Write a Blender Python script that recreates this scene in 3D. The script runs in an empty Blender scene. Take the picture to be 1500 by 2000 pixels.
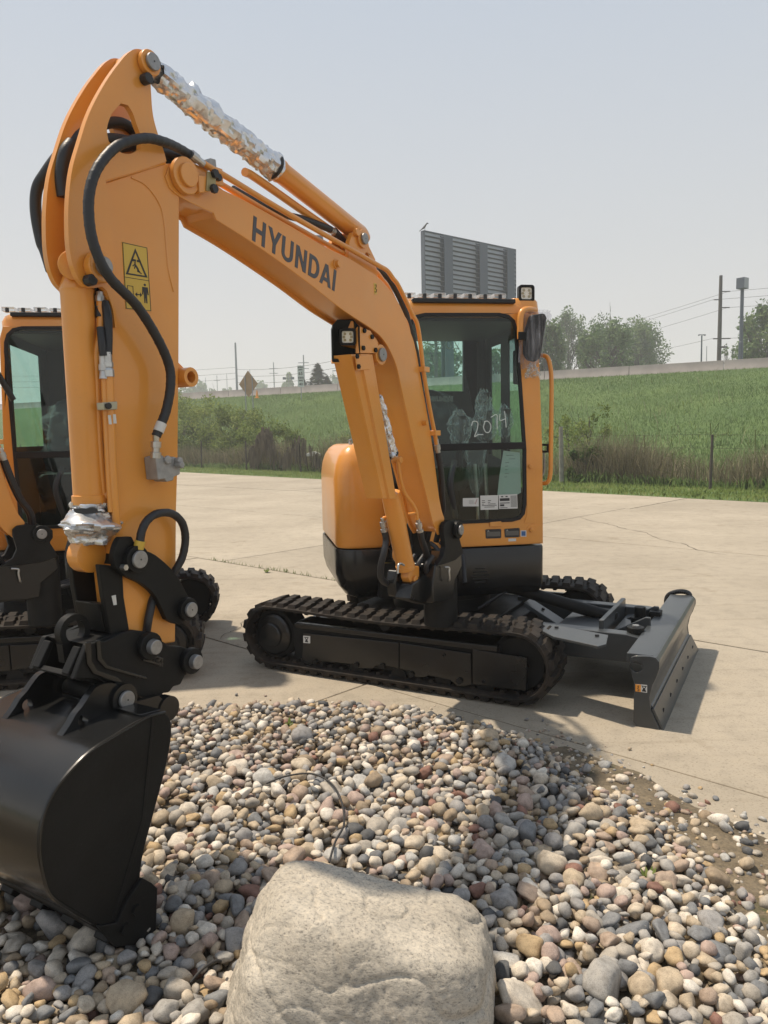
import bpy, bmesh, math, random
from mathutils import Vector, Matrix, noise
from mathutils.geometry import tessellate_polygon
random.seed(7)
S = bpy.context.scene
COL = S.collection
R = math.radians

# ---------------------------------------------------------------- camera, light, exposure
cam = bpy.data.cameras.new('camera'); camo = bpy.data.objects.new('camera', cam); COL.objects.link(camo)
cam.sensor_fit = 'HORIZONTAL'; cam.sensor_width = 36; cam.lens = 36; cam.clip_start = .05; cam.clip_end = 3000
CAM = Vector((0, 0, 1.55)); PITCH = 0.09967; ROLL = 0.02000
_f = Vector((0, math.cos(PITCH), -math.sin(PITCH))); _u0 = Vector((0, math.sin(PITCH), math.cos(PITCH))); _r0 = Vector((1, 0, 0))
_r = _r0 * math.cos(ROLL) - _u0 * math.sin(ROLL); _u = _r0 * math.sin(ROLL) + _u0 * math.cos(ROLL)
mw = Matrix((_r, _u, -_f)).transposed().to_4x4(); mw.translation = CAM
camo.matrix_world = mw
S.camera = camo
S.view_settings.view_transform = 'Standard'; S.view_settings.look = 'None'
S.view_settings.exposure = 0.0; S.view_settings.gamma = 1; S.view_settings.use_curve_mapping = False
S.render.engine = 'CYCLES'
S.cycles.use_denoising = True
S.cycles.max_bounces = 10; S.cycles.transparent_max_bounces = 24; S.cycles.volume_bounces = 1

SUN_TRAVEL = Vector((.40, -.20, -1)).normalized()
sun = bpy.data.lights.new('sun', 'SUN'); suno = bpy.data.objects.new('sun', sun); COL.objects.link(suno)
sun.energy = 5.0; sun.angle = R(1.5); sun.color = (1, .87, .70)
suno.rotation_mode = 'QUATERNION'; suno.rotation_quaternion = SUN_TRAVEL.to_track_quat('-Z', 'Y'); suno.location = (0, 0, 60)
W = bpy.data.worlds.new('World'); S.world = W; W.use_nodes = True
nt = W.node_tree; nt.nodes.clear()
def _n(t, tree=None, **k):
    x = (tree or nt).nodes.new(t)
    for a, b in k.items(): setattr(x, a, b)
    return x
sky = _n('ShaderNodeTexSky', sky_type='NISHITA', sun_disc=False)
sky.sun_elevation = math.asin(-SUN_TRAVEL.z); sky.sun_rotation = math.atan2(-SUN_TRAVEL.x, -SUN_TRAVEL.y)
sky.dust_density = 6; sky.air_density = 1.5
bgs = _n('ShaderNodeBackground'); bgs.inputs['Strength'].default_value = .05
nt.links.new(sky.outputs[0], bgs.inputs['Color'])
tc = _n('ShaderNodeTexCoord'); sx = _n('ShaderNodeSeparateXYZ'); nt.links.new(tc.outputs['Generated'], sx.inputs[0])
rp = _n('ShaderNodeValToRGB'); nt.links.new(sx.outputs['Z'], rp.inputs[0])
rp.color_ramp.elements[0].position = 0; rp.color_ramp.elements[0].color = (.76, .725, .685, 1)
rp.color_ramp.elements[1].position = 1; rp.color_ramp.elements[1].color = (.38, .46, .57, 1)
e = rp.color_ramp.elements.new(.22); e.color = (.62, .635, .65, 1)
e = rp.color_ramp.elements.new(.5); e.color = (.50, .56, .645, 1)
bgh = _n('ShaderNodeBackground'); bgh.inputs['Strength'].default_value = 1.16     # smoke-laden sky, nearly even
nt.links.new(rp.outputs[0], bgh.inputs['Color'])
ad = _n('ShaderNodeMixShader'); ad.inputs[0].default_value = .12
nt.links.new(bgh.outputs[0], ad.inputs[1]); nt.links.new(bgs.outputs[0], ad.inputs[2])
wo = _n('ShaderNodeOutputWorld'); nt.links.new(ad.outputs[0], wo.inputs[0])

# ---------------------------------------------------------------- materials
def newmat(name):
    m = bpy.data.materials.new(name); m.use_nodes = True
    t = m.node_tree; return m, t, t.nodes['Principled BSDF']
def mat(name, col, rough=.5, metal=0, coat=0, var=0, vscale=6, bump=0, bscale=60, col2=None, spec=None, dust=0):
    m, t, p = newmat(name)
    p.inputs['Base Color'].default_value = (*col, 1); p.inputs['Roughness'].default_value = rough; p.inputs['Metallic'].default_value = metal
    if coat: p.inputs['Coat Weight'].default_value = coat; p.inputs['Coat Roughness'].default_value = .08
    if spec is not None: p.inputs['Specular IOR Level'].default_value = spec
    tcn = _n('ShaderNodeTexCoord', t)
    if var or col2:
        nz = _n('ShaderNodeTexNoise', t); nz.inputs['Scale'].default_value = vscale; nz.inputs['Detail'].default_value = 6
        t.links.new(tcn.outputs['Object'], nz.inputs['Vector'])
        r = _n('ShaderNodeValToRGB', t); t.links.new(nz.outputs[0], r.inputs[0])
        c2 = col2 or tuple(max(0, c * (1 - var)) for c in col)
        r.color_ramp.elements[0].position = .35; r.color_ramp.elements[0].color = (*c2, 1)
        r.color_ramp.elements[1].position = .65; r.color_ramp.elements[1].color = (*col, 1)
        t.links.new(r.outputs[0], p.inputs['Base Color'])
        rr = _n('ShaderNodeMapRange', t); t.links.new(nz.outputs[0], rr.inputs[0])
        rr.inputs[3].default_value = rough * .8; rr.inputs[4].default_value = min(1, rough * 1.25); t.links.new(rr.outputs[0], p.inputs['Roughness'])
    if bump:
        nb = _n('ShaderNodeTexNoise', t); nb.inputs['Scale'].default_value = bscale; nb.inputs['Detail'].default_value = 4
        t.links.new(tcn.outputs['Object'], nb.inputs['Vector'])
        b = _n('ShaderNodeBump', t); b.inputs['Strength'].default_value = bump; b.inputs['Distance'].default_value = .01
        t.links.new(nb.outputs[0], b.inputs['Height']); t.links.new(b.outputs[0], p.inputs['Normal'])
    return m
def ramp(t, pts, const=False):
    r = _n('ShaderNodeValToRGB', t)
    if const: r.color_ramp.interpolation = 'CONSTANT'
    el = r.color_ramp.elements
    el[0].position, el[0].color = pts[0][0], (*pts[0][1], 1); el[1].position, el[1].color = pts[-1][0], (*pts[-1][1], 1)
    for q, c in pts[1:-1]:
        x = el.new(q); x.color = (*c, 1)
    return r
def mixc(t, a, b, fac, mode='MIX'):
    x = _n('ShaderNodeMix', t, data_type='RGBA', blend_type=mode)
    for sock, val in ((x.inputs[0], fac), (x.inputs[6], a), (x.inputs[7], b)):
        if hasattr(val, 'is_linked'): t.links.new(val, sock)
        elif isinstance(val, tuple): sock.default_value = (*val, 1)
        else: sock.default_value = val
    return x.outputs[2]
def tex(t, vec, scale, detail=5, kind='ShaderNodeTexNoise', out=0, rough=.55):
    x = _n(kind, t); x.inputs['Scale'].default_value = scale
    if kind == 'ShaderNodeTexNoise': x.inputs['Detail'].default_value = detail; x.inputs['Roughness'].default_value = rough
    t.links.new(vec, x.inputs['Vector']); return x.outputs[out]

ORANGE = mat('orange_paint', (.76, .305, .044), .34, coat=.40, var=.10, vscale=3, bump=.02, bscale=25)
t = ORANGE.node_tree; p = t.nodes['Principled BSDF']; src = p.inputs['Base Color'].links[0].from_socket
tcn = _n('ShaderNodeTexCoord', t); d1 = tex(t, tcn.outputs['Object'], 2.2, 8, rough=.7); d2 = tex(t, tcn.outputs['Object'], 260, 3)
mv = _n('ShaderNodeMapping', t); mv.inputs['Scale'].default_value = (16, 16, 1.1); t.links.new(tcn.outputs['Object'], mv.inputs[0]); d3 = tex(t, mv.outputs[0], 1.0, 5, rough=.7)
ra = ramp(t, [(.44, (0, 0, 0)), (.72, (.22, .22, .22))]); t.links.new(d1, ra.inputs[0]); rb = ramp(t, [(.66, (0, 0, 0)), (.72, (.5, .5, .5))]); t.links.new(d2, rb.inputs[0]); rd_ = ramp(t, [(.58, (0, 0, 0)), (.74, (.12, .12, .12))]); t.links.new(d3, rd_.inputs[0])
cc = mixc(t, src, (.60, .36, .14), ra.outputs[0]); cc = mixc(t, cc, (.48, .28, .12), rd_.outputs[0]); cc = mixc(t, cc, (.30, .16, .06), rb.outputs[0]); t.links.new(cc, p.inputs['Base Color'])
p.inputs['Coat Roughness'].default_value = .05
BLACK = mat('black_paint', (.0062, .0067, .0072), .25, coat=.08, spec=.5, var=.3, vscale=5, bump=.03, bscale=40)
BLACKM = mat('black_cast', (.0085, .009, .0092), .5, spec=.22, var=.35, vscale=9, bump=.08, bscale=70)
def worn(m, amt, dust=(.085, .075, .06)):
    t = m.node_tree; p = t.nodes['Principled BSDF']; src = p.inputs['Base Color'].links[0].from_socket
    tcn = _n('ShaderNodeTexCoord', t); a = tex(t, tcn.outputs['Object'], 3.5, 9, rough=.72); mv = _n('ShaderNodeMapping', t); mv.inputs['Rotation'].default_value = (.4, .7, .5); mv.inputs['Scale'].default_value = (4, 150, 150); t.links.new(tcn.outputs['Object'], mv.inputs[0]); b = tex(t, mv.outputs[0], 1.0, 3); c = tex(t, tcn.outputs['Object'], 150, 4, rough=.7)
    ra = ramp(t, [(.45, (0, 0, 0)), (.75, (amt, amt, amt))]); t.links.new(a, ra.inputs[0]); rb = ramp(t, [(.68, (0, 0, 0)), (.73, (amt * 1.2, amt * 1.2, amt * 1.2))]); t.links.new(b, rb.inputs[0]); rc = ramp(t, [(.63, (0, 0, 0)), (.70, (amt * 1.4, amt * 1.4, amt * 1.4))]); t.links.new(c, rc.inputs[0])
    x = mixc(t, mixc(t, mixc(t, src, dust, ra.outputs[0]), (.12, .12, .12), rb.outputs[0]), dust, rc.outputs[0]); t.links.new(x, p.inputs['Base Color'])
worn(BLACK, .07, (.06, .06, .058)); worn(BLACKM, .09, (.06, .058, .054))
GREYP = mat('dark_grey_paint', (.046, .052, .056), .36, coat=.2, var=.25, vscale=5, bump=.03)
RUBBER = mat('track_rubber', (.013, .012, .0115), .7, spec=.25, var=.4, vscale=12, bump=.15, bscale=50, col2=(.034, .026, .020))
worn(GREYP, .14, (.10, .10, .095)); worn(RUBBER, .22, (.085, .072, .055))
HOSE = mat('hose_rubber', (.016, .017, .020), .48, bump=.12, bscale=180)
STEEL = mat('zinc_steel', (.55, .55, .54), .32, metal=.9, var=.2, vscale=40)
PINM = mat('pin_steel', (.33, .33, .33), .42, metal=.6, var=.2, vscale=60)
FOIL = mat('silver_foil', (.68, .69, .71), .27, metal=.74)
VALVE = mat('cast_grey', (.36, .36, .355), .5, metal=.25, var=.25, vscale=30, bump=.1, bscale=120)
WHITEL = mat('white_label', (.62, .62, .60), .5)
INK = mat('black_ink', (.02, .02, .022), .5)
GREYINK = mat('grey_ink', (.20, .20, .20), .5)
LETTER = mat('dark_lettering', (.040, .040, .048), .4, coat=.2)
YELLOWD = mat('yellow_decal', (.60, .40, .06), .45)
BLUED = mat('blue_decal', (.04, .12, .30), .45)
ORANGED = mat('orange_decal', (.75, .30, .04), .45)
PLATEM = mat('data_plate', (.12, .12, .12), .35, metal=.6)
LED = mat('lamp_lens', (.72, .70, .62), .15, coat=.8)
LEDC = mat('led_reflector', (.34, .29, .20), .25, metal=.7)
PAPER = mat('paper_sheet', (.50, .60, .56), .7)
BARM = mat('window_bar', (.012, .012, .013), .5, spec=.3)
SEATM = mat('seat_vinyl', (.022, .022, .024), .5, bump=.1, bscale=90)
TRIM = mat('cab_interior', (.022, .024, .026), .6, spec=.3)
MARKER = mat('white_marker', (.62, .66, .64), .6)
SIGNW = mat('sign_white', (.55, .60, .56), .5)
SIGNB = mat('sign_back', (.38, .25, .13), .6, var=.15, vscale=3)
WOOD = mat('pole_wood', (.085, .075, .07), .8, var=.3, vscale=4)
GALV = mat('galvanized', (.30, .32, .34), .5, metal=.4)
BLUEG = mat('sign_blue_grey', (.06, .08, .11), .5)
BBM = mat('billboard_slat', (.30, .325, .35), .6, var=.12, vscale=1.5)
BBP = mat('billboard_post', (.085, .105, .135), .6)
BARR = mat('barrier_concrete', (.42, .38, .345), .85, var=.2, vscale=1.2)
ROOFW = mat('white_roof', (.7, .7, .7), .6)
BLDG = mat('grey_building', (.22, .25, .28), .7)
BIRDM = mat('bird_feather', (.02, .02, .022), .6)
CABLE = mat('black_cable', (.025, .024, .024), .6)
DEBRIS = mat('white_plastic', (.75, .75, .72), .6)

def glassmat(name, tint, gloss_rough=.02, gloss=.12):
    m, t, p = newmat(name); t.nodes.remove(p)
    tr = _n('ShaderNodeBsdfTransparent', t); tr.inputs[0].default_value = (*tint, 1)
    gl = _n('ShaderNodeBsdfGlossy', t); gl.inputs['Roughness'].default_value = gloss_rough; gl.inputs[0].default_value = (.9, .95, .93, 1)
    fr = _n('ShaderNodeFresnel', t); fr.inputs[0].default_value = 1.5
    gb = _n('ShaderNodeNewGeometry', t); im = _n('ShaderNodeMath', t, operation='SUBTRACT'); im.inputs[0].default_value = 1; t.links.new(gb.outputs['Backfacing'], im.inputs[1])     # only the outer face of a pane reflects
    mf = _n('ShaderNodeMath', t, operation='MULTIPLY'); t.links.new(fr.outputs[0], mf.inputs[0]); t.links.new(im.outputs[0], mf.inputs[1])
    mx = _n('ShaderNodeMixShader', t); t.links.new(mf.outputs[0], mx.inputs[0]); t.links.new(tr.outputs[0], mx.inputs[1]); t.links.new(gl.outputs[0], mx.inputs[2])
    t.links.new(mx.outputs[0], t.nodes['Material Output'].inputs[0]); return m
GLASS = glassmat('tinted_glass', (.90, .955, .94))
GLASSD = glassmat('lower_tinted_glass', (.80, .86, .84))
GLASSR = glassmat('rear_tinted_glass', (.80, .95, .91))
def plastic(name, col, amt):
    m, t, p = newmat(name); t.nodes.remove(p)
    tr = _n('ShaderNodeBsdfTransparent', t); tr.inputs[0].default_value = (.93, .95, .95, 1)
    g = _n('ShaderNodeBsdfPrincipled', t); g.inputs['Base Color'].default_value = (*col, 1); g.inputs['Roughness'].default_value = .18
    nz = _n('ShaderNodeLayerWeight', t); nz.inputs[0].default_value = .35
    mr = _n('ShaderNodeMapRange', t); t.links.new(nz.outputs['Facing'], mr.inputs[0]); mr.inputs[1].default_value = 0; mr.inputs[2].default_value = 1
    mr.inputs[3].default_value = amt * .25; mr.inputs[4].default_value = min(1, amt * 2.6)      # film shows most where it is seen edge on
    mx = _n('ShaderNodeMixShader', t); t.links.new(mr.outputs[0], mx.inputs[0]); t.links.new(tr.outputs[0], mx.inputs[1]); t.links.new(g.outputs[0], mx.inputs[2])
    t.links.new(mx.outputs[0], t.nodes['Material Output'].inputs[0]); return m
BAG = plastic('clear_plastic', (.75, .80, .80), .30)
BAGM, t, p = newmat('wrapping_film')
tr = _n('ShaderNodeBsdfTransparent', t); tr.inputs[0].default_value = (.9, .9, .92, 1)
p.inputs['Base Color'].default_value = (.62, .62, .66, 1); p.inputs['Roughness'].default_value = .16
tcn = _n('ShaderNodeTexCoord', t); mpn = _n('ShaderNodeMapping', t); mpn.inputs['Scale'].default_value = (46, 46, 5); t.links.new(tcn.outputs['Object'], mpn.inputs[0])
nz_ = tex(t, mpn.outputs[0], 1, 3); mr_ = _n('ShaderNodeMapRange', t); t.links.new(nz_, mr_.inputs[0]); mr_.inputs[1].default_value = .45; mr_.inputs[2].default_value = .75; mr_.inputs[3].default_value = .06; mr_.inputs[4].default_value = .36
mx = _n('ShaderNodeMixShader', t); t.links.new(mr_.outputs[0], mx.inputs[0]); t.links.new(tr.outputs[0], mx.inputs[1]); t.links.new(p.outputs[0], mx.inputs[2]); t.links.new(mx.outputs[0], t.nodes['Material Output'].inputs[0])

# concrete
CONC, t, p = newmat('yard_concrete')
g = _n('ShaderNodeNewGeometry', t); oi = _n('ShaderNodeObjectInfo', t)
a = tex(t, g.outputs['Position'], .55, 6); b_ = tex(t, g.outputs['Position'], 7, 8, rough=.7); c_ = tex(t, g.outputs['Position'], 85, 5, rough=.75)
r1 = ramp(t, [(.3, (.315, .274, .214)), (.7, (.405, .355, .282))]); t.links.new(a, r1.inputs[0])
r2 = ramp(t, [(.3, (.82, .82, .82)), (.5, (1, 1, 1)), (.75, (1.06, 1.05, 1.03))]); t.links.new(b_, r2.inputs[0])
r3 = ramp(t, [(.34, (.58, .57, .55)), (.46, (1, 1, 1)), (.70, (1, 1, 1)), (.80, (1.25, 1.2, 1.1))]); t.links.new(c_, r3.inputs[0])
cc = mixc(t, mixc(t, r1.outputs[0], r2.outputs[0], 1.0, 'MULTIPLY'), r3.outputs[0], .9, 'MULTIPLY')
st = tex(t, g.outputs['Position'], 1.7, 7, rough=.65); rs = ramp(t, [(.60, (1, 1, 1)), (.72, (.74, .71, .66))]); t.links.new(st, rs.inputs[0])
cc = mixc(t, cc, rs.outputs[0], 1.0, 'MULTIPLY')
ms = _n('ShaderNodeMapping', t); ms.inputs['Rotation'].default_value = (0, 0, .75); ms.inputs['Scale'].default_value = (.5, 7, 1); t.links.new(g.outputs['Position'], ms.inputs[0])
sc2 = tex(t, ms.outputs[0], 1.1, 6, rough=.7); rc = ramp(t, [(.30, (.84, .83, .81)), (.45, (1, 1, 1)), (.62, (1, 1, 1)), (.74, (1.1, 1.1, 1.09))]); t.links.new(sc2, rc.inputs[0]); cc = mixc(t, cc, rc.outputs[0], 1.0, 'MULTIPLY')
ro = _n('ShaderNodeMapRange', t); t.links.new(oi.outputs['Random'], ro.inputs[0]); ro.inputs[3].default_value = .9; ro.inputs[4].default_value = 1.06
hs = _n('ShaderNodeHueSaturation', t); t.links.new(cc, hs.inputs['Color']); t.links.new(ro.outputs[0], hs.inputs['Value'])
t.links.new(hs.outputs[0], p.inputs['Base Color']); p.inputs['Roughness'].default_value = .88; p.inputs['Specular IOR Level'].default_value = .3
bm_ = _n('ShaderNodeBump', t); bm_.inputs['Strength'].default_value = .35; bm_.inputs['Distance'].default_value = .004; t.links.new(c_, bm_.inputs['Height']); t.links.new(bm_.outputs[0], p.inputs['Normal'])
JOINT = mat('joint_dirt', (.045, .040, .032), .95)

# stones: one hue per stone, mottled
def stonemat():
    m, t, p = newmat('river_stone')
    a1 = _n('ShaderNodeAttribute', t, attribute_type='OBJECT', attribute_name='tint'); a2 = _n('ShaderNodeAttribute', t, attribute_type='GEOMETRY', attribute_name='tint')
    ad = _n('ShaderNodeMath', t, operation='ADD'); t.links.new(a1.outputs['Fac'], ad.inputs[0]); t.links.new(a2.outputs['Fac'], ad.inputs[1])
    pal = [(.0, (.43, .35, .25)), (.10, (.52, .445, .345)), (.20, (.37, .335, .285)), (.29, (.29, .28, .27)), (.38, (.19, .195, .20)), (.445, (.095, .097, .10)), (.485, (.37, .285, .22)),
           (.56, (.40, .305, .26)), (.62, (.58, .52, .435)), (.71, (.335, .32, .295)), (.79, (.43, .315, .18)), (.845, (.23, .125, .095)), (.87, (.66, .615, .54)), (.93, (.31, .24, .165)), (.965, (.43, .42, .395))]
    r = ramp(t, pal, True); t.links.new(ad.outputs[0], r.inputs[0])
    g = _n('ShaderNodeNewGeometry', t)
    off = _n('ShaderNodeVectorMath', t, operation='ADD'); cmb = _n('ShaderNodeCombineXYZ', t); mu = _n('ShaderNodeMath', t, operation='MULTIPLY'); mu.inputs[1].default_value = 917
    t.links.new(ad.outputs[0], mu.inputs[0]); t.links.new(mu.outputs[0], cmb.inputs[0]); t.links.new(g.outputs['Position'], off.inputs[0]); t.links.new(cmb.outputs[0], off.inputs[1])
    n1 = tex(t, off.outputs[0], 38, 5, rough=.6); n2 = tex(t, off.outputs[0], 330, 3)
    r1 = ramp(t, [(.30, (.62, .60, .58)), (.52, (1, 1, 1)), (.72, (1.28, 1.24, 1.18))]); t.links.new(n1, r1.inputs[0])
    r2 = ramp(t, [(.36, (.55, .55, .56)), (.47, (1, 1, 1)), (.62, (1, 1, 1)), (.72, (1.35, 1.33, 1.3))]); t.links.new(n2, r2.inputs[0])
    c = mixc(t, mixc(t, r.outputs[0], r1.outputs[0], .85, 'MULTIPLY'), r2.outputs[0], .55, 'MULTIPLY')
    n3 = tex(t, g.outputs['Position'], 22, 6, rough=.7); r5 = ramp(t, [(.6, (0, 0, 0)), (.85, (.22, .22, .22))]); t.links.new(n3, r5.inputs[0]); c = mixc(t, c, (.40, .345, .265), r5.outputs[0])      # dried mud film
    t.links.new(c, p.inputs['Base Color']); p.inputs['Roughness'].default_value = .72; p.inputs['Specular IOR Level'].default_value = .35
    b = _n('ShaderNodeBump', t); b.inputs['Strength'].default_value = .35; b.inputs['Distance'].default_value = .004
    t.links.new(n1, b.inputs['Height']); t.links.new(b.outputs[0], p.inputs['Normal']); return m
STONE = stonemat()
# soil
SOIL, t, p = newmat('bare_soil')
g = _n('ShaderNodeNewGeometry', t); a = tex(t, g.outputs['Position'], 3, 8, rough=.7); b_ = tex(t, g.outputs['Position'], 60, 5, rough=.7)
r1 = ramp(t, [(.3, (.085, .068, .046)), (.5, (.155, .125, .085)), (.7, (.25, .205, .145))]); t.links.new(a, r1.inputs[0])
r2 = ramp(t, [(.3, (.55, .55, .55)), (.6, (1.15, 1.12, 1.05))]); t.links.new(b_, r2.inputs[0])
c = mixc(t, r1.outputs[0], r2.outputs[0], .9, 'MULTIPLY')
gm = tex(t, g.outputs['Position'], 5.5, 6, rough=.7); rg = ramp(t, [(.60, (0, 0, 0)), (.70, (1, 1, 1))]); t.links.new(gm, rg.inputs[0])
c = mixc(t, c, (.055, .070, .022), rg.outputs[0]); t.links.new(c, p.inputs['Base Color']); p.inputs['Roughness'].default_value = .95
bb = _n('ShaderNodeBump', t); bb.inputs['Strength'].default_value = .8; bb.inputs['Distance'].default_value = .012; t.links.new(b_, bb.inputs['Height']); t.links.new(bb.outputs[0], p.inputs['Normal'])
# boulder granite
ROCK, t, p = newmat('granite_boulder')
tcn = _n('ShaderNodeTexCoord', t); v_ = tcn.outputs['Object']
mp_ = _n('ShaderNodeMapping', t); mp_.inputs['Rotation'].default_value = (.5, .3, .6); mp_.inputs['Scale'].default_value = (1, 1, 2.2); t.links.new(v_, mp_.inputs[0])
a = tex(t, mp_.outputs[0], 4, 6); b_ = tex(t, mp_.outputs[0], 58, 6, rough=.85); c_ = tex(t, mp_.outputs[0], 120, 4, rough=.75); d_ = tex(t, v_, 5.5, 5)
r1 = ramp(t, [(.3, (.345, .31, .258)), (.7, (.51, .465, .395))]); t.links.new(a, r1.inputs[0])
r2 = ramp(t, [(.35, (.30, .30, .30)), (.46, (1, 1, 1)), (.68, (1.35, 1.32, 1.25))]); t.links.new(b_, r2.inputs[0])
r3 = ramp(t, [(.36, (.30, .31, .32)), (.45, (1, 1, 1)), (.64, (1.22, 1.2, 1.15))]); t.links.new(c_, r3.inputs[0])
c = mixc(t, mixc(t, r1.outputs[0], r2.outputs[0], .7, 'MULTIPLY'), r3.outputs[0], .65, 'MULTIPLY')
r4 = ramp(t, [(.66, (0, 0, 0)), (.76, (.8, .8, .8))]); t.links.new(d_, r4.inputs[0]); c = mixc(t, c, (.30, .17, .06), r4.outputs[0])
t.links.new(c, p.inputs['Base Color']); p.inputs['Roughness'].default_value = .85
b1 = _n('ShaderNodeBump', t); b1.inputs['Strength'].default_value = .6; b1.inputs['Distance'].default_value = .007; t.links.new(b_, b1.inputs['Height'])
b2 = _n('ShaderNodeBump', t); b2.inputs['Strength'].default_value = .5; b2.inputs['Distance'].default_value = .003; t.links.new(c_, b2.inputs['Height']); t.links.new(b1.outputs[0], b2.inputs['Normal'])
t.links.new(b2.outputs[0], p.inputs['Normal'])
# plants: hue by per-blade attribute
def leafmat(name, pts, trans=.35):
    m, t, p = newmat(name)
    a = _n('ShaderNodeAttribute', t, attribute_type='GEOMETRY', attribute_name='tint'); r = ramp(t, pts); t.links.new(a.outputs['Fac'], r.inputs[0])
    t.links.new(r.outputs[0], p.inputs['Base Color']); p.inputs['Roughness'].default_value = .7; p.inputs['Specular IOR Level'].default_value = .2
    tl = _n('ShaderNodeBsdfTranslucent', t); t.links.new(r.outputs[0], tl.inputs[0])
    mx = _n('ShaderNodeMixShader', t); mx.inputs[0].default_value = trans; t.links.new(p.outputs[0], mx.inputs[1]); t.links.new(tl.outputs[0], mx.inputs[2])
    t.links.new(mx.outputs[0], t.nodes['Material Output'].inputs[0]); return m
GRASS = leafmat('tall_grass', [(0, (.046, .092, .019)), (.5, (.070, .126, .028)), (.85, (.108, .165, .042)), (1, (.24, .24, .10))], .3)
LAWN = leafmat('lawn_grass', [(0, (.085, .135, .026)), (.6, (.14, .20, .045)), (1, (.23, .245, .09))])
BRUSH = leafmat('dead_brush', [(0, (.125, .110, .066)), (.5, (.225, .200, .122)), (.8, (.345, .305, .205)), (.9, (.13, .16, .05)), (1, (.10, .15, .04))], .2)
SHRUB = leafmat('shrub_leaf', [(0, (.10, .145, .034)), (.6, (.19, .25, .065)), (1, (.30, .34, .11))], .45)
TREE = leafmat('tree_leaf', [(0, (.070, .125, .046)), (.6, (.13, .205, .075)), (1, (.22, .28, .115))])
CONIF = leafmat('conifer_needle', [(0, (.020, .036, .019)), (1, (.050, .075, .038))], .15)
VINE = leafmat('dead_vine', [(0, (.075, .062, .046)), (1, (.19, .155, .115))], .1)
BARK = mat('tree_bark', (.075, .062, .05), .9, var=.3, vscale=5)
GROUND, t, p = newmat('grassy_ground')
g = _n('ShaderNodeNewGeometry', t); a = tex(t, g.outputs['Position'], .35, 6); r1 = ramp(t, [(.3, (.055, .105, .022)), (.7, (.090, .145, .034))]); t.links.new(a, r1.inputs[0])
t.links.new(r1.outputs[0], p.inputs['Base Color']); p.inputs['Roughness'].default_value = .95
ASPH = mat('road_asphalt', (.06, .06, .06), .9)

# ---------------------------------------------------------------- mesh building
class Frame:
    def __init__(s, o, x, y): s.o, s.x, s.y, s.z = Vector(o), Vector(x), Vector(y), Vector((0, 0, 1))
    def __call__(s, a, b, c): return s.o + s.x * a + s.y * b + s.z * c
def rrect(x0, x1, y0, y1, r, k=5):
    out = []
    for cx, cy, a0 in ((x1 - r, y0 + r, -90), (x1 - r, y1 - r, 0), (x0 + r, y1 - r, 90), (x0 + r, y0 + r, 180)):
        for i in range(k + 1):
            a = R(a0 + 90 * i / k); out.append((cx + r * math.cos(a), cy + r * math.sin(a)))
    return out
def circ(c, r, k=20, a0=0, a1=360):
    full = abs(a1 - a0) >= 360
    return [(c[0] + r * math.cos(R(a0 + (a1 - a0) * i / (k if full else k - 1))), c[1] + r * math.sin(R(a0 + (a1 - a0) * i / (k if full else k - 1)))) for i in range(k)]
def area2(p): return sum(p[i][0] * p[(i + 1) % len(p)][1] - p[(i + 1) % len(p)][0] * p[i][1] for i in range(len(p))) / 2
def inset(p, d):
    if area2(p) < 0: p = p[::-1]
    n = len(p); out = []
    for i in range(n):
        a, b, c = Vector(p[i - 1]), Vector(p[i]), Vector(p[(i + 1) % n])
        e1, e2 = (b - a).normalized(), (c - b).normalized()
        n1, n2 = Vector((-e1.y, e1.x)), Vector((-e2.y, e2.x)); m = n1 + n2
        k = m.length_squared
        out.append(tuple(b + m * (d * 2 / max(k, .6))))
    return out
def catmull(P, k=6):
    P = [Vector(p) for p in P]
    if len(P) < 3: return P
    Q = [P[0] * 2 - P[1]] + P + [P[-1] * 2 - P[-2]]; out = []
    for i in range(1, len(Q) - 2):
        for j in range(k):
            t = j / k; a, b, c, d = Q[i - 1], Q[i], Q[i + 1], Q[i + 2]
            out.append(.5 * ((2 * b) + (c - a) * t + (2 * a - 5 * b + 4 * c - d) * t * t + (3 * b - a - 3 * c + d) * t ** 3))
    return out + [P[-1]]
def smooth2(poly, k=4, lim=34):
    """round a traced outline where it bends gently, keep its real corners"""
    P = [Vector(p) for p in poly]; n = len(P); T = []
    for i in range(n):
        a, b = (P[i] - P[i - 1]).normalized(), (P[(i + 1) % n] - P[i]).normalized(); T.append((a + b).normalized() if a.angle(b, 3) < R(lim) else None)
    out = []
    for i in range(n):
        p, q = P[i], P[(i + 1) % n]; d = q - p; L = d.length; m0 = (T[i] if T[i] is not None else d.normalized()) * L; m1 = (T[(i + 1) % n] if T[(i + 1) % n] is not None else d.normalized()) * L
        kk = k if (T[i] is not None or T[(i + 1) % n] is not None) and L < .45 else 1
        for j in range(kk):
            t = j / kk; out.append(tuple(p * (2 * t ** 3 - 3 * t * t + 1) + m0 * (t ** 3 - 2 * t * t + t) + q * (-2 * t ** 3 + 3 * t * t) + m1 * (t ** 3 - t * t)))
    return out
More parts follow.
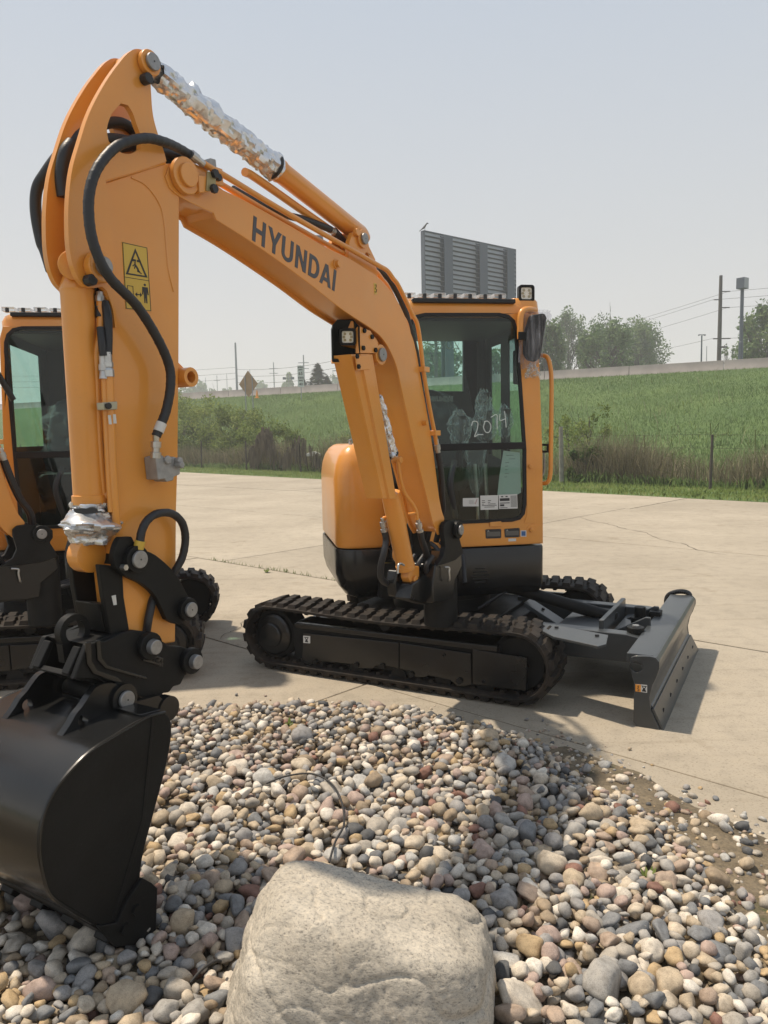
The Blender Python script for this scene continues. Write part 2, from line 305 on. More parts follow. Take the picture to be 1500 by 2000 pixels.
class MB:
    def __init__(s): s.v, s.f, s.t = [], [], []
    def add(s, vs, fs):
        o = len(s.v); s.t.append((o, len(s.f))); s.v += [tuple(x) for x in vs]; s.f += [tuple(i + o for i in f) for f in fs]; return s
    def prism(s, poly, mp, t0, t1, holes=()):
        rings = [list(poly)] + [list(h) for h in holes]
        if holes:
            flat = [q for r in rings for q in r]
            tri = tessellate_polygon([[Vector((*q, 0)) for q in r] for r in rings])
        else:
            flat = rings[0]; tri = [tuple(range(len(flat)))]
        n = len(flat); vs = [mp(a, b, t0) for a, b in flat] + [mp(a, b, t1) for a, b in flat]
        fs = [tuple(x) for x in tri] + [tuple(i + n for i in reversed(x)) for x in tri]; o = 0
        for r in rings:
            k = len(r)
            fs += [(o + i, o + (i + 1) % k, o + (i + 1) % k + n, o + i + n) for i in range(k)]; o += k
        return s.add(vs, fs)
    def box(s, mp, a, b):
        return s.prism([(a[0], a[1]), (b[0], a[1]), (b[0], b[1]), (a[0], b[1])], lambda x, y, t: mp(x, y, t), a[2], b[2])
    def loft(s, rings, cap=True):
        n = len(rings[0]); vs = [q for r in rings for q in r]; fs = []
        for k in range(len(rings) - 1):
            fs += [(k * n + i, k * n + (i + 1) % n, (k + 1) * n + (i + 1) % n, (k + 1) * n + i) for i in range(n)]
        if cap: fs += [tuple(range(n)), tuple(range((len(rings) - 1) * n, len(rings) * n))]
        return s.add(vs, fs)
    def tube(s, P, r, n=10, rad=None):
        P = [Vector(p) for p in P]; rings = []; up = None
        for i, p in enumerate(P):
            d = (P[min(i + 1, len(P) - 1)] - P[max(i - 1, 0)]).normalized()
            if up is None:
                up = d.orthogonal().normalized()
            up = (up - d * up.dot(d)).normalized(); sd = d.cross(up)
            rr = rad(i / (len(P) - 1)) if rad else r
            rings.append([p + (up * math.cos(2 * math.pi * j / n) + sd * math.sin(2 * math.pi * j / n)) * rr for j in range(n)])
        return s.loft(rings)
    def lathe(s, p0, p1, prof, n=24):
        p0, p1 = Vector(p0), Vector(p1); d = (p1 - p0).normalized(); a = d.orthogonal().normalized(); b = d.cross(a)
        return s.loft([[p0 + d * t + (a * math.cos(2 * math.pi * j / n) + b * math.sin(2 * math.pi * j / n)) * r for j in range(n)] for t, r in prof])
    def cyl(s, p0, p1, r, n=24, r2=None):
        L = (Vector(p1) - Vector(p0)).length; return s.lathe(p0, p1, [(0, r), (L, r if r2 is None else r2)], n)
    def build(s, name, m, parent=None, bevel=0, angle=32, label=None, recalc=True, segs=2, tint=None):
        if len(s.t) > 1 and name.endswith(('bolt', 'boss', 'hinge_pin', 'knob', 'clamp')):      # every bolt or boss is a piece of its own
            cuts = s.t + [(len(s.v), len(s.f))]; first = None
            for (v0, f0), (v1, f1) in zip(cuts, cuts[1:]):
                k = MB().add(s.v[v0:v1], [tuple(i - v0 for i in f) for f in s.f[f0:f1]]).build(name, m, parent, bevel, angle, label, recalc, segs); first = first or k
            return first
        me = bpy.data.meshes.new(name); me.from_pydata(s.v, [], s.f)
        if recalc:
            bm = bmesh.new(); bm.from_mesh(me); bmesh.ops.recalc_face_normals(bm, faces=bm.faces); bm.to_mesh(me); bm.free()
        if angle is not None:
            me.shade_smooth(); me.set_sharp_from_angle(angle=R(angle))
        if tint is not None:
            at = me.attributes.new('tint', 'FLOAT', 'POINT'); at.data.foreach_set('value', tint)
        me.materials.append(m)
        o = bpy.data.objects.new(name, me); COL.objects.link(o)
        if parent: o.parent = parent
        if bevel:
            b = o.modifiers.new('bevel', 'BEVEL'); b.width = bevel; b.segments = segs; b.limit_method = 'ANGLE'; b.angle_limit = R(34); b.harden_normals = True
        if label: o['label'] = label
        return o
def tag(o, label, cat, group=None):
    o['label'] = label; o['category'] = cat
    if group: o['group'] = group
    return o
def empty(name, loc, label=None, cat=None, group=None):
    o = bpy.data.objects.new(name, None); o.location = loc; o.empty_display_size = .2; COL.objects.link(o)
    if label: tag(o, label, cat, group)
    return o
def struct(o): o['kind'] = 'structure'; return o
WF = Frame((0, 0, 0), (1, 0, 0), (0, 1, 0))
def text_mesh(body, size, m, name, parent, place, bold=0, depth=.0006, align='CENTER'):
    """flat lettering; place(x, y, t) puts text-plane coordinates into the scene"""
    cu = bpy.data.curves.new('lettering', 'FONT'); cu.body = body; cu.size = size; cu.offset = bold; cu.align_x = align; cu.align_y = 'CENTER'; cu.resolution_u = 3; cu.fill_mode = 'FRONT'
    to = bpy.data.objects.new('lettering', cu); COL.objects.link(to)
    dg = bpy.context.evaluated_depsgraph_get(); me = bpy.data.meshes.new_from_object(to.evaluated_get(dg))
    vs = [place(v.co.x, v.co.y, depth) for v in me.vertices]; fs = [tuple(p.vertices) for p in me.polygons]
    bpy.data.objects.remove(to); bpy.data.curves.remove(cu); bpy.data.meshes.remove(me)
    return MB().add(vs, fs).build(name, m, parent, angle=None, recalc=False)

# ================================================================ the excavator (local origin: ground under its slew centre)
C0 = Vector((0.395,5.338,0))
B = Frame(Vector((0.3983,4.45,0)) - C0, (-0.5299,-0.848,0), (-0.848,0.5299,0))       # boom plane: s along the boom, o across it, z up
H = Frame((0, 0, 0), (0.9848,0.1736,0), (0.1736,-0.9848,0))               # house: across the front, forward, up
U = Frame((0, 0, 0), (0.8821,-0.4711,0), (0.4711,0.8821,0))               # undercarriage: forward, across, up
bp = lambda a, b, t: B(a, t, b)
hf = lambda a, b, t: H(a, t, b)
hp = lambda a, b, t: H(a, b, t)
up_ = lambda a, b, t: U(a, t, b)
uz = lambda a, b, t: U(a, b, t)
EX = empty('excavator', C0, 'yellow tracked excavator whose boom and arm rise in the foreground, dozer blade at right', 'excavator', 'yellow excavators parked in the yard')
UNDER = []
def bolt(mb, mp, c, t, r=.013, h=.012, d=-1):
    mb.prism(circ(c, r, 6), mp, t, t + d * h)
def pin(parent, c, t, r, mp=bp, d=-1, boss=None, m=None, bossw=.02, name='pin'):
    mb = MB().prism(circ(c, r, 24), mp, t, t + d * .012); k_ = mb.build(name, PINM, parent, bevel=.003)
    MB().prism(circ(c, r * .11, 8), mp, t + d * .0121, t + d * .0128).build('dimple_shade_disc', INK, k_ if parent.parent is None else parent, angle=None)  # flat dark disc: shade of the pin's centre dimple put into colour
def c1(pts): return pts[0]

# ---- boom
BOOM_P = [(2.0095,2.5064),(1.9423,2.508),(1.8931,2.4988),(1.8389,2.4598),(1.7315,2.4482),(1.4295,2.4083),(1.1988,2.3733),(0.9867,2.3526),(0.8591,2.3282),(0.7419,2.3042),(0.648,2.2619),(0.5654,2.208),(0.5008,2.1444),(0.4656,2.0938),(0.4193,2.0327),(0.343,1.824),(0.2798,1.6422),(0.2206,1.4457),(0.1377,1.1306),(0.1015,1.0714),(0.1163,0.9905),(0.1727,0.9826),(0.2261,1.041),(0.3098,1.2194),(0.447,1.5146),(0.4918,1.6271),(0.5596,1.7881),(0.6019,1.8914),(0.6636,1.968),(0.7385,2.0236),(0.8207,2.0545),(0.9473,2.0859),(1.0983,2.125),(1.327,2.1996),(1.6829,2.2994),(1.8565,2.3372),(1.8707,2.3591),(2.0269,2.3766),(2.0742,2.3935),(2.0923,2.427),(2.067,2.4719)]
BOOM_P = smooth2(BOOM_P)
BOOM_T = c1([(2.0131,2.4479)]); FOOT = c1([(0.0261,0.9979)])
core = inset(BOOM_P, .016)
boom = MB().prism(BOOM_P, bp, 0, .012).prism(BOOM_P, bp, .158, .17).prism(core, bp, .006, .164).build('boom', ORANGE, EX, bevel=.003)
mb = MB().prism(circ(BOOM_T, .062), bp, -.022, -.001).prism(circ(BOOM_T, .040), bp, -.035, -.02).prism(circ(BOOM_T, .062), bp, .171, .19)
mb.prism([(1.9696,2.4593),(1.925,2.4676),(1.9207,2.4145),(1.9659,2.4)], bp, -.03, -.001).build('pivot_boss', ORANGE, boom, bevel=.004)
MB().prism([(1.9291,2.4822),(1.8887,2.4877),(1.8901,2.4221),(1.9382,2.4137)], bp, -.036, -.0301).build('keeper_plate', mat('keeper_olive', (.33, .27, .13), .4, metal=.3), boom, bevel=.001)
mb = MB()
for q in [(1.8993,2.4796),(1.9075,2.4266)]: bolt(mb, bp, q, -.036, .016, .014)
for q in [(1.8636,2.4801)]: bolt(mb, bp, q, -.018, .013, .014)
mb.build('bolt', INK, boom)
MB().prism([(1.8845,2.517),(1.8328,2.5186),(1.8311,2.4582),(1.883,2.4557)], bp, -.018, -.0005).build('pipe_bracket', ORANGE, boom, bevel=.003)
# lettering on the boom side
def letters():
    el = lambda cx, cy, rx, ry, a0, a1, k=12: [(cx + rx * math.cos(R(a0 + (a1 - a0) * i / k)), cy + ry * math.sin(R(a0 + (a1 - a0) * i / k))) for i in range(k + 1)]
    L = [(.95, [(0, 0), (.2, 0), (.2, .41), (.58, .41), (.58, 0), (.78, 0), (.78, 1), (.58, 1), (.58, .59), (.2, .59), (.2, 1), (0, 1)], []),
         (.90, [(.31, 0), (.51, 0), (.51, .38), (.84, 1), (.61, 1), (.41, .58), (.21, 1), (-.02, 1), (.31, .38)], []),
         (.95, [(0, 1)] + el(.385, .34, .385, .34, 180, 360) + [(.77, 1), (.57, 1)] + el(.385, .34, .185, .17, 360, 180) + [(.2, 1)], []),
         (.95, [(0, 0), (.2, 0), (.2, .62), (.56, 0), (.77, 0), (.77, 1), (.57, 1), (.57, .38), (.21, 1), (0, 1)], []),
         (.86, [(0, 0)] + el(.36, .5, .42, .5, -90, 90) + [(0, 1)], [[(.2, .18)] + el(.34, .5, .23, .32, -90, 90) + [(.2, .82)]]),
         (1.0, [(0, 0), (.21, 0), (.28, .2), (.60, .2), (.67, 0), (.88, 0), (.55, 1), (.33, 1)], [[(.33, .37), (.55, .37), (.44, .70)]]),
         (.20, [(0, 0), (.2, 0), (.2, 1), (0, 1)], [])]
    return L, sum(x[0] for x in L)
LET, LW = letters()
bl, br, tl, tr_ = [Vector(q) for q in [(1.6681,2.3042),(1.1308,2.1898),(1.6542,2.3986),(1.111,2.2817)]]
def on_boom(x, y):
    x /= LW
    q = (bl * (1 - x) + br * x) * (1 - y) + (tl * (1 - x) + tr_ * x) * y; return (q.x, q.y)
x0 = 0
for adv, poly, holes in LET:
    MB().prism([on_boom(x0 + a, b) for a, b in poly], bp, -.0015, .001, [[on_boom(x0 + a, b) for a, b in h] for h in holes]).build('letter', LETTER, boom, angle=None); x0 += adv
MB().prism(circ(c1([(1.1136,2.3101)]), .016, 16), bp, -.022, .002).prism(circ(c1([(1.1136,2.3101)]), .022, 16), bp, -.006, .002).build('grease_fitting', ORANGE, boom, bevel=.002)
MB().prism([(0.8029,2.2754),(0.7799,2.2789),(0.7773,2.2263),(0.8004,2.2231)], bp, -.0012, .001).build('hook_decal', YELLOWD, boom, angle=None)
MB().tube([B(a, -.0025, b) for a, b in [(0.7941,2.2672),(0.7848,2.271),(0.7853,2.2589),(0.7947,2.2527),(0.7811,2.2475),(0.7862,2.2347),(0.7999,2.2351)]], .0014, 5).build('hook_symbol', INK, boom)
# clevis for the arm cylinder on top of the boom
CLV = c1([(0.8709,2.4689)])
for o in (.02, .125):
    MB().prism([(0.9867,2.3526),(0.9705,2.44),(0.939,2.4874),(0.8735,2.5126),(0.8211,2.4977),(0.8051,2.4489),(0.7522,2.399),(0.732,2.3178),(0.8591,2.3282)], bp, o, o + .025, [circ(c1([(0.8251,2.3978)]), .018, 12)]).build('cylinder_clevis', ORANGE, boom, bevel=.003)
MB().prism(circ(CLV, .042), bp, .008, .02).prism(circ(c1([(0.9263,2.4878)]), .018, 12), bp, .0, .02).build('clevis_boss', ORANGE, boom, bevel=.003)
pin(boom, CLV, .007, .026)
# rod-pin lug and boss of the boom cylinder, underneath
RODP = c1([(0.7558,1.9409)])
MB().prism([(0.9473,2.0859),(0.8207,2.0545),(0.7385,2.0236),(0.6641,1.9554),(0.6906,1.8983),(0.7954,1.8816),(0.8703,1.9393),(0.9605,1.9745)], bp, .03, .14).prism(circ(RODP, .050), bp, -.006, .176).build('cylinder_lug', ORANGE, boom, bevel=.003)
MB().prism(circ(c1([(0.7968,1.9621)]), .016, 6), bp, -.002, .02).build('lug_bolt', INK, boom)
pin(boom, RODP, -.007, .033)
MB().prism([(0.9576,2.045),(0.9443,2.0558),(0.8481,2.0469),(0.7815,2),(0.7789,1.9465),(0.8792,1.9386),(0.9623,1.9321)], bp, -.004, .008).build('lamp_bracket', ORANGE, boom, bevel=.002)
mb = MB()
for q in [(0.9059,2.0409),(0.8402,2.0188),(0.918,1.9593),(0.8108,1.9586)]: bolt(mb, bp, q, -.005, .012, .008)
mb.build('bracket_bolt', BLACKM, boom)
# two small lugs along the outer edge and pipe clamps
for q in [(0.3382,1.6116)]: MB().prism(circ(q, .014, 12), bp, -.028, .002).build('grease_fitting', ORANGE, boom, bevel=.002)

# ---- work lamps
def lamp(name, o, ex, ey, ez, w, label=None):
    """square lamp: o centre of the lens, ex right, ey out of the lens, ez up"""
    o, ex, ey, ez = Vector(o), Vector(ex), Vector(ey), Vector(ez); h = w / 2
    mp = lambda a, b, t: o + ex * a + ez * b + ey * t
    lp = MB().prism(rrect(-h, h, -h, h, w * .18), mp, -.045, 0).prism(rrect(-h, h, -h, h, w * .18), mp, -.002, .014, [rrect(-h * .72, h * .72, -h * .72, h * .72, w * .12)]).build(name, BLACKM, EX, bevel=.003, label=label)
    MB().prism(rrect(-h * .70, h * .70, -h * .70, h * .70, w * .11), mp, .001, .004).build('lens', LED, lp, bevel=.001)
    for a, b in ((-.34, .36), (.34, .36), (-.46, 0), (.46, 0), (-.34, -.36), (.34, -.36)):
        MB().prism(circ((a * h, b * h), h * .17, 14), mp, .0041, .006).build('led', LEDC, lp, angle=None)
    return lp, mp
zz = Vector((0, 0, 1)); yn = Vector((.08, -.97, -.18)).normalized(); xr = yn.cross(zz) * -1; zr = xr.cross(yn) * -1
LC = B(*[(0.9839,0.035,2.008)][0])
lp, lm = lamp('boom_work_lamp', LC, xr, yn, zr, .078)
MB().prism([(-.072, .05), (-.045, .078), (.03, .078), (.055, .05), (.055, -.10), (-.072, -.10)], lm, -.06, -.045).prism([(-.072, -.115), (.055, -.115), (.055, -.10), (-.072, -.10)], lm, -.12, .02).prism([(-.076, -.115), (-.068, -.115), (-.068, .05), (-.076, .03)], lm, -.12, .012).prism([(.05, -.115), (.058, -.115), (.058, .05), (.05, .05)], lm, -.12, .008).build('lamp_guard', BLACKM, lp, bevel=.002)
MB().prism([(-.08, -.122), (.062, -.122), (.062, -.1155), (-.08, -.1155)], lm, -.13, .024).build('guard_base', ORANGE, lp, bevel=.001)

# ---- arm
ARM_T = BOOM_T
cheek = [(2.214,2.7799),(2.1866,2.7937),(2.1554,2.7965),(2.1327,2.7879),(2.1275,2.7693),(2.1397,2.744),(2.144,2.7107),(2.1444,2.6708),(2.1402,2.6035),(2.124,2.5538),(2.0989,2.4993),(2.0915,2.4751),(2.2241,2.4065),(2.344,2.3485),(2.3372,2.309),(2.329,2.203),(2.3288,2.0313),(2.3313,1.9046),(2.3372,1.904),(2.3448,1.9663),(2.3627,2.0138),(2.3791,2.0238),(2.4096,2.0147),(2.4406,2.0147),(2.4625,2.0339),(2.4779,2.0657),(2.4869,2.1114),(2.487,2.1848),(2.4801,2.2594),(2.4616,2.3516),(2.4314,2.4332),(2.393,2.5259),(2.3409,2.6176),(2.2779,2.7081)]
hole = [(2.2695,2.5999),(2.2416,2.6031),(2.2247,2.5854),(2.2123,2.5566),(2.196,2.5222),(2.2006,2.4828),(2.2411,2.4569),(2.2736,2.4492),(2.3005,2.4568),(2.3246,2.4695),(2.3288,2.491),(2.3276,2.5095),(2.3183,2.5351),(2.3031,2.5613)]
cheek = smooth2(cheek); hole = smooth2(hole)
ARMBOX = [(2.3386,2.3454),(2.0917,2.4717),(2.0222,2.491),(2.0269,2.3766),(2.063,1.8286),(2.0894,1.4755),(2.1075,1.2982),(2.1404,0.8413),(2.243,0.8538),(2.2795,0.9014),(2.3658,0.9302),(2.3789,1.1593),(2.3665,1.4048),(2.3456,1.808),(2.3317,2.2488)]
inner = inset(ARMBOX, .004)
arm = MB().prism(ARMBOX, bp, .005, .118).build('arm', ORANGE, EX, bevel=.006)
for o, nm in ((-.008, 'near'), (.100, 'far')):
    MB().prism(cheek, bp, o, o + .02, [hole]).build('side_plate', ORANGE, arm, bevel=.004)
PT, PBK = c1([(2.1579,2.7578)]), c1([(2.398,2.0762)])
MB().prism(circ(PT, .040), bp, -.032, -.0085).prism(circ(PT, .040), bp, .121, .145).prism(circ(PBK, .048), bp, -.04, -.0085).prism(circ(PBK, .048), bp, .121, .15).build('pin_boss', ORANGE, arm, bevel=.005)
pin(arm, PT, -.033, .027); pin(arm, PBK, -.041, .029)
mb = MB()
for q, o in ((c1([(2.176,2.7024)]), -.009), (c1([(2.4339,2.0323)]), -.009)): mb.prism(circ(q, .018, 8), bp, o, o - .03)
mb.build('lock_bolt', INK, arm, bevel=.003)
# weld bead and reinforcement along the box
MB().tube([B(a, .003, b) for a, b in [(2.3439,2.3501),(2.2698,2.3865),(2.1854,2.4281),(2.0916,2.4734)]], .007, 8).build('weld_bead', ORANGE, arm)
MB().tube([B(q.x, .005, q.y) for q in catmull([Vector((*q, 0)) for q in [(2.2335,2.3882),(2.1779,2.3803),(2.1265,2.3409),(2.1036,2.2832),(2.0949,2.1339),(2.0748,2.0521)]], 5)], .004, 6).build('weld_seam', ORANGE, arm)
MB().tube([B(a, .005, b) for a, b in [(2.3377,2.3303),(2.3318,2.2179),(2.3326,2.0621)]], .004, 6).build('weld_seam', ORANGE, arm)
# thumb lug on the back of the arm
TL = c1([(2.0335,1.7653)])
MB().prism([(2.0737,1.8452),(2.0535,1.8292),(2.0166,1.8035),(1.9933,1.7835),(1.9953,1.7511),(2.0256,1.7355),(2.0804,1.7366)], bp, .035, .11).prism(circ(TL, .034), bp, -.02, .165, [circ(TL, .019)]).build('thumb_lug', ORANGE, arm, bevel=.003)
# warning decal, drawn in its own unit square
q00, q10, q01, q11 = [Vector(q) for q in [(2.2832,1.9693),(2.1782,1.9742),(2.2836,2.1778),(2.1823,2.1797)]]
def on_dec(x, y):
    q = (q00 * (1 - x) + q10 * x) * (1 - y) + (q01 * (1 - x) + q11 * x) * y; return (q.x, q.y)
dec = MB().prism([on_dec(*q) for q in ((0, 0), (1, 0), (1, 1), (0, 1))], bp, .0035, .006).build('warning_decal', YELLOWD, arm, angle=None)
ink = MB(); ON = .0030
def dp(pts, holes=()): ink.prism([on_dec(*q) for q in pts], bp, ON - .0004, .0036, [[on_dec(*q) for q in h] for h in holes])
def frame_(x0, y0, x1, y1, t, tv): dp([(x0, y0), (x1, y0), (x1, y1), (x0, y1)], [[(x0 + t, y0 + tv), (x1 - t, y0 + tv), (x1 - t, y1 - tv), (x0 + t, y1 - tv)]])
def seg(a, b, w):
    a, b = Vector(a), Vector(b); d = (b - a); n_ = Vector((-d.y * 2.3, d.x / 2.3)).normalized(); n_ = Vector((n_.x * w, n_.y * w / 2.3))
    dp([tuple(a - n_), tuple(b - n_), tuple(b + n_), tuple(a + n_)])
frame_(.01, .005, .99, .995, .018, .008); dp([(.02, .475), (.98, .475), (.98, .483), (.02, .483)])
dp([(.07, .525), (.93, .525), (.5, .945)], [[(.17, .548), (.83, .548), (.5, .885)]])
for x in (.35, .43, .54, .62): dp([(x, .74), (x + .07, .74), (x + .07, .775), (x, .775)])
dp([(.46 + .03 * math.cos(i), .72 + .016 * math.sin(i)) for i in [k * .785 for k in range(8)]])
for a, b, w_ in (((.45, .70), (.56, .63), .035), ((.45, .70), (.36, .665), .018), ((.47, .69), (.42, .63), .018), ((.56, .63), (.62, .585), .024), ((.56, .64), (.55, .59), .024), ((.55, .59), (.64, .60), .018), ((.62, .585), (.70, .57), .018)): seg(a, b, w_)
frame_(.10, .14, .33, .36, .018, .008)
seg((.40, .24), (.64, .24), .018); dp([(.40, .24), (.47, .275), (.47, .205)]); dp([(.66, .24), (.59, .275), (.59, .205)])
dp([(.80 + .045 * math.cos(i), .405 + .02 * math.sin(i)) for i in [k * .628 for k in range(10)]])
dp([(.69, .37), (.91, .37), (.93, .25), (.89, .25), (.87, .33), (.86, .24), (.86, .12), (.82, .12), (.80, .23), (.78, .12), (.74, .12), (.74, .24), (.73, .33), (.71, .25), (.67, .25)])
ink.build('pictogram', INK, dec, angle=None)
# auxiliary valve block on the arm
vb = MB().prism([(2.2414,1.4932),(2.2107,1.499),(2.2028,1.485),(2.1623,1.4922),(2.1333,1.4825),(2.1388,1.4318),(2.1666,1.4246),(2.1696,1.4126),(2.201,1.4093),(2.207,1.42),(2.2354,1.4182)], bp, -.055, .004).prism(circ(c1([(2.1963,1.4831)]), .014, 14), bp, -.066, -.055).prism(circ(c1([(2.1519,1.4779)]), .013, 8), bp, -.075, -.055).prism(circ(c1([(2.155,1.4641)]), .013, 6), bp, -.085, -.055).build('valve_block', VALVE, arm, bevel=.004)
# ---- hoses of the arm
def hose(pts, r, name='hydraulic_hose', m=None, parent=None, k=7, ribs=False, n=12):
    P = catmull([B(*q) for q in pts], k)
    return MB().tube(P, r, n, rad=(lambda t: r * (1 + (.06 if int(t * 260) % 6 < 1 else 0))) if ribs else None).build(name, m or HOSE, parent or EX, angle=60)
h1 = hose([(1.9433,0.01,2.5322),(2.0434,-0.02,2.5278),(2.1388,-0.05,2.5146),(2.2311,-0.065,2.4947),(2.337,-0.07,2.4422),(2.4125,-0.075,2.368),(2.4512,-0.075,2.2968),(2.4655,-0.075,2.2168),(2.4579,-0.08,2.1246),(2.4133,-0.085,2.0388),(2.306,-0.075,1.9682),(2.2204,-0.065,1.878),(2.1711,-0.06,1.7949),(2.1686,-0.06,1.728),(2.1868,-0.055,1.6486),(2.212,-0.05,1.5948),(2.227,-0.045,1.5615)], .0155, k=16, ribs=True)
MB().tube([B(*q) for q in [(2.2066,-0.052,1.6049),(2.22,-0.048,1.5765)]], .0175, 14).build('hose_tag', WHITEL, h1)
MB().lathe(B(*[(2.2268,-0.045,1.5648)][0]), B(*[(2.2291,-0.04,1.4927)][0]), [(0, .012), (.02, .010), (.021, .017), (.04, .017), (.041, .013), (.055, .013), (.056, .018), (.075, .018)], 12).build('hose_fitting', STEEL, h1, angle=25)
hose([(2.4337,0.16,2.0844),(2.43,0.19,2.1485),(2.4352,0.2,2.1802),(2.4401,0.21,2.2665),(2.4384,0.2,2.3348),(2.4274,0.17,2.3782),(2.3975,0.13,2.4399),(2.3374,0.1,2.5098),(2.2549,0.09,2.5645),(2.1825,0.09,2.5891),(2.1245,0.09,2.5729),(2.0336,0.09,2.5362),(1.9822,0.06,2.4932)], .0175)
hose([(2.4092,0.1,2.3212),(2.4121,0.09,2.3823),(2.3747,0.08,2.4515),(2.2845,0.07,2.504),(2.2013,0.06,2.5221),(2.1584,0.05,2.5086),(2.0242,0.05,2.5308),(1.9236,0.05,2.5387)], .0175)
hose([(2.4253,0.09,2.2957),(2.4282,0.09,2.3554),(2.4181,0.08,2.4238),(2.3922,0.08,2.4615)], .02)
hose([(1.9081,0.05,2.5501),(1.9992,0.05,2.5585),(2.1138,0.05,2.5331),(2.2443,0.06,2.4855)], .015)
hose([(2.3612,0.05,2.0245),(2.3662,0.03,1.9823),(2.3735,0.02,1.9334)], .012)
hose([(2.357,0.01,1.9814),(2.3626,-0.005,1.9322),(2.3689,-0.01,1.8685),(2.3758,-0.012,1.8175)], .014)
hose([(2.3876,0,1.8987),(2.3929,-0.01,1.8506),(2.3915,-0.012,1.8116)], .012)
for q0, q1 in (((210, 690), (211, 728)), ((201, 692), (203, 730))): pass
MB().lathe(B(*[(2.3773,-0.012,1.8237)][0]), B(*[(2.376,-0.012,1.7577)][0]), [(0, .014), (.03, .014), (.031, .0165), (.045, .0165), (.046, .013), (.055, .0175), (.075, .0175)], 10).build('hose_fitting', STEEL, arm, angle=25)
MB().lathe(B(*[(2.3886,-0.004,1.8171)][0]), B(*[(2.389,-0.004,1.7543)][0]), [(0, .011), (.03, .011), (.031, .014), (.05, .014), (.051, .011), (.075, .014)], 10).build('hose_fitting', STEEL, arm, angle=25)
# steel pipes down the front of the arm
def pipe(pts, r, parent=None, m=None, name='hydraulic_pipe', k=6):
    return MB().tube(catmull([B(*q) for q in pts], k), r, 10).build(name, m or ORANGE, parent or EX, angle=60)
pipe([(2.3738,-0.012,1.761),(2.3757,-0.012,1.6468),(2.3786,-0.012,1.4867),(2.376,-0.01,1.3242),(2.3664,0,1.2569)], .0125)
pipe([(2.3837,0,1.758),(2.3854,0,1.6471),(2.3865,0,1.487),(2.3857,0,1.3247)], .0105)
for q in ((216, 793), ):
    MB().prism([(2.4191,1.6673),(2.3632,1.6719),(2.3649,1.6464),(2.4169,1.6439)], bp, -.032, .0).build('pipe_clamp', mat('clamp_zinc', (.42, .40, .30), .4, metal=.6), arm, bevel=.003)
    MB().prism(circ(c1([(2.4028,1.6567)]), .010, 8), bp, -.041, -.032).build('clamp_bolt', INK, arm)
for pp in ([(2.3782,1.632),(2.3685,1.6322),(2.3665,1.6034),(2.3782,1.6034)], [(2.3969,1.629),(2.3873,1.6291),(2.3854,1.6005),(2.395,1.6005)]): MB().prism(pp, bp, -.0262, -.024).build('pipe_label', WHITEL, arm, angle=None)

# ---- bucket cylinder between the arm plates
c0, c9 = B(*[(2.4114,0.07,2.0272)][0]), B(*[(2.4089,0.07,1.3507)][0]); ctop = B(*[(2.4198,0.07,2.0907)][0]); crod = B(*[(2.424,0.07,1.186)][0])
Lc = (c9 - c0).length
bcyl = MB().lathe(c0, c9, [(-.05, .030), (-.02, .044), (.0, .050), (.012, .053), (.024, .050), (Lc - .03, .050), (Lc - .028, .0545), (Lc, .0545)], 28).build('bucket_cylinder', ORANGE, EX, angle=25)
MB().cyl(B(*[(2.4572,0.02,2.0778)][0]), B(*[(2.3786,0.125,2.1049)][0]), .044).build('cylinder_eye', ORANGE, bcyl, bevel=.004)
MB().cyl(c9, crod, .025).build('piston_rod', STEEL, bcyl)
MB().prism(circ(c1([(2.4314,1.1884)]), .055), bp, .045, .10).build('rod_eye', ORANGE, bcyl, bevel=.003)
pipe([(2.3662,0.02,1.9844),(2.3677,0.02,1.934),(2.3758,0.02,1.8703),(2.3866,0.025,1.8225),(2.39,0.03,1.7436),(2.3942,0.03,1.5679),(2.3905,0.03,1.4222),(2.3855,0.03,1.381)], .0135, bcyl)
MB().lathe(B(*[(2.3955,0.05,1.3764)][0]), B(*[(2.37,0.02,1.3785)][0]), [(-.03, .024), (.0, .024), (.002, .018), (.05, .018)], 14).build('pipe_elbow', ORANGE, bcyl)
MB().lathe(B(*[(2.3662,0.02,2.0125)][0]), B(*[(2.3675,0.02,1.9654)][0]), [(0, .012), (.012, .012), (.013, .016), (.03, .016), (.031, .0125), (.05, .0125)], 10).build('hose_fitting', STEEL, bcyl, angle=25)
def foil(p0, p1, r0, r1, name, parent, seed, amp=.35, nu=44, nv=40, flare=None):
    p0, p1 = Vector(p0), Vector(p1); d = p1 - p0; L = d.length; d.normalize(); a = d.orthogonal().normalized(); b = d.cross(a); vs = []; fs = []
    for i in range(nv + 1):
        t = i / nv
        for j in range(nu):
            an = 2 * math.pi * j / nu; q = Vector((math.cos(an) * 1.4, math.sin(an) * 1.4, t * L * 22 + seed))
            k = 1 + amp * (abs(noise.noise(q * .9)) * 1.5 + .4 * abs(noise.noise(q * 2.2)) - .35) + amp * .45 * abs(noise.noise(Vector((math.cos(an), math.sin(an), t * L * 40 + seed))))
            rr = (r0 + (r1 - r0) * t) * k * (flare(t, an) if flare else 1)
            vs.append(p0 + d * (L * t + .006 * noise.noise(q * 2)) + (a * math.cos(an) + b * math.sin(an)) * rr)
    for i in range(nv):
        for j in range(nu): fs.append((i * nu + j, i * nu + (j + 1) % nu, (i + 1) * nu + (j + 1) % nu, (i + 1) * nu + j))
    return MB().add(vs, fs).build(name, FOIL, parent, angle=22)
foil(B(*[(2.4176,0.07,1.2232)][0]), B(*[(2.4087,0.07,1.354)][0]), .05, .056, 'foil_wrap', bcyl, 3.3, .50, 40, 26, lambda t, an: 1 + .75 * math.exp(-((t - .45) / .16) ** 2) * (.5 + .5 * math.cos(an * 1.0 + 2.0)) + .25 * math.exp(-((t - .3) / .2) ** 2))
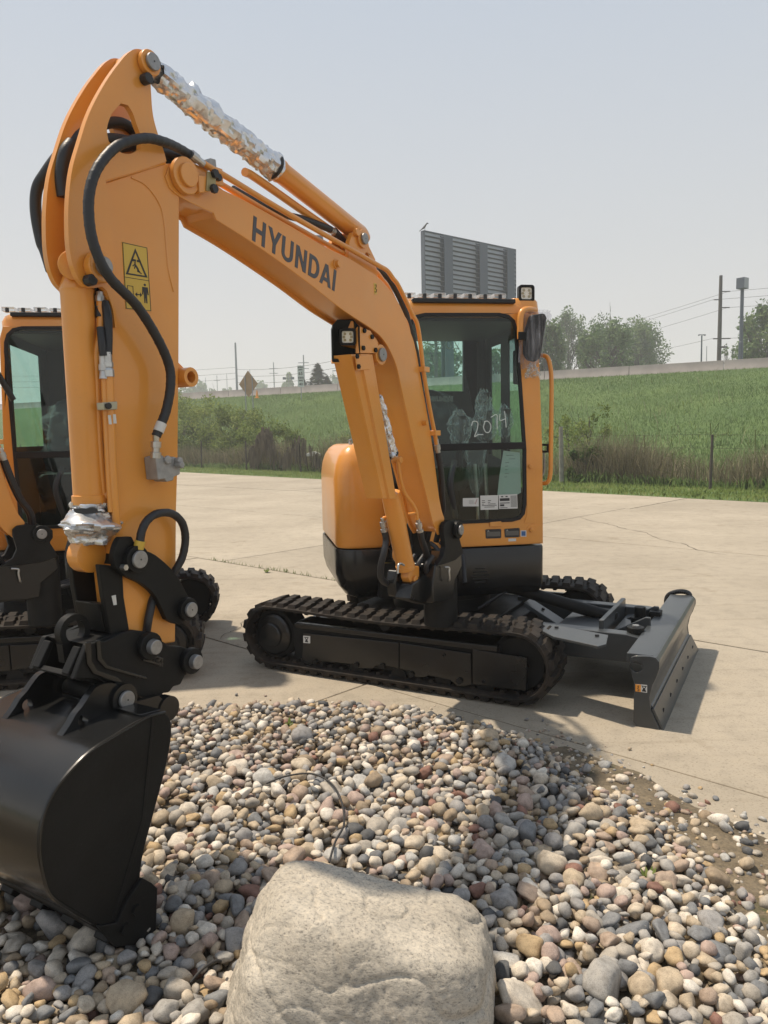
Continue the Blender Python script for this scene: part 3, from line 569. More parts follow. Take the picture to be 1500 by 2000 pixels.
MB().lathe(B(*[(2.4088,0.07,1.3244)][0]), B(*[(2.4079,0.07,1.3375)][0]), [(0, .0605), (.0005, .062), (.013, .062), (.0135, .0605)], 30).build('foil_strap', INK, bcyl)

# ---- arm cylinder above the boom
a0, a1 = B(*[(2.0927,0.072,2.8009)][0]), B(*[(0.76,0.072,2.5017)][0]); ad_ = (a1 - a0); La = ad_.length
acyl = MB().lathe(a0 + ad_ * .50, a1, [(0, .048), (.03, .048), (.031, .044), (La * .50 - .05, .044), (La * .50 - .03, .040), (La * .5, .03)], 26).build('arm_cylinder', ORANGE, EX, angle=25)
MB().cyl(a0, a0 + ad_ * .52, .024).build('piston_rod', STEEL, acyl)
MB().cyl(B(PT[0], .045, PT[1]), B(PT[0], .10, PT[1]), .042).cyl(B(CLV[0], .046, CLV[1]), B(CLV[0], .123, CLV[1]), .042).build('cylinder_eye', ORANGE, acyl, bevel=.003)
def fl(t, an):
    k = 1.0
    for c in (.12, .27, .40): k += .55 * math.exp(-((t - c) / .035) ** 4) * max(0, math.cos(an - FA + .3)) ** 3 * (.8 + .5 * noise.noise(Vector((an * 3, t * 60, 2))))
    return k
dd = ad_.normalized(); aa = dd.orthogonal().normalized(); FA = math.atan2(Vector((0, 0, 1)).dot(dd.cross(aa)), Vector((0, 0, 1)).dot(aa))
foil(a0 + ad_ * .035, a0 + ad_ * .50, .038, .049, 'foil_wrap', acyl, 9.1, .40, 30, 64, fl)
MB().lathe(a0 + ad_ * .485, a0 + ad_ * .5, [(0, .053), (.0005, .056), (.010, .056), (.0105, .053)], 30).build('foil_strap', INK, acyl)
MB().lathe(a0 + ad_ * .488, a1, [(0, .050), (.022, .050)], 26).build('foil_band', FOIL, acyl)
pipe([(1.5929,0.09,2.5929),(1.5152,0.1,2.5918),(1.1811,0.1,2.527),(0.8223,0.1,2.4599)], .017, acyl)
# pipes and hoses along the boom top
for o, dy in ((-.012, 0), (.05, 6)):
    p = hose([(s, o, z) for s, _, z in [(1.9442,0,2.5179),(1.8799,0,2.5076),(1.8023,0,2.498),(1.5362,0,2.4583),(1.1969,0,2.4147),(0.9727,0,2.3871),(0.7767,0,2.3611),(0.6977,0,2.3502),(0.641,0,2.32),(0.5877,0,2.2907),(0.4629,0,2.1747),(0.3953,0,2.1038),(0.3414,0,1.8755),(0.2786,0,1.6837),(0.2238,0,1.5445),(0.2073,0,1.4935)]], .0115, 'hydraulic_pipe', ORANGE, k=5)
    for q in [(0.3408,0,1.8945),(0.2235,0,1.5558)]: MB().prism([(q[0] - .03, q[2] - .014), (q[0] + .03, q[2] - .014), (q[0] + .03, q[2] + .014), (q[0] - .03, q[2] + .014)], bp, o - .02, o + .016).build('pipe_clamp', ORANGE, p, bevel=.003)
    q = [(0.2125,0,1.5218),(0.1905,0,1.4477)]
    MB().lathe(B(q[0][0], o, q[0][2]), B(q[1][0], o, q[1][2]), [(0, .013), (.03, .013), (.031, .018), (.06, .018), (.061, .014), (.085, .014)], 10).build('hose_fitting', STEEL, p, angle=25)
    hose([(s, o + e, z) for (s, _, z), e in zip([(0.1905,0,1.4477),(0.1571,0,1.329),(0.1105,0,1.21),(0.0495,0,1.1017),(0.0411,0,0.9218)], (0, 0, .02, .05, .1))], .017)
    q = [(1.9728,0,2.5253),(1.9394,0,2.5157)]
    MB().lathe(B(q[0][0], o, q[0][2]), B(q[1][0], o, q[1][2]), [(-.01, .017), (.02, .017), (.021, .013), (.05, .013)], 12).build('hose_fitting', STEEL, p, angle=25)
MB().prism([(1.2188,2.4231),(1.1232,2.4428),(1.1098,2.3948),(1.1718,2.3872)], bp, .06, .09).build('pipe_clamp', VALVE, boom, bevel=.003)
MB().prism([(1.8919,2.5202),(1.8723,2.5502),(1.8465,2.5522),(1.8432,2.5194)], bp, .0, .05).build('pipe_clamp', VALVE, boom, bevel=.004)
hose([(1.6535,0.1,2.5133),(1.5203,0.1,2.4968),(1.3252,0.1,2.4904),(1.2321,0.09,2.4924),(1.1154,0.08,2.4898),(1.0375,0.08,2.4883)], .016)
MB().lathe(B(*[(1.0572,0.08,2.4887)][0]), B(*[(0.9774,0.08,2.4779)][0]), [(0, .014), (.03, .014), (.031, .018), (.06, .018)], 10).build('hose_fitting', STEEL, acyl, angle=25)
hose([(1.0096,0.08,2.485),(0.9145,0.09,2.4525),(0.8384,0.09,2.4268),(0.7276,0.09,2.3984)], .02)
hose([(0.6182,0.1,2.3937),(0.496,0.1,2.3549),(0.3689,0.1,2.2549),(0.2911,0.1,2.129),(0.1922,0.12,2.001),(0.0858,0.15,1.8089)], .018)

# ---- boom cylinder
p0, p1 = B(*[(0.8128,0.07,1.9489)][0]), B(*[(0.4255,0.07,0.8215)][0])
p1b = B(*[(0.3884,0.07,0.7643)][0]); dcy = (p1 - p0); Lb = dcy.length
bm_c = MB().lathe(p0 + dcy * .62, p1, [(0, .050), (Lb * .38 - .03, .050), (Lb * .38 - .028, .053), (Lb * .38 - .006, .053), (Lb * .38, .047)], 28).build('boom_cylinder', ORANGE, EX, angle=25)
MB().cyl(p0, p0 + dcy * .66, .026).build('piston_rod', STEEL, bm_c)
e0 = c1([(0.3829,0.7605)])
MB().prism([(0.4358,0.8428),(0.3238,0.8254),(0.3213,0.724),(0.4118,0.7343),(0.4434,0.7794)], bp, .045, .095).prism(circ(e0, .022), bp, .03, .045).build('cylinder_eye', ORANGE, bm_c, bevel=.004)
# folded guard over the rod
gA, gB = [(1.0186,1.9234),(0.7604,1.236)], [(0.8175,1.9389),(0.6223,1.2248)]
def gpt(t, x, o): return B((gA[0][0] * (1 - t) + gA[1][0] * t) * (1 - x) + (gB[0][0] * (1 - t) + gB[1][0] * t) * x, o, (gA[0][1] * (1 - t) + gA[1][1] * t) * (1 - x) + (gB[0][1] * (1 - t) + gB[1][1] * t) * x)
prof = [(.0, .10), (0, .02), (.05, .002), (.30, .0), (.34, -.012), (.70, -.012), (.74, .0), (.95, .0), (1, .01), (1, .05), (.97, .05), (.96, .02), (.92, .012), (.05, .012), (.03, .03), (.03, .10)]
MB().loft([[gpt(t, x, o) for x, o in prof] for t in (0, 1)]).build('rod_guard', ORANGE, bm_c, bevel=.0025)
MB().prism([(1.0011,1.9174),(0.8975,1.9253),(0.8824,1.8616),(0.987,1.8506)], bp, -.018, -.012).build('guard_plate', ORANGE, bm_c, bevel=.002)
mb = MB()
for q in [(0.9928,1.9143),(0.982,1.8684)]: bolt(mb, bp, q, -.0185, .012, .008)
mb.build('guard_bolt', BLACKM, bm_c)
# crumpled foil along the rod
foil(B(*[(0.7079,0.05,1.7414)][0]), B(*[(0.5759,0.05,1.4355)][0]), .022, .030, 'foil_wrap', bm_c, 5.7, .45, 30, 60)
MB().lathe(B(*[(0.5854,0.05,1.4543)][0]), B(*[(0.5612,0.05,1.4164)][0]), [(0, .036), (.008, .036)], 20).build('foil_strap', INK, bm_c)
pipe([(0.6083,0,1.4235),(0.5907,0,1.3387),(0.5553,-0.005,1.2517),(0.4807,-0.01,1.184),(0.4437,-0.01,1.1397),(0.4339,-0.01,1.0975)], .010, bm_c)
MB().prism(circ(c1([(0.5981,1.4231)]), .018, 10), bp, -.015, .03).build('pipe_port', ORANGE, bm_c, bevel=.003)
pipe([(0.4792,0.02,1.1311),(0.4648,0,1.1332),(0.4493,-0.01,1.1375)], .007, bm_c)
pipe([(0.5549,0.06,1.1289),(0.5518,0.1,1.1216),(0.5763,0.12,1.1124)], .009, bm_c)
pipe([(0.4836,0.1,0.9735),(0.4638,0.12,0.8997),(0.4599,0.11,0.8718)], .010, bm_c)
for q0, q1, pts in (([(0.4283,-0.01,1.0997)][0], [(0.4077,-0.01,1.0422)][0], [(0.4077,-0.01,1.0422),(0.369,0,0.9784),(0.2594,0.03,0.8762),(0.2021,0.05,0.7637),(0.1443,0.06,0.6337)]), ([(0.5762,0.12,1.1151)][0], [(0.5632,0.12,1.0538)][0], [(0.5632,0.12,1.0538),(0.5448,0.12,0.9941),(0.5679,0.12,0.9285),(0.5693,0.14,0.8585),(0.5352,0.16,0.7819),(0.4576,0.16,0.7403),(0.3919,0.14,0.7591)])):
    f_ = MB().lathe(B(*q0), B(*q1), [(0, .011), (.02, .011), (.021, .018), (.045, .018), (.046, .014), (.06, .014), (.061, .019), (.075, .019)], 10).build('hose_fitting', STEEL, bm_c, angle=25)
    hose(pts, .018)

# ---- swing bracket at the boom foot
brk = [(0.1521,1.0561),(0.1018,1.0596),(-0.0144,1.0384),(-0.0471,1.0107),(-0.046,0.9652),(-0.0252,0.9374),(-0.0509,0.8884),(-0.0703,0.846),(0.0305,0.821),(0.146,0.8176),(0.2684,0.8219),(0.1883,0.865),(0.1621,0.917),(0.1785,0.9979),(0.1774,1.0356)]
sb = MB().prism(brk, bp, -.035, -.004).prism(brk, bp, .174, .21).prism(circ(FOOT, .052), bp, -.06, -.034).prism(circ(FOOT, .052), bp, .209, .235).build('swing_bracket', BLACKM, EX, bevel=.006)
pin(sb, FOOT, -.061, .030)
MB().prism([(0.2682,0.8305),(-0.0569,0.854),(-0.0685,0.7694),(0.0336,0.6945),(0.049,0.6063),(0.1266,0.6001),(0.2983,0.6162),(0.3077,0.6989)], bp, -.03, .20).prism([(0.4593,0.8186),(0.3263,0.8087),(0.1132,0.7689),(-0.0252,0.7065),(-0.0879,0.5701),(0.1069,0.5617),(0.4645,0.6727),(0.4833,0.7495)], bp, .105, .17).prism([(0.4424,0.7496),(0.2688,0.7771),(0.123,0.7232),(0.075,0.6093),(0.2622,0.5954),(0.4783,0.6667)], bp, .02, .12).build('bracket_body', BLACK, sb, bevel=.012)
MB().cyl(B(.0, .085, .42), B(.0, .085, .84), .10).build('swing_post', BLACKM, sb, bevel=.006)
for P in ([(0.2048,-0.05,0.8069),(0.1681,-0.06,0.799),(0.1687,-0.06,0.7728),(0.1634,-0.06,0.7309),(0.1568,-0.05,0.723)], [(0.6622,-0.02,0.845),(0.6556,-0.02,0.8864),(0.6297,-0.02,0.8904),(0.599,-0.02,0.8776)]):
    hose(P, .006, 'grab_loop', STEEL, sb, k=5)
for o_ in (0, .05, .10):
    hose([(s + o_ * .2, o + o_, z) for s, o, z in [(0.2489,0,0.8767),(0.2915,0.02,0.8096),(0.1795,0.05,0.7007),(-0.0398,0.1,0.6266),(-0.2601,0.15,0.6472)]], .014)
for a_ in ((-.02, .55), (.05, .56), (.12, .57)):
    P = catmull([H(-.22 + a_[0], .30, .78), H(-.18 + a_[0], .42, .86), H(-.12 + a_[0], .52, .80), H(-.12 + a_[0], .6, .62)], 6); MB().tube(P, .015, 8).build('hydraulic_hose', HOSE, EX, angle=60)

# ---- bucket linkage
LK, GA, CA, CB, EA, EB = [c1([(2.3357,1.1695)]), c1([(2.1258,0.9625)]), c1([(2.3026,0.8756)]), c1([(2.1228,0.7778)]), c1([(2.4402,0.744)]), c1([(2.2579,0.6545)])]
gl_ = [(2.3893,1.24),(2.3811,1.2455),(2.3392,1.242),(2.3207,1.2112),(2.2449,1.1683),(2.1666,1.0965),(2.1241,1.0296),(2.0966,0.9695),(2.101,0.9372),(2.131,0.9179),(2.164,0.916),(2.2105,0.9424),(2.2341,0.9934),(2.2577,1.0365),(2.3102,1.084),(2.3619,1.1132),(2.4071,1.1504),(2.4129,1.1808),(2.4093,1.2049)]
gl_ = smooth2(gl_)
for o in (-.035, .185):
    k = MB().prism(gl_, bp, o, o + .024).prism(circ(LK, .044), bp, o - .022 if o < 0 else o + .023, o + .001 if o < 0 else o + .045).prism(circ(GA, .040), bp, o - .022 if o < 0 else o + .023, o + .001 if o < 0 else o + .045).build('guide_link', BLACKM, EX, bevel=.004)
    if o < 0: pin(k, LK, o - .023, .029); pin(k, GA, o - .023, .026)
    MB().prism(circ(c1([(2.3835,1.15)]), .010, 6), bp, o - .02, o).build('link_bolt', STEEL, k)
mb = MB().cyl(B(LK[0], -.012, LK[1]), B(LK[0], .185, LK[1]), .046).cyl(B(GA[0], -.012, GA[1]), B(GA[0], .185, GA[1]), .038)
sl = [(2.4484,1.1667),(2.3597,1.1463),(2.3601,1.0474),(2.3453,0.9306),(2.3391,0.8983),(2.2647,0.8592),(2.2882,0.8335),(2.3508,0.8463),(2.4211,0.9414),(2.4396,1.0707)]
hl = mb.prism(sl, bp, -.009, .014).prism(sl, bp, .13, .155).prism([(2.4455,1.0391),(2.364,1.0195),(2.3498,0.9248),(2.4249,0.9422)], bp, .014, .13).build('bucket_link', BLACKM, EX, bevel=.005)
MB().prism([(2.4094,1.0594),(2.3936,1.0597),(2.3917,1.0277),(2.4036,1.0284)], bp, -.0105, -.0085).build('part_label', WHITEL, hl, angle=None)
# looped whip hose by the link
hose([(2.3209,-0.05,1.2208),(2.3102,-0.05,1.2578),(2.285,-0.05,1.2901),(2.241,-0.05,1.3076),(2.1769,-0.045,1.3012),(2.1283,-0.04,1.2662),(2.1104,-0.035,1.2105),(2.1213,-0.03,1.1489),(2.1427,-0.02,1.1067),(2.1566,0,1.0715),(2.148,0.03,1.0313)], .0135, ribs=True, k=10)
MB().tube([B(*q) for q in [(2.3241,-0.045,1.2009),(2.3184,-0.05,1.2271)]], .017, 10).build('hose_tag', YELLOWD, EX)
hose([(2.223,0.01,1.0291),(2.247,-0.005,1),(2.2675,-0.01,0.9523),(2.2703,0,0.908)], .014)

# ---- quick coupler
cpl = [(2.531,0.9349),(2.4605,0.9308),(2.4053,0.941),(2.3529,0.9391),(2.3038,0.9227),(2.2625,0.8939),(2.2072,0.8521),(2.1527,0.8351),(2.1157,0.8149),(2.0837,0.7806),(2.0733,0.7478),(2.1015,0.7292),(2.1426,0.7294),(2.1656,0.7028),(2.1981,0.705),(2.2173,0.6907),(2.2464,0.6958),(2.2415,0.6673),(2.277,0.6676),(2.3346,0.7101),(2.4098,0.7535),(2.491,0.8172),(2.5841,0.8404)]
qc = MB().prism(cpl, bp, -.038, -.016).prism(cpl, bp, .166, .188).build('quick_coupler', BLACKM, EX, bevel=.005)
mb = MB()
for c in (CA, CB): mb.prism(circ(c, .046), bp, -.062, -.036).prism(circ(c, .046), bp, .187, .21).prism(circ(c, .036), bp, -.016, .166)
mb.prism(circ(EB, .04), bp, -.06, -.03).build('coupler_boss', BLACKM, qc, bevel=.005)
for c, r_ in ((CA, .026), (CB, .026)):
    MB().cyl(B(c[0], -.062, c[1]), B(c[0], -.085, c[1]), r_, 24, r_ * .93).build('pin', PINM, qc, bevel=.003)
pin(qc, EB, -.061, .026)
rib = [(2.5167,0.9429),(2.4946,0.9408),(2.4915,0.8754),(2.4727,0.8459),(2.3168,0.76),(2.3184,0.7674),(2.4663,0.8556),(2.4799,0.8804),(2.4798,0.9372)]
MB().prism([(2.5384,0.945),(2.5203,0.9438),(2.5208,0.8831),(2.5045,0.8498),(2.4307,0.8062),(2.4049,0.7753),(2.398,0.7564),(2.4216,0.7635),(2.4359,0.7877),(2.5199,0.8411),(2.5394,0.8785)], bp, -.046, -.037).prism([(2.502,0.941),(2.4871,0.9406),(2.4835,0.883),(2.4663,0.8556),(2.3138,0.773),(2.3144,0.7628),(2.4746,0.8448),(2.5007,0.8778)], bp, -.046, -.037).build('coupler_rib', BLACK, qc, bevel=.003)
MB().prism([(2.5239,0.9331),(2.4016,0.9368),(2.3953,0.9118),(2.5037,0.9055)], bp, -.014, .165).prism([(2.5867,0.8538),(2.5388,0.9272),(2.525,0.9173),(2.57,0.8396)], bp, -.014, .02).prism([(2.5867,0.8538),(2.5388,0.9272),(2.525,0.9173),(2.57,0.8396)], bp, .13, .165).prism([(2.5837,0.8466),(2.5687,0.8583),(2.3973,0.76),(2.4061,0.749)], bp, -.014, .165).build('coupler_body', BLACKM, qc, bevel=.004)
q00, q10, q01, q11 = [Vector(q) for q in [(2.3292,0.8314),(2.2473,0.7885),(2.3168,0.8591),(2.2409,0.8186)]]
pl_ = MB().prism([tuple(q00), tuple(q10), tuple(q11), tuple(q01)], bp, -.0385, -.046).build('name_plate', BLACK, qc, bevel=.003)
text_mesh('KT10NC-4', 1, BLACKM, 'embossed_lettering', pl_, lambda x, y, t: B(*(lambda q: (q.x, -.0475, q.y))(q00.lerp(q10, .5 + x / 5.6).lerp(q01.lerp(q11, .5 + x / 5.6), .5 + y * .75))), bold=.02)
ey = c1([(2.5036,0.9586)])
MB().prism(circ(ey, .055, 24), bp, .05, .08, [circ(ey, .034, 20)]).prism([(ey[0] - .03, ey[1] - .09), (ey[0] + .045, ey[1] - .09), (ey[0] + .05, ey[1] - .03), (ey[0] - .05, ey[1] - .03)], bp, .05, .08).build('lifting_eye', BLACKM, qc, bevel=.003)

# ---- bucket
BO = -.23; BW = .60
side = [(2.4878,0.7244),(2.4547,0.723),(2.4149,0.718),(2.3938,0.6948),(2.3874,0.6632),(2.4026,0.5865),(2.474,0.4196),(2.5247,0.3026),(2.5479,0.1807),(2.6078,0.1266),(2.7035,0.2013),(2.7694,0.2766),(2.8268,0.3494),(2.8448,0.4134),(2.8513,0.4902),(2.8369,0.5677),(2.8029,0.6233),(2.7539,0.6602),(2.6869,0.6926),(2.6053,0.7076)]
side = smooth2(side); bk = MB()
for o in (BO, BO + BW - .014): bk.prism(side, bp, o, o + .014)
curve = [(2.4109,0.7167),(2.4547,0.723),(2.4878,0.7244),(2.6053,0.7076),(2.6869,0.6926),(2.7539,0.6602),(2.8029,0.6233),(2.8369,0.5677),(2.8513,0.4902),(2.8448,0.4134),(2.8268,0.3494),(2.7694,0.2766),(2.7035,0.2013),(2.6183,0.1058)]
cv = [q for q in catmull([Vector((*q, 0)) for q in curve], 4)]
inn = []
for i, q in enumerate(cv):
    d = (cv[min(i + 1, len(cv) - 1)] - cv[max(i - 1, 0)]).normalized(); inn.append(q + Vector((-d.y, d.x, 0)) * .014)
cen = Vector((sum(q[0] for q in side) / len(side), sum(q[1] for q in side) / len(side), 0))
if (inn[12] - cen).length > (cv[12] - cen).length: inn = [q * 2 - p_ for q, p_ in zip(cv, inn)]
n_ = len(cv); vs = [B(q.x, o, q.y) for o in (BO + .002, BO + BW - .002) for q in cv] + [B(q.x, o, q.y) for o in (BO + .002, BO + BW - .002) for q in inn]; fs = []
for i in range(n_ - 1): fs += [(i, i + 1, n_ + i + 1, n_ + i), (2 * n_ + i, 3 * n_ + i, 3 * n_ + i + 1, 2 * n_ + i + 1), (i, 2 * n_ + i, 2 * n_ + i + 1, i + 1), (n_ + i, n_ + i + 1, 3 * n_ + i + 1, 3 * n_ + i)]
fs += [(0, n_, 3 * n_, 2 * n_), (n_ - 1, 3 * n_ - 1, 4 * n_ - 1, 2 * n_ - 1)]
bucket = MB().add(vs, fs).build('bucket', BLACK, EX, angle=28)
bk.build('side_wall', BLACKM, bucket, bevel=.003)
MB().prism([(2.5394,0.2537),(2.5066,0.2202),(2.4865,0.193),(2.501,0.0588),(2.5599,0.0545),(2.6492,0.1023),(2.7022,0.1959),(2.6377,0.1678),(2.6022,0.2108)], bp, BO - .016, BO - .0005).build('side_cutter', BLACKM, bucket, bevel=.003)
mb = MB()
for q in [(2.5721,0.1733),(2.6152,0.1391)]: bolt(mb, bp, q, BO - .0165, .016, .01)
mb.build('cutter_bolt', BLACKM, bucket)
MB().prism([(2.7078,0.2129),(2.6159,0.1139),(2.5563,0.0523),(2.5644,0.0442),(2.6279,0.0988),(2.7122,0.1987)], bp, BO, BO + BW).build('cutting_edge', BLACKM, bucket, bevel=.002)
MB().tube([B(q.x, BO - .0005, q.y) for q in cv], .0055, 6).build('weld_bead', BLACK, bucket)
# stiffener lip along side wall and heel
MB().prism([(2.4627,0.7209),(2.4547,0.723),(2.5075,0.4185),(2.6303,0.1714),(2.6441,0.1793),(2.5206,0.4245)], bp, BO - .003, BO + .001).build('wall_bead', BLACKM, bucket, bevel=.001)
MB().prism([(2.4873,0.7322),(2.4064,0.7234),(2.4031,0.7109),(2.4843,0.7186)], bp, BO + .02, BO + BW - .02).build('top_plate', BLACK, bucket, bevel=.003)
ear = [(2.5,0.8095),(2.4627,0.7971),(2.4411,0.7709),(2.439,0.7437),(2.4084,0.7242),(2.2964,0.7103),(2.2636,0.672),(2.2699,0.6421),(2.3226,0.6383),(2.4566,0.6261),(2.5613,0.6146),(2.6341,0.5881),(2.6738,0.557),(2.7156,0.6657),(2.6605,0.6979),(2.6279,0.7271),(2.609,0.749),(2.5869,0.7639),(2.5564,0.7925),(2.5335,0.808)]
ear = smooth2(ear); eh = c1([(2.5862,0.7226)])
for o in (-.075, .20):
    k = MB().prism(ear, bp, o, o + .026, [circ(eh, .018, 14)]).prism(circ(EA, .048), bp, o - .012, o + .038).prism(circ(EB, .042), bp, o - .006, o + .03).build('bucket_ear', BLACK, bucket, bevel=.004)
    if o < 0: pin(k, EA, o - .013, .028)
for c in (EA, EB): MB().cyl(B(c[0], -.05, c[1]), B(c[0], .2, c[1]), .030).build('bucket_pin', BLACKM, bucket, bevel=.003)
for kk in range(4):
    o = BO + .04 + kk * .155
    MB().loft([[B(a, o + e * wd, b) for a, b, e in ((q[0], q[1], -1), (q[0], q[1], 1), (q[0] + dx, q[1] - .03, 1), (q[0] + dx, q[1] - .03, -1))] for q, wd, dx in (([(2.6395,0.1405)][0], .03, .02), ([(2.5782,0.0656)][0], .028, .01), ([(2.5006,0.0019)][0], .018, .004))]).build('bucket_tooth', BLACKM, bucket, bevel=.004)

BOOM_SET = set(EX.children)
# ---- house: skirt, hood, counterweight
def zloft(plan, levels):      # plan outline lofted through (z, inset)
    return [[H(a, b, z) for a, b in (inset(plan, d) if d else (plan if area2(plan) > 0 else plan[::-1]))] for z, d in levels]
right = rrect(-.04, .585, -.62, .462, .05); left = rrect(-.770, -.26, -.80, .31, .17, 7); mid = rrect(-.40, .30, -.78, .20, .1)
sk = MB().loft(zloft(left, [(.47, .14), (.50, .07), (.56, .025), (.64, .004), (.80, 0), (.812, .004)])).loft(zloft(right, [(.50, .03), (.53, .008), (.56, 0), (.80, 0), (.812, .006)])).loft(zloft(mid, [(.45, 0), (.80, 0)])).build('house_skirt', BLACK, EX, bevel=0, angle=38)
MB().loft(zloft(rrect(-.50, .10, .05, .325, .03), [(.49, 0), (.72, 0)])).build('swing_mount', BLACKM, sk, bevel=.006)
mb = MB()
for i in range(5): mb.prism(rrect(.08 + abs(i - 2) * .012, .20 - abs(i - 2) * .012, .675 - i * .022, .684 - i * .022, .003, 2), hf, .458, .4655)
mb.build('vent_slot', mat('vent_dark', (.004, .004, .004), .6), sk)
MB().prism([(-0.4726,0.723),(-0.4013,0.7195),(-0.4023,0.6687),(-0.4737,0.6723)], hf, .3115, .3135).build('warning_label', YELLOWD, sk, angle=None)
MB().prism([(-0.466,0.7159),(-0.4083,0.7131),(-0.4084,0.7029),(-0.4662,0.7058)], hf, .3136, .314).prism([(-0.4528,0.6984),(-0.4396,0.6774),(-0.4668,0.6787)], hf, .3136, .314).prism([(-0.429,0.6972),(-0.4158,0.6762),(-0.4413,0.6775)], hf, .3136, .314).build('pictogram', INK, sk, angle=None)
hood = MB().loft(zloft(rrect(-.765, -.372, -.78, .285, .13, 8), [(.818, .012), (.84, .0), (1.28, .0), (1.36, .012), (1.42, .034), (1.46, .062), (1.485, .098), (1.492, .125)])).build('engine_hood', ORANGE, EX, angle=40)
MB().loft(zloft(rrect(-.60, -.44, .0, .10, .03), [(1.485, 0), (1.505, 0), (1.512, .008)])).build('hood_cap', VALVE, hood, bevel=.003)
MB().tube([H(-.63, .05, 1.49), H(-.63, .05, 1.52), H(-.62, .07, 1.52)], .012, 8).build('hood_latch', STEEL, hood)
MB().loft(zloft(rrect(-.36, .58, -.92, -.705, .08), [(.818, 0), (1.40, 0), (1.44, .03)])).build('rear_cover', ORANGE, EX, angle=40)
mb = MB()
for i in range(9): mb.prism([(-.30 + i * .035, .835), (-.275 + i * .035, .835), (-.262 + i * .035, .862), (-.287 + i * .035, .862)], hf, .2005, .23)
mb.build('foot_grille', BLACKM, EX)
# plinth under the hood, between hood and swing post
MB().loft(zloft(rrect(-.42, -.02, -.3, .24, .05), [(.80, 0), (.90, 0), (.93, .02)])).build('floor_plinth', BLACKM, EX, bevel=.004)

# ---- cab
CW0, CW1 = -.365, .575
outer = [(CW0, .822), (CW1, .822), (CW1 - .004, 1.4), (CW1 - .034, 2.22), (CW1 - .06, 2.30), (CW0 + .05, 2.30), (CW0 + .025, 2.22), (CW0, 1.4)]
win = [(-0.3111,2.1338),(-0.3068,2.1961),(-0.2897,2.2459),(-0.2535,2.2803),(-0.1981,2.2931),(0.2821,2.2967),(0.3428,2.2845),(0.38,2.2529),(0.3968,2.1957),(0.4267,1.8258),(0.4535,1.4331),(0.4529,1.0846),(0.4424,1.0247),(0.4143,0.9923),(0.362,0.9809),(-0.0327,0.9799),(-0.2177,0.9807),(-0.2709,0.9926),(-0.2902,1.0359),(-0.2976,1.3862),(-0.3043,1.7693)]
cab = MB().prism(outer, hf, .395, .452, [win]).build('cab', ORANGE, EX, bevel=.010)
# gasket round the glass
gk = inset(win, -.006); gi = inset(win, .016)
MB().prism(gk, hf, .440, .4585, [gi]).build('window_gasket', BARM, cab, bevel=.003)
zb = [(-0.1441,1.4662),(0.4328,1.4533)]; ZB = zb[0][1]
MB().prism([(-.29, ZB - .022), (.455, ZB - .022), (.455, ZB + .022), (-.29, ZB + .022)], hf, .436, .466).build('window_bar', BARM, cab, bevel=.004)
upper = [q for q in gi if q[1] > ZB]; lower = [q for q in gi if q[1] <= ZB]
def clipz(poly, z, keep_up):
    out = []
    for i in range(len(poly)):
        a, b = poly[i - 1], poly[i]; ia, ib = (a[1] > z) == keep_up, (b[1] > z) == keep_up
        if ia != ib:
            t = (z - a[1]) / (b[1] - a[1]); out.append((a[0] + (b[0] - a[0]) * t, z))
        if ib: out.append(b)
    return out
wu = MB().prism(clipz(gi, ZB, True), hf, .4475, .4515).build('front_window', GLASS, cab, angle=None)
wl = MB().prism(clipz(gi, ZB, False), hf, .4475, .4515).build('lower_window', GLASSD, cab, angle=None)
# front sill bracket, bolts, plates
MB().prism([(0.2105,0.9777),(0.2864,0.9814),(0.2862,0.9481),(0.2103,0.9478)], hf, .452, .462).build('sill_clip', ORANGE, cab, bevel=.002)
MB().prism([(CW0 + .25, .93), (.46, .925), (.48, .945), (.57, .945), (.57, .83), (CW0 + .25, .83)], hf, .4521, .4565).build('sill_panel', ORANGE, cab, bevel=.0015)
MB().prism([(0.4575,1.4331),(0.5096,1.4319),(0.5199,0.9588),(0.4428,0.9618),(0.4638,1.018)], hf, .4521, .456).build('pillar_panel', ORANGE, cab, bevel=.0015)
for q in [(0.4851,1.3301),(0.4917,0.9162)]: MB().prism(circ(q, .014, 12), hf, .456, .475).prism(circ(q, .008, 8), hf, .475, .477).build('cab_bolt', ORANGE, cab, bevel=.002)
for P in ([(0.1799,0.9322),(0.2868,0.9311),(0.2865,0.8709),(0.1829,0.8721)], [(0.3076,0.9303),(0.412,0.9327),(0.4118,0.8722),(0.3108,0.8732)]):
    q00, q10, q11, q01 = [Vector(q) for q in (P[3], P[2], P[1], P[0])]
    on = lambda x, y: tuple((q00 * (1 - x) + q10 * x) * (1 - y) + (q01 * (1 - x) + q11 * x) * y)
    pl_ = MB().prism([on(*q) for q in rrect(0, 1, 0, 1, .08, 2)], hf, .4566, .4585).build('data_plate', INK, cab, angle=None)
    mb = MB().prism([on(*q) for q in ((.06, .22), (.94, .22), (.94, .72), (.06, .72))], hf, .4586, .4592)
    for x, y in ((.07, .1), (.93, .1), (.07, .9), (.93, .9)): mb.prism([on(x + .03 * math.cos(k), y + .05 * math.sin(k)) for k in range(6)], hf, .4586, .461)
    mb.build('plate_print', PLATEM, pl_, angle=None)
    MB().prism([on(*q) for q in ((.10, .74), (.18, .95), (.26, .74), (.2, .74), (.18, .82), (.16, .74))], hf, .4586, .4592).build('plate_logo', PINM, pl_, angle=None)
MB().prism([(0.4189,0.9156),(0.4574,0.914),(0.4574,0.8736),(0.4188,0.8753)], hf, .4566, .458).build('blue_sticker', WHITEL, cab, angle=None)
MB().prism([(0.4242,0.9104),(0.4522,0.9092),(0.4521,0.8789),(0.4241,0.8801)], hf, .4581, .4586).build('sticker_print', BLUED, cab, angle=None)
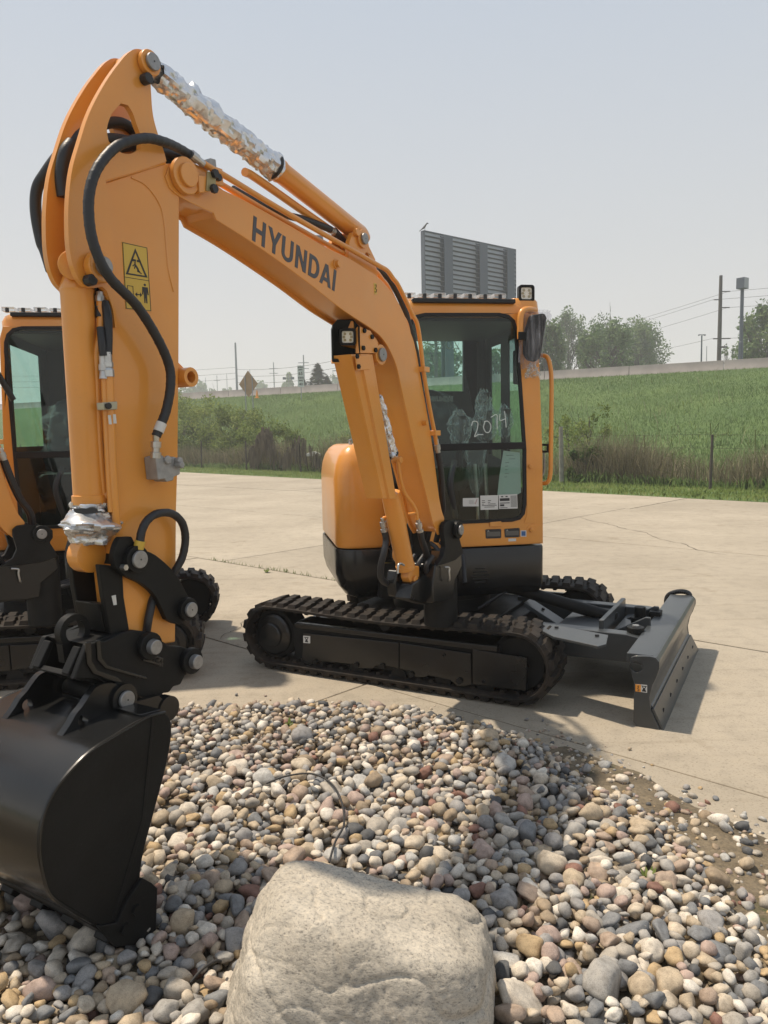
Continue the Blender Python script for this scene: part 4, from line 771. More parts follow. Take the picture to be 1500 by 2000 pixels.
MB().prism([(0.3351,0.8655),(0.3874,0.8649),(0.3873,0.8464),(0.335,0.847)], hf, .4566, .458).build('bar_label', WHITEL, cab, angle=None)
# roof
roof = MB().loft(zloft(rrect(CW0 + .015, CW1 - .05, -.68, .43, .10, 6), [(2.285, .0), (2.34, .0), (2.375, .02), (2.395, .06), (2.40, .10)])).build('roof', ORANGE, cab, angle=38)
MB().prism([(-.27, 2.365), (.395, 2.365), (.395, 2.392), (-.27, 2.392)], hf, .36, .445).build('roof_strip', TRIM, roof, bevel=.006)
for i in range(7):
    x = -.33 + i * .098
    MB().loft([[H(x + dx, nn, z + dz) for dx, nn, z in ((0, .30, 2.405), (.075, .30, 2.405), (.082, .42, 2.40), (.004, .42, 2.40))] for dz in (0, .022 if i % 2 else .028)]).build('skylight_clip', plastic('clip_film%d' % i, (.65, .67, .70), .5), roof, bevel=.003)
    MB().prism(circ((x + .04, .425), .012, 8), hp, 2.392, 2.42).build('clip_knob', INK, roof)
MB().loft(zloft(rrect(-.25, .38, -.45, .30, .05), [(2.401, 0), (2.412, .0)])).build('skylight', mat('skylight_smoke', (.05, .06, .06), .15, coat=.5), roof, bevel=.003)
# side and rear walls
for w_, nm in ((CW1 - .055, 'door_side_wall'), (CW0 + .01, 'boom_side_wall')):
    side_ = [(-.66, .822), (.394, .822), (.394, 2.285), (-.66, 2.285)]
    mp = lambda a, b, t: H(t, a, b)
    wn = [[(-.53, 1.30), (-.29, 1.20), (-.29, 2.20), (-.53, 2.20)], [(-.115, 1.12), (.33, 1.00), (.33, 2.20), (-.115, 2.20)]] if w_ > 0 else [[(-.45, 1.52), (.30, 1.52), (.30, 2.2), (-.45, 2.2)]]
    k = MB().prism(side_, mp, w_ + .02, w_ + .034, wn).build(nm, TRIM, cab, bevel=.005)
    for h_ in wn: MB().prism(inset(h_, -.008), mp, w_ + .0255, w_ + .0285).build('side_window', GLASSR, k, angle=None)
mp = hf
rw = [(0.0297,2.3058),(0.3341,2.3066),(0.3583,2.2716),(0.3631,1.9265),(0.1172,1.9285),(0.0401,1.9292)]
rwl = [(-0.0646,1.8835),(0.364,1.8794),(0.368,2.28),(0.3437,2.3073),(-0.0334,2.3062),(-0.0579,2.2792)]
rear = MB().prism([(CW0 + .02, .822), (CW1 + .005, .822), (CW1 + .005, 2.285), (CW0 + .02, 2.285)], hf, -.70, -.657, [rwl]).build('rear_wall', TRIM, cab, bevel=.006)
MB().prism(inset(rwl, -.008), hf, -.685, -.681).build('rear_window', GLASSR, rear, angle=None)
MB().prism([(CW0 + .03, .0), (CW1 - .06, .0), (CW1 - .06, .02), (CW0 + .03, .02)], lambda a, b, t: H(a, t, b + .84), -.66, .39).prism([(CW0 + .05, 0), (CW1 - .06, 0), (CW1 - .06, .02), (CW0 + .05, .02)], lambda a, b, t: H(a, t, b + 2.26), -.66, .39).prism([(.30, .86), (.52, .86), (.52, 1.34), (.36, 1.42), (.30, 1.36)], hf, -.6, -.1).prism([(-.30, .86), (-.12, .86), (-.12, 1.30), (-.30, 1.34)], hf, -.6, -.1).prism([(.44, .86), (.52, .86), (.52, 1.18), (.46, 1.18)], hf, -.1, .33).build('interior_trim', TRIM, cab, bevel=.01)
# handwriting on the glass
def scribble(strokes, place, r, name, parent):
    mb = MB()
    for s_ in strokes:
        P = [place(q.x, q.y) for q in catmull([Vector((*q, 0)) for q in s_], 5)]
        mb.tube(P, r, 5)
    return mb.build(name, MARKER, parent, angle=60)
N2074 = [[(.0, .75), (.10, .98), (.25, .85), (.17, .45), (.0, .04), (.15, .10), (.34, .02)], [(.52, .78), (.42, .45), (.46, .12), (.60, .10), (.70, .45), (.64, .75), (.50, .80)], [(.78, .95), (1.02, 1.02), (.96, .55), (.90, .12)], [(1.14, 1.0), (1.08, .62), (1.30, .62)], [(1.34, 1.12), (1.30, .6), (1.24, .08)]]
qa, qb, qc_ = [Vector(q) for q in [(0.1145,1.5254),(0.3431,1.5797),(0.0883,1.623)]]
ux, uy = (qb - qa) / 1.34, (qc_ - qa)
scribble(N2074, lambda x, y: H(*(lambda q: (q.x, .4525, q.y))(qa + ux * x + uy * y)), .0033, 'marker_number', wu)
scribble([[(0, 1), (.05, .5), (.2, 0)]], lambda x, y: H(*(lambda q: (q.x, .4525, q.y))(Vector([(0.4327,1.5781)][0]) + Vector((x * .03, y * .05)))), .002, 'marker_stroke', wu)
qa, qb, qc_ = [Vector(q) for q in [(0.3386,2.2036),(0.1381,2.2036),(0.3395,2.2897)]]
ux, uy = (qb - qa) / 1.34, (qc_ - qa)
scribble(N2074, lambda x, y: H(*(lambda q: (q.x, -.6865, q.y))(qa + ux * x + uy * y)), .0034, 'marker_number', rear)
# paper and stickers behind / on the glass
pp = [(0.3092,1.4362),(0.4198,1.4205),(0.4261,1.1614),(0.4017,1.1488),(0.2663,1.1467),(0.2808,1.2721)]
sh = MB().prism(pp, hf, .443, .4455).build('paper_sheet', PAPER, cab, angle=None)
mb = MB()
for i, (y, x0_, x1_) in enumerate(((890, 988, 1003), (897, 994, 1006), (904, 986, 994), (911, 986, 992), (918, 986, 991), (925, 985, 993), (932, 984, 990))):
    q = Vector(pp[0]); dx = lambda v_: (v_ - 983) * .00335; dz = -(y - 880) * .0033
    mb.prism([(q.x + dx(x0_), q.y + dz), (q.x + dx(x1_), q.y + dz), (q.x + dx(x1_), q.y + dz + .003), (q.x + dx(x0_), q.y + dz + .003)], hf, .4456, .446)
mb.build('printed_line', GREYINK, sh, angle=None)
for nm, P, lines in (('service_sticker', [(0.0333,1.1389),(0.1388,1.137),(0.1384,1.0825),(0.0328,1.0862)], [(.05, .28, .30, .82), ]), ('paper_label', [(0.1492,1.1515),(0.2693,1.1508),(0.2688,1.0578),(0.1502,1.0589)], [(.08, .62, .25, .66), (.42, .62, .6, .66), (.08, .50, .27, .54), (.42, .5, .55, .54), (.08, .38, .2, .42), (.42, .38, .85, .42), (.08, .28, .92, .32), (.22, .17, .8, .21)]), ('barcode_label', [(0.2727,1.1523),(0.3973,1.1532),(0.4006,1.0597),(0.2757,1.0609)], [(.12, .82, .24, .9), (.36, .82, .48, .9), (.05, .55, .58, .75), (.05, .38, .58, .44), (.05, .18, .28, .32), (.05, .06, .45, .1)])):
    q01, q11, q10, q00 = [Vector(q) for q in P]
    on = lambda x, y: tuple((q00 * (1 - x) + q10 * x) * (1 - y) + (q01 * (1 - x) + q11 * x) * y)
    k = MB().prism([tuple(q00), tuple(q10), tuple(q11), tuple(q01)], hf, .4517, .4524).build(nm, WHITEL, cab, angle=None)
    mb = MB()
    for a, b, c, d in lines: mb.prism([on(a, b), on(c, b), on(c, d), on(a, d)], hf, .4525, .4528)
    if nm == 'barcode_label':
        for i in range(14): mb.prism([on(.63, .12 + i * .058), on(.97, .12 + i * .058), on(.97, .145 + i * .058), on(.63, .145 + i * .058)], hf, .4525, .4528)
    if nm != 'service_sticker': mb.build('label_print', INK, k, angle=None)
    else:
        mb2 = MB()
        for i in range(4): mb2.prism([on(.38, .72 - i * .14), on(.68, .72 - i * .14), on(.68, .76 - i * .14), on(.38, .76 - i * .14)], hf, .4525, .4528)
        mb2.build('label_print', GREYINK, k, angle=None)
        MB().tube([H(*(lambda q: (q[0], .453, q[1]))(on(*q))) for q in ((.72, .45), (.78, .28), (.9, .9))], .0012, 5).build('tick_mark', mat('red_ink', (.35, .04, .05), .6), k)
# seat, levers under plastic
seat = MB().loft([[H(-.04 + a, b, z) for a, b in rrect(-w_, w_, n0, n1, .04, 4)] for z, w_, n0, n1 in ((1.30, .22, -.40, -.26), (1.42, .235, -.42, -.26), (1.62, .235, -.46, -.31), (1.78, .21, -.49, -.36), (1.855, .17, -.50, -.39), (1.878, .11, -.49, -.41))]).build('seat', SEATM, cab, bevel=0, angle=50)
MB().loft([[H(-.04 + a, b, z) for a, b in rrect(-w_, w_, -.40, .10, .06, 4)] for z, w_ in ((1.16, .20), (1.20, .235), (1.29, .235), (1.32, .20))]).build('seat_cushion', SEATM, seat, angle=50)
sp = Vector([(0.1107,1.8054)][0])
text_mesh('HYUNDAI', .048, mat('seat_stitching', (.19, .20, .19), .6), 'stitched_lettering', seat, lambda x, y, t: H(sp.x + x * .80, -.350 + (1.74 - (sp.y + y)) * .28, sp.y + y), bold=.006)
def bag(c, w_, h_, d_, name, parent, seed, m=BAG, nu=26, nv=18, shape=None):
    vs = []; fs = []
    for i in range(nv + 1):
        t = i / nv
        pr = (shape(t) if shape else math.sin(math.pi * (.06 + .88 * t)) ** .6)
        for j in range(nu):
            an = 2 * math.pi * j / nu; q = Vector((math.cos(an) * 1.6 + seed, math.sin(an) * 1.6, t * 3.5)); k = 1 + .45 * (abs(noise.noise(q)) * 2 - .4) + .18 * noise.noise(q * 3)
            vs.append(H(c[0] + w_ * pr * k * math.cos(an), c[1] + d_ * pr * k * math.sin(an), c[2] + h_ * (t - .5) + .03 * noise.noise(q * 1.4)))
    for i in range(nv):
        for j in range(nu): fs.append((i * nu + j, i * nu + (j + 1) % nu, (i + 1) * nu + (j + 1) % nu, (i + 1) * nu + j))
    return MB().add(vs, fs).build(name, m, parent, angle=24)
for i, (px_, dd_, w_, h_) in enumerate((([(0.1027,1.5878)][0], .15, .075, .24), ([(0.2883,1.745)][0], .1, .05, .20), ([(0.2983,1.6233)][0], .1, .085, .24), ([(0.4339,1.6315)][0], .1, .05, .22))):
    k = MB().tube([H(px_[0], dd_, px_[1] - .30), H(px_[0] + .01, dd_ + .02, px_[1]), H(px_[0] + .01, dd_ + .03, px_[1] + .08)], .022, 8, rad=lambda t: .014 + .014 * (t > .6)).build('control_lever', SEATM, cab)
    bag((px_[0], dd_, px_[1]), w_, h_, .06, 'plastic_cover', k, i * 3.7)
k = MB().tube([H(.18, .30, .86), H(.17, .32, 1.12), H(.16, .30, 1.35)], .012, 8).tube([H(.24, .30, .86), H(.235, .32, 1.12), H(.23, .30, 1.35)], .012, 8).build('travel_lever', STEEL, cab)
bag((.165, .31, 1.32), .07, .34, .03, 'plastic_cover', k, 31., shape=lambda t: .25 + .9 * t)
bag((-.04, -.33, 1.58), .255, .5, .13, 'seat_cover', seat, 55., shape=lambda t: min(1, .75 + .4 * math.sin(math.pi * t)), m=plastic('seat_film', (.6, .65, .65), .10))
# cab lamp, mirror, handrail
q = [(0.4815,0.4,2.4347)][0]
clp, lm = lamp('cab_work_lamp', H(*q), (0.9848,0.1736,0), Vector((0.1736,-0.9848,0)) * .98 + Vector((-.12, 0, -.05)), (0, 0, 1), .105)
MB().prism([(-.02, -.10), (.03, -.10), (.03, -.052), (-.02, -.052)], lm, -.04, -.015).prism(rrect(-.045, .05, -.118, -.1, .005, 2), lm, -.07, .02).build('lamp_mount', BLACKM, clp, bevel=.003)
MB().loft(zloft(rrect(.36, .575, .22, .425, .06), [(2.30, 0), (2.385, .01), (2.405, .03)])).build('lamp_shelf', ORANGE, cab, angle=40)
P = catmull([H(*q) for q in [(0.5323,0.42,2.326),(0.4687,0.47,2.3238),(0.4236,0.5,2.3092),(0.403,0.51,2.276),(0.3994,0.51,2.2036),(0.3993,0.51,2.1342)]], 6)
arm_m = MB().tube(P, .020, 12).build('mirror_arm', ORANGE, cab)
MB().loft([[H(*q) for q in r_] for r_ in ([(0.3896,0.5,2.1797),(0.4436,0.5,2.1799),(0.4435,0.5,2.1292),(0.3894,0.5,2.1291)], [(0.3732,0.545,2.1737),(0.4267,0.545,2.1738),(0.4266,0.545,2.1236),(0.373,0.545,2.1235)])]).build('mirror_clamp', BLACKM, arm_m, bevel=.004)
mo = [(0.4641,0.5,2.2811),(0.5591,0.5,2.2945),(0.5728,0.5,2.2629),(0.532,0.5,2.0209),(0.5046,0.5,1.9922),(0.4501,0.5,2.0019),(0.4231,0.5,2.0466),(0.4301,0.5,2.1735)]
mir = MB().prism([(q[0], q[2]) for q in mo], hf, .47, .53).build('side_mirror', BLACKM, cab, bevel=.018, segs=3)
gc = Vector((sum(q[0] for q in mo) / 8, .5, sum(q[2] for q in mo) / 8))
film = [H(gc.x, gc.y, gc.z)]
vs = []; fs = []; nu, nv = 40, 26
for i in range(nv + 1):
    t = i / nv
    for j in range(nu):
        an = 2 * math.pi * j / nu; q = Vector((math.cos(an) * 2.2, math.sin(an) * 2.2, t * 1.2)); k = 1 + .16 * noise.noise(Vector((math.cos(an) * 4, math.sin(an) * 4, t * .8))) + .06 * noise.noise(q * 2)
        hw = (.070 + .034 * t) * (1 if t < .95 else .85) * (1 if t > .08 else .6); cx = gc.x - .012 + .055 * (t - .4)
        vs.append(H(cx + hw * k * math.cos(an), .5 + .052 * k * math.sin(an), gc.z - .185 + .36 * t))
for i in range(nv):
    for j in range(nu): fs.append((i * nu + j, i * nu + (j + 1) % nu, (i + 1) * nu + (j + 1) % nu, (i + 1) * nu + j))
MB().add(vs, fs).build('plastic_wrap', BAGM, mir, angle=24)
q = [(0.4841,0.5,1.9443)][0]
bag((q[0], q[1], q[2]), .045, .085, .03, 'wrap_tail', mir, 77., m=BAG, shape=lambda t: 1.15 - .8 * t)
P = catmull([H(*q) for q in [(0.5942,0.36,2.0481),(0.6203,0.4,2.0341),(0.6333,0.42,1.9831),(0.6439,0.42,1.8914),(0.6443,0.42,1.6939),(0.6413,0.42,1.4282),(0.638,0.42,1.2776),(0.6209,0.41,1.2204),(0.5906,0.37,1.2123)]], 6)
MB().tube(P, .0145, 12).build('handrail', ORANGE, cab)
MB().prism([(0.5865,0.38,1.4725),(0.6469,0.38,1.4712),(0.6469,0.38,1.4544),(0.5865,0.38,1.4557)] and [(q[0], q[2]) for q in [(0.5865,0.38,1.4725),(0.6469,0.38,1.4712),(0.647,0.38,1.414),(0.5865,0.38,1.4154)]], hf, .36, .375, [[(q[0], q[2]) for q in [(0.6007,0.38,1.4588),(0.6363,0.38,1.458),(0.6363,0.38,1.4277),(0.6007,0.38,1.4285)]]]).build('door_latch', BLACKM, cab)
P = catmull([H(*q) for q in [(0.6016,0.36,1.4282),(0.6158,0.36,1.411),(0.6195,0.36,1.3093),(0.6052,0.36,1.2588)]], 5); MB().tube(P, .006, 6).build('door_cable', VALVE, cab)
MB().prism([(q[0], q[2]) for q in [(0.5017,0.1,2.1062),(0.5348,0.1,2.1166),(0.5567,0.1,2.089),(0.5562,0.1,1.8741),(0.501,0.1,1.8815)]], hf, .08, .12).build('inner_mirror', BLACKM, cab, bevel=.008)
hose([(-0.4342,0.2,1.3779),(-0.3734,0.2,1.2503),(-0.3989,0.2,1.1176),(-0.4402,0.2,1.0146)], .02)

# ---- undercarriage: tracks
TR, ZC, UA, UB = .205, .234, -.89, .812
def loop(r, sag=0, k=18):
    out = []
    for i in range(k + 1): a = R(90 + 180 * i / k); out.append((UA + r * math.cos(a), ZC + r * math.sin(a)))
    for i in range(1, 12): out.append((UA + (UB - UA) * i / 12, ZC - r))
    for i in range(k + 1): a = R(-90 + 180 * i / k); out.append((UB + r * math.cos(a), ZC + r * math.sin(a)))
    for i in range(1, 12): x = i / 12; out.append((UB + (UA - UB) * x, ZC + r - .020 * math.sin(math.pi * x) ** 2))
    return out
def loop_at(r, d):
    P = LP; tot = LPL[-1]; d %= tot
    for i in range(len(P)):
        if LPL[i + 1] >= d:
            a, b = Vector(P[i]), Vector(P[(i + 1) % len(P)]); t = (d - LPL[i]) / (LPL[i + 1] - LPL[i]); tg = (b - a).normalized(); nrm = Vector((tg.y, -tg.x)); return a + (b - a) * t, tg, nrm
LP = loop(TR); LPL = [0]
for i in range(len(LP)): LPL.append(LPL[-1] + (Vector(LP[(i + 1) % len(LP)]) - Vector(LP[i])).length)
LO, LI = loop(TR), loop(TR - .028)
for v0, v1, near in ((-.84, -.54, True), (.54, .84, False)):
    n_ = len(LO); mb = MB()
    prof = [(LO, v0 + .012), (LO, v1 - .012), (loop(TR - .008), v1), (loop(TR - .022), v1), (LI, v1 - .012), (LI, v0 + .012), (loop(TR - .022), v0), (loop(TR - .008), v0)]
    vs = [U(a, v_, b) for L_, v_ in prof for a, b in L_]; fs = []
    for k in range(len(prof)):
        k2 = (k + 1) % len(prof)
        for i in range(n_): fs.append((k * n_ + i, k * n_ + (i + 1) % n_, k2 * n_ + (i + 1) % n_, k2 * n_ + i))
    mb.add(vs, fs)
    NL = 52; pit = LPL[-1] / NL
    for i in range(NL):
        for sd in (0, 1):
            d = i * pit + (sd * .5) * pit; lug = []
            va, vb = (v0 + .004, (v0 + v1) / 2 + .012) if sd == 0 else ((v0 + v1) / 2 - .012, v1 - .004)
            for h_, sh in ((-.004, 0), (.022, .008)):
                ring = []
                pts_ = [(-.030, va), (.020, va), (.022, va + .055), (.034, va + .085), (.034, vb), (-.012, vb), (-.012, va + .09), (-.028, va + .06)] if sd == 0 else [(-.034, va), (.012, va), (.012, vb - .09), (.028, vb - .06), (.030, vb), (-.020, vb), (-.022, vb - .055), (-.034, vb - .085)]
                for du, v_ in pts_:
                    s_ = du * (1 - sh * 12 * .5 if h_ > 0 else 1.25)
                    p_, tg, nr = loop_at(TR, d + s_); q = p_ + nr * h_; ring.append(U(q.x, v_ + (0 if h_ < 0 else (sh if v_ == va else -sh if v_ == vb else 0)), q.y))
                lug.append(ring)
            mb.loft(lug)
        # inner drive cleats
        for vv in ((v0 + .05, v0 + .10), (v1 - .10, v1 - .05)):
            ring = []
            for h_, k in ((-.026, 1), (-.046, .6)):
                rr = []
                for du, v_ in ((-.018, vv[0]), (.018, vv[0]), (.018, vv[1]), (-.018, vv[1])):
                    p_, tg, nr = loop_at(TR, i * pit + du * k); q = p_ + nr * h_; rr.append(U(q.x, v_, q.y))
                ring.append(rr)
            mb.loft(ring)
    tr = mb.build('rubber_track', RUBBER, EX, angle=30); UNDER.append(tr)
    sg = -1 if near else 1; vo = v0 + .05 if near else v1 - .05; vi = (v0 + v1) / 2
    mp = up_
    fr = MB().prism(rrect(UA + .16, UB - .10, .09, .335, .03), up_, vi - .09, vi + .09).build('track_frame', BLACKM, EX, bevel=.006); UNDER.append(fr)
    if near:
        pa = [(-0.6358,0.2715),(0.0644,0.2843),(0.0611,0.1197),(-0.0063,0.1273),(-0.0968,0.1159),(-0.1228,0.0961),(-0.2267,0.0862),(-0.2636,0.1081),(-0.5143,0.0972),(-0.5668,0.0702),(-0.615,0.0676),(-0.6545,0.0904)]
        pb = [(0.0714,0.2851),(0.5368,0.2727),(0.5415,0.0858),(0.4898,0.0662),(0.4474,0.0603),(0.4051,0.0951),(0.2649,0.1046),(0.2374,0.0883),(0.1755,0.08),(0.1346,0.1163),(0.0681,0.1206)]
        pc = [(0.5498,0.3017),(0.8758,0.2891),(0.8695,0.0954),(0.5479,0.0898)]
    for k, pz in enumerate((pa, pb, pc)):
        t0, t1 = (v0 + .035, v0 + .06) if near else (v1 - .06, v1 - .035)
        if k == 2: t0, t1 = (t0 - .006 if near else t0, t1 if near else t1 + .006)
        MB().prism(pz, up_, t0, t1).build('frame_panel', BLACK, fr, bevel=.004)
    MB().loft([[U(a, b, z) for a, b in ((-.70, vi - .12), (.70, vi - .12), (.70, vi + .12), (-.70, vi + .12))] for z in (.30, .335)]).build('frame_top', BLACK, fr, bevel=.006)
    mb = MB()
    for q, r_ in (([(-0.5461,0.0933)][0], .016), ([(-0.2373,0.1081)][0], .018), ([(-0.0494,0.1251)][0], .018), ([(0.1482,0.0988)][0], .020), ([(0.4641,0.1)][0], .020), ([(0.3674,0.2433)][0], .008), ([(0.618,0.1178)][0], .010)):
        t0 = v0 + .035 if near else v1 - .035
        mb.prism(circ(q, r_, 8), up_, t0, t0 + sg * .012)
    mb.build('roller_bolt', BLACKM, fr)
    for uu in (-.55, -.25, .05, .35, .62): MB().cyl(U(uu, vi - .10, .075), U(uu, vi + .10, .075), .052, 20).build('track_roller', BLACKM, fr, bevel=.004)
    MB().cyl(U(-.05, v0 + .07, .375), U(-.05, v1 - .07, .375), .040, 20).build('carrier_roller', BLACKM, fr, bevel=.005)
    sp_ = MB().cyl(U(UA, v0 + .07, ZC), U(UA, v1 - .07, ZC), .165, 32).build('sprocket', BLACKM, EX, bevel=.006); UNDER.append(sp_)
    MB().lathe(U(UA, vi, ZC), U(UA, vi + sg, ZC), [(0, .14), (.105, .14), (.115, .125), (.12, .085), (.135, .082), (.142, .074), (.145, .05)], 32).build('hub_cover', BLACK, sp_, angle=25)
    id_ = MB().lathe(U(UB, vi - .07, ZC), U(UB, vi + .07, ZC), [(0, .06), (.0, .150), (.02, .172), (.12, .172), (.14, .150), (.14, .06)], 32).build('idler', BLACKM, EX, angle=25); UNDER.append(id_)
    if near:
        k = MB().prism([(-0.6344,0.2545),(-0.5803,0.2569),(-0.5819,0.2089),(-0.6362,0.2063)], up_, v0 + .0325, v0 + .0345).build('warning_label', WHITEL, fr, angle=None)
        q = [(-0.6092,0.2298)][0]
        MB().prism([(q[0] - .018, q[1] + .018), (q[0] + .018, q[1] + .018), (q[0] + .006, q[1]), (q[0] + .014, q[1] - .016), (q[0] - .014, q[1] - .016), (q[0] - .006, q[1])], up_, v0 + .0320, v0 + .0324, [[(q[0] - .01, q[1] + .013), (q[0] + .01, q[1] + .013), (q[0], q[1] + .003)]]).build('pictogram', INK, k, angle=None)
# centre frame, slew ring
cf = MB().prism(rrect(-.45, .5, -.48, .48, .08), uz, .20, .36).prism(circ((0, 0), .34, 40), uz, .36, .46).prism([(-.62, -.6), (-.3, -.6), (-.3, .6), (-.62, .6)], uz, .22, .33).prism([(.28, -.6), (.6, -.6), (.6, .6), (.28, .6)], uz, .22, .33).build('centre_frame', BLACKM, EX, bevel=.01); UNDER.append(cf)
sr = MB().prism(circ((0, 0), .37, 48), uz, .455, .50).build('slew_ring', BLACKM, EX, bevel=.004); UNDER.append(sr)
# ---- dozer blade
en = [(1.4438,0.3659),(1.4644,0.3766),(1.536,0.3825),(1.5689,0.3783),(1.5869,0.3562),(1.5874,0.3237),(1.5705,0.2699),(1.5533,0.2321),(1.539,0.1616),(1.5476,0.0969),(1.5764,0.0381),(1.6052,-0.0231),(1.4978,-0.0247),(1.4609,0.0166),(1.461,0.2276),(1.4475,0.2727),(1.4391,0.3213)]
eh = [(1.4728,0.32)][0]
BL0, BL1 = -.83, .83
face = [q for q in [(1.5689,0.3783),(1.5843,0.3585),(1.5848,0.3234),(1.568,0.2696),(1.5508,0.2318),(1.5365,0.1612),(1.5451,0.0965),(1.5739,0.0377),(1.6026,-0.0208)]]
blade = MB()
fb = [(q[0] - .022, q[1] - (.0 if i else .02)) for i, q in enumerate(face)]
blade.prism(face + fb[::-1], up_, BL0 + .021, BL1 - .021)
mid_ = len(face) // 2
tx0, tz0 = face[0]
blade.prism([(tx0 - .15, tz0 - .045), (tx0 - .002, tz0 - .06), (tx0 - .002, tz0 - .004), (tx0 - .02, tz0 + .004), (tx0 - .15, tz0 + .004)], up_, BL0 + .021, BL1 - .021)
lx, lz = face[-1]
blade.prism([(lx - .14, lz + .06), (lx - .03, lz + .02), (lx - .05, lz + .13), (lx - .12, lz + .16)], up_, BL0 + .03, BL1 - .03)
blade = blade.build('dozer_blade', GREYP, EX, bevel=.004, angle=30); UNDER.append(blade)
for o, h_ in ((BL0, [circ(eh, .030, 16)]), (BL1 - .02, [circ(eh, .030, 16)])):
    MB().prism(en, up_, o, o + .02, h_).build('end_plate', GREYP, blade, bevel=.003)
q0, q1 = face[6], face[-1]
MB().prism([(q0[0] + .004, q0[1]), (q1[0] + .004, q1[1]), (q1[0] + .020, q1[1]), (q0[0] + .016, q0[1] + .005)], up_, BL0 + .01, BL1 - .01).build('cutting_edge', GREYP, blade, bevel=.002)
mb = MB()
for i in range(6):
    vv = BL0 + .16 + i * .27; a = Vector(q0).lerp(Vector(q1), .4)
    mb.loft([[U(a.x + .012 + dx, vv + dv, a.y + dz) for dv, dz in ((-.016, -.016), (.016, -.008), (.016, .006), (-.016, -.002))] for dx in (0, .011)])
mb.build('edge_bolt', BLACKM, blade)
# tie loop at the far end of the blade
P = catmull([U(tx0 - .02, BL1 - .01, tz0 - .05), U(tx0 - .03, BL1 + .01, tz0 + .012), U(tx0 - .10, BL1 + .015, tz0 + .02), U(tx0 - .165, BL1 + .005, tz0 - .01), U(tx0 - .175, BL1 - .01, tz0 - .07), U(tx0 - .13, BL1 - .02, tz0 - .11)], 6)
MB().tube(P, .018, 10).build('tie_loop', BLACK, blade)
k = MB().prism([(1.4688,0.2259),(1.5279,0.2286),(1.5285,0.1875),(1.4693,0.1873)], up_, BL0 - .0015, BL0 - .0002).build('lift_decal', WHITEL, blade, angle=None)
MB().prism([(1.4688,0.2259),(1.4972,0.2271),(1.4977,0.1872),(1.4693,0.1873)], up_, BL0 - .002, BL0 - .0016).build('decal_field', ORANGED, k, angle=None)
P = [(1.487,0.2174),(1.4818,0.2194),(1.4845,0.2088),(1.4794,0.2025),(1.4872,0.2009),(1.4873,0.1926),(1.4796,0.1915)]
MB().tube([U(a, BL0 - .0022, b) for a, b in P], .002, 5).build('hook_symbol', INK, k)
q = [(1.5128,0.2073)][0]
MB().prism([(q[0] - .014, q[1] + .016), (q[0] + .014, q[1] + .016), (q[0] + .005, q[1]), (q[0] + .012, q[1] - .016), (q[0] - .012, q[1] - .016), (q[0] - .005, q[1])], up_, BL0 - .002, BL0 - .0016, [[(q[0] - .008, q[1] + .011), (q[0] + .008, q[1] + .011), (q[0], q[1] + .003)]]).build('pictogram', INK, k, angle=None)
# blade arms, covers, hydraulics
BX = tx0 - .13
ba = MB()
for s_ in (-1, 1): ba.prism([(.45, .20), (BX - .02, .21), (BX, .24), (BX, .36), (BX - .1, .375), (.45, .385)], up_, s_ * .36 - .045, s_ * .36 + .045)
ba.loft([[U(a, b, z) for a, b in ((.9, -.32), (BX - .26, -.30), (BX - .26, .30), (.9, .32))] for z in (.24, .36)])
ba.prism([(BX - .27, .30), (BX - .24, .30), (BX - .24, .43), (BX - .27, .43)], up_, -.34, .34)
ba.prism([(BX - .22, -.28), (BX - .02, -.42), (BX - .02, .42), (BX - .22, .28)], uz, .30, .335)
for s_ in (-.16, .16): ba.prism([(BX - .20, .335), (BX, .335), (BX, .43), (BX - .03, .43)], up_, s_ - .012, s_ + .012)
ba = ba.build('blade_arm', GREYP, EX, bevel=.006); UNDER.append(ba)
MB().prism(circ((BX - .10, .06), .055, 24), uz, .336, .375).prism(circ((BX - .10, .06), .035, 20, 20, 300), uz, .375, .44).prism(circ((BX - .06, -.32), .05, 20), uz, .37, .405).prism(rrect(BX - .05, BX + .02, .08, .17, .01), uz, .37, .41).build('hinge_pin', BLACKM, ba, bevel=.004)
MB().prism(circ((BX - .06, -.32), .02, 14), uz, .405, .415).build('hinge_bolt', PINM, ba)
cv1 = [(0.7897,-0.526),(0.7949,-0.4406),(1.0358,-0.526),(1.281,-0.6069),(1.3108,-0.8012),(1.2803,-0.8585),(1.0109,-0.7614)]
MB().prism(cv1, uz, .40, .415).build('deck_cover', GREYP, ba, bevel=.003)
mb = MB()
for q in [(0.978,-0.5685),(1.2301,-0.6573)]: mb.prism(circ(q, .012, 8), uz, .4155, .424)
mb.build('cover_bolt', INK, ba)
# sloped guard over the blade cylinder
w_ = .075
MB().loft([[U(a, vv, z) for vv in (.02 - w_, .02 + w_)] + [U(a, vv, z - .03) for vv in (.02 + w_, .02 - w_)] for a, z in [(0.6179,0.4308),(0.9181,0.2653)]]).build('cylinder_guard', GREYP, ba, bevel=.004)
mb = MB()
ga_, gb_ = [Vector(q) for q in [(0.6179,0.4308),(0.9181,0.2653)]]
for t in (.35, .85): q = ga_.lerp(gb_, t); mb.lathe(U(q.x, .03, q.y), U(q.x + .03, .03, q.y + .08), [(0, .011), (.012, .011)], 8)
mb.build('guard_bolt', INK, ba)
MB().cyl(U(.45, .02, .52), U(1.2, .02, .36), .04).build('blade_cylinder', BLACKM, ba, bevel=.004)
for k in range(4):
    P = catmull([U(.36, -.22 + k * .06, .40), U(.50, -.15 + k * .06, .50), U(.60, -.08 + k * .04, .54), U(.66, .0 + k * .02, .50)], 6)
    MB().tube(P, .011, 8).build('hydraulic_hose', HOSE, ba)
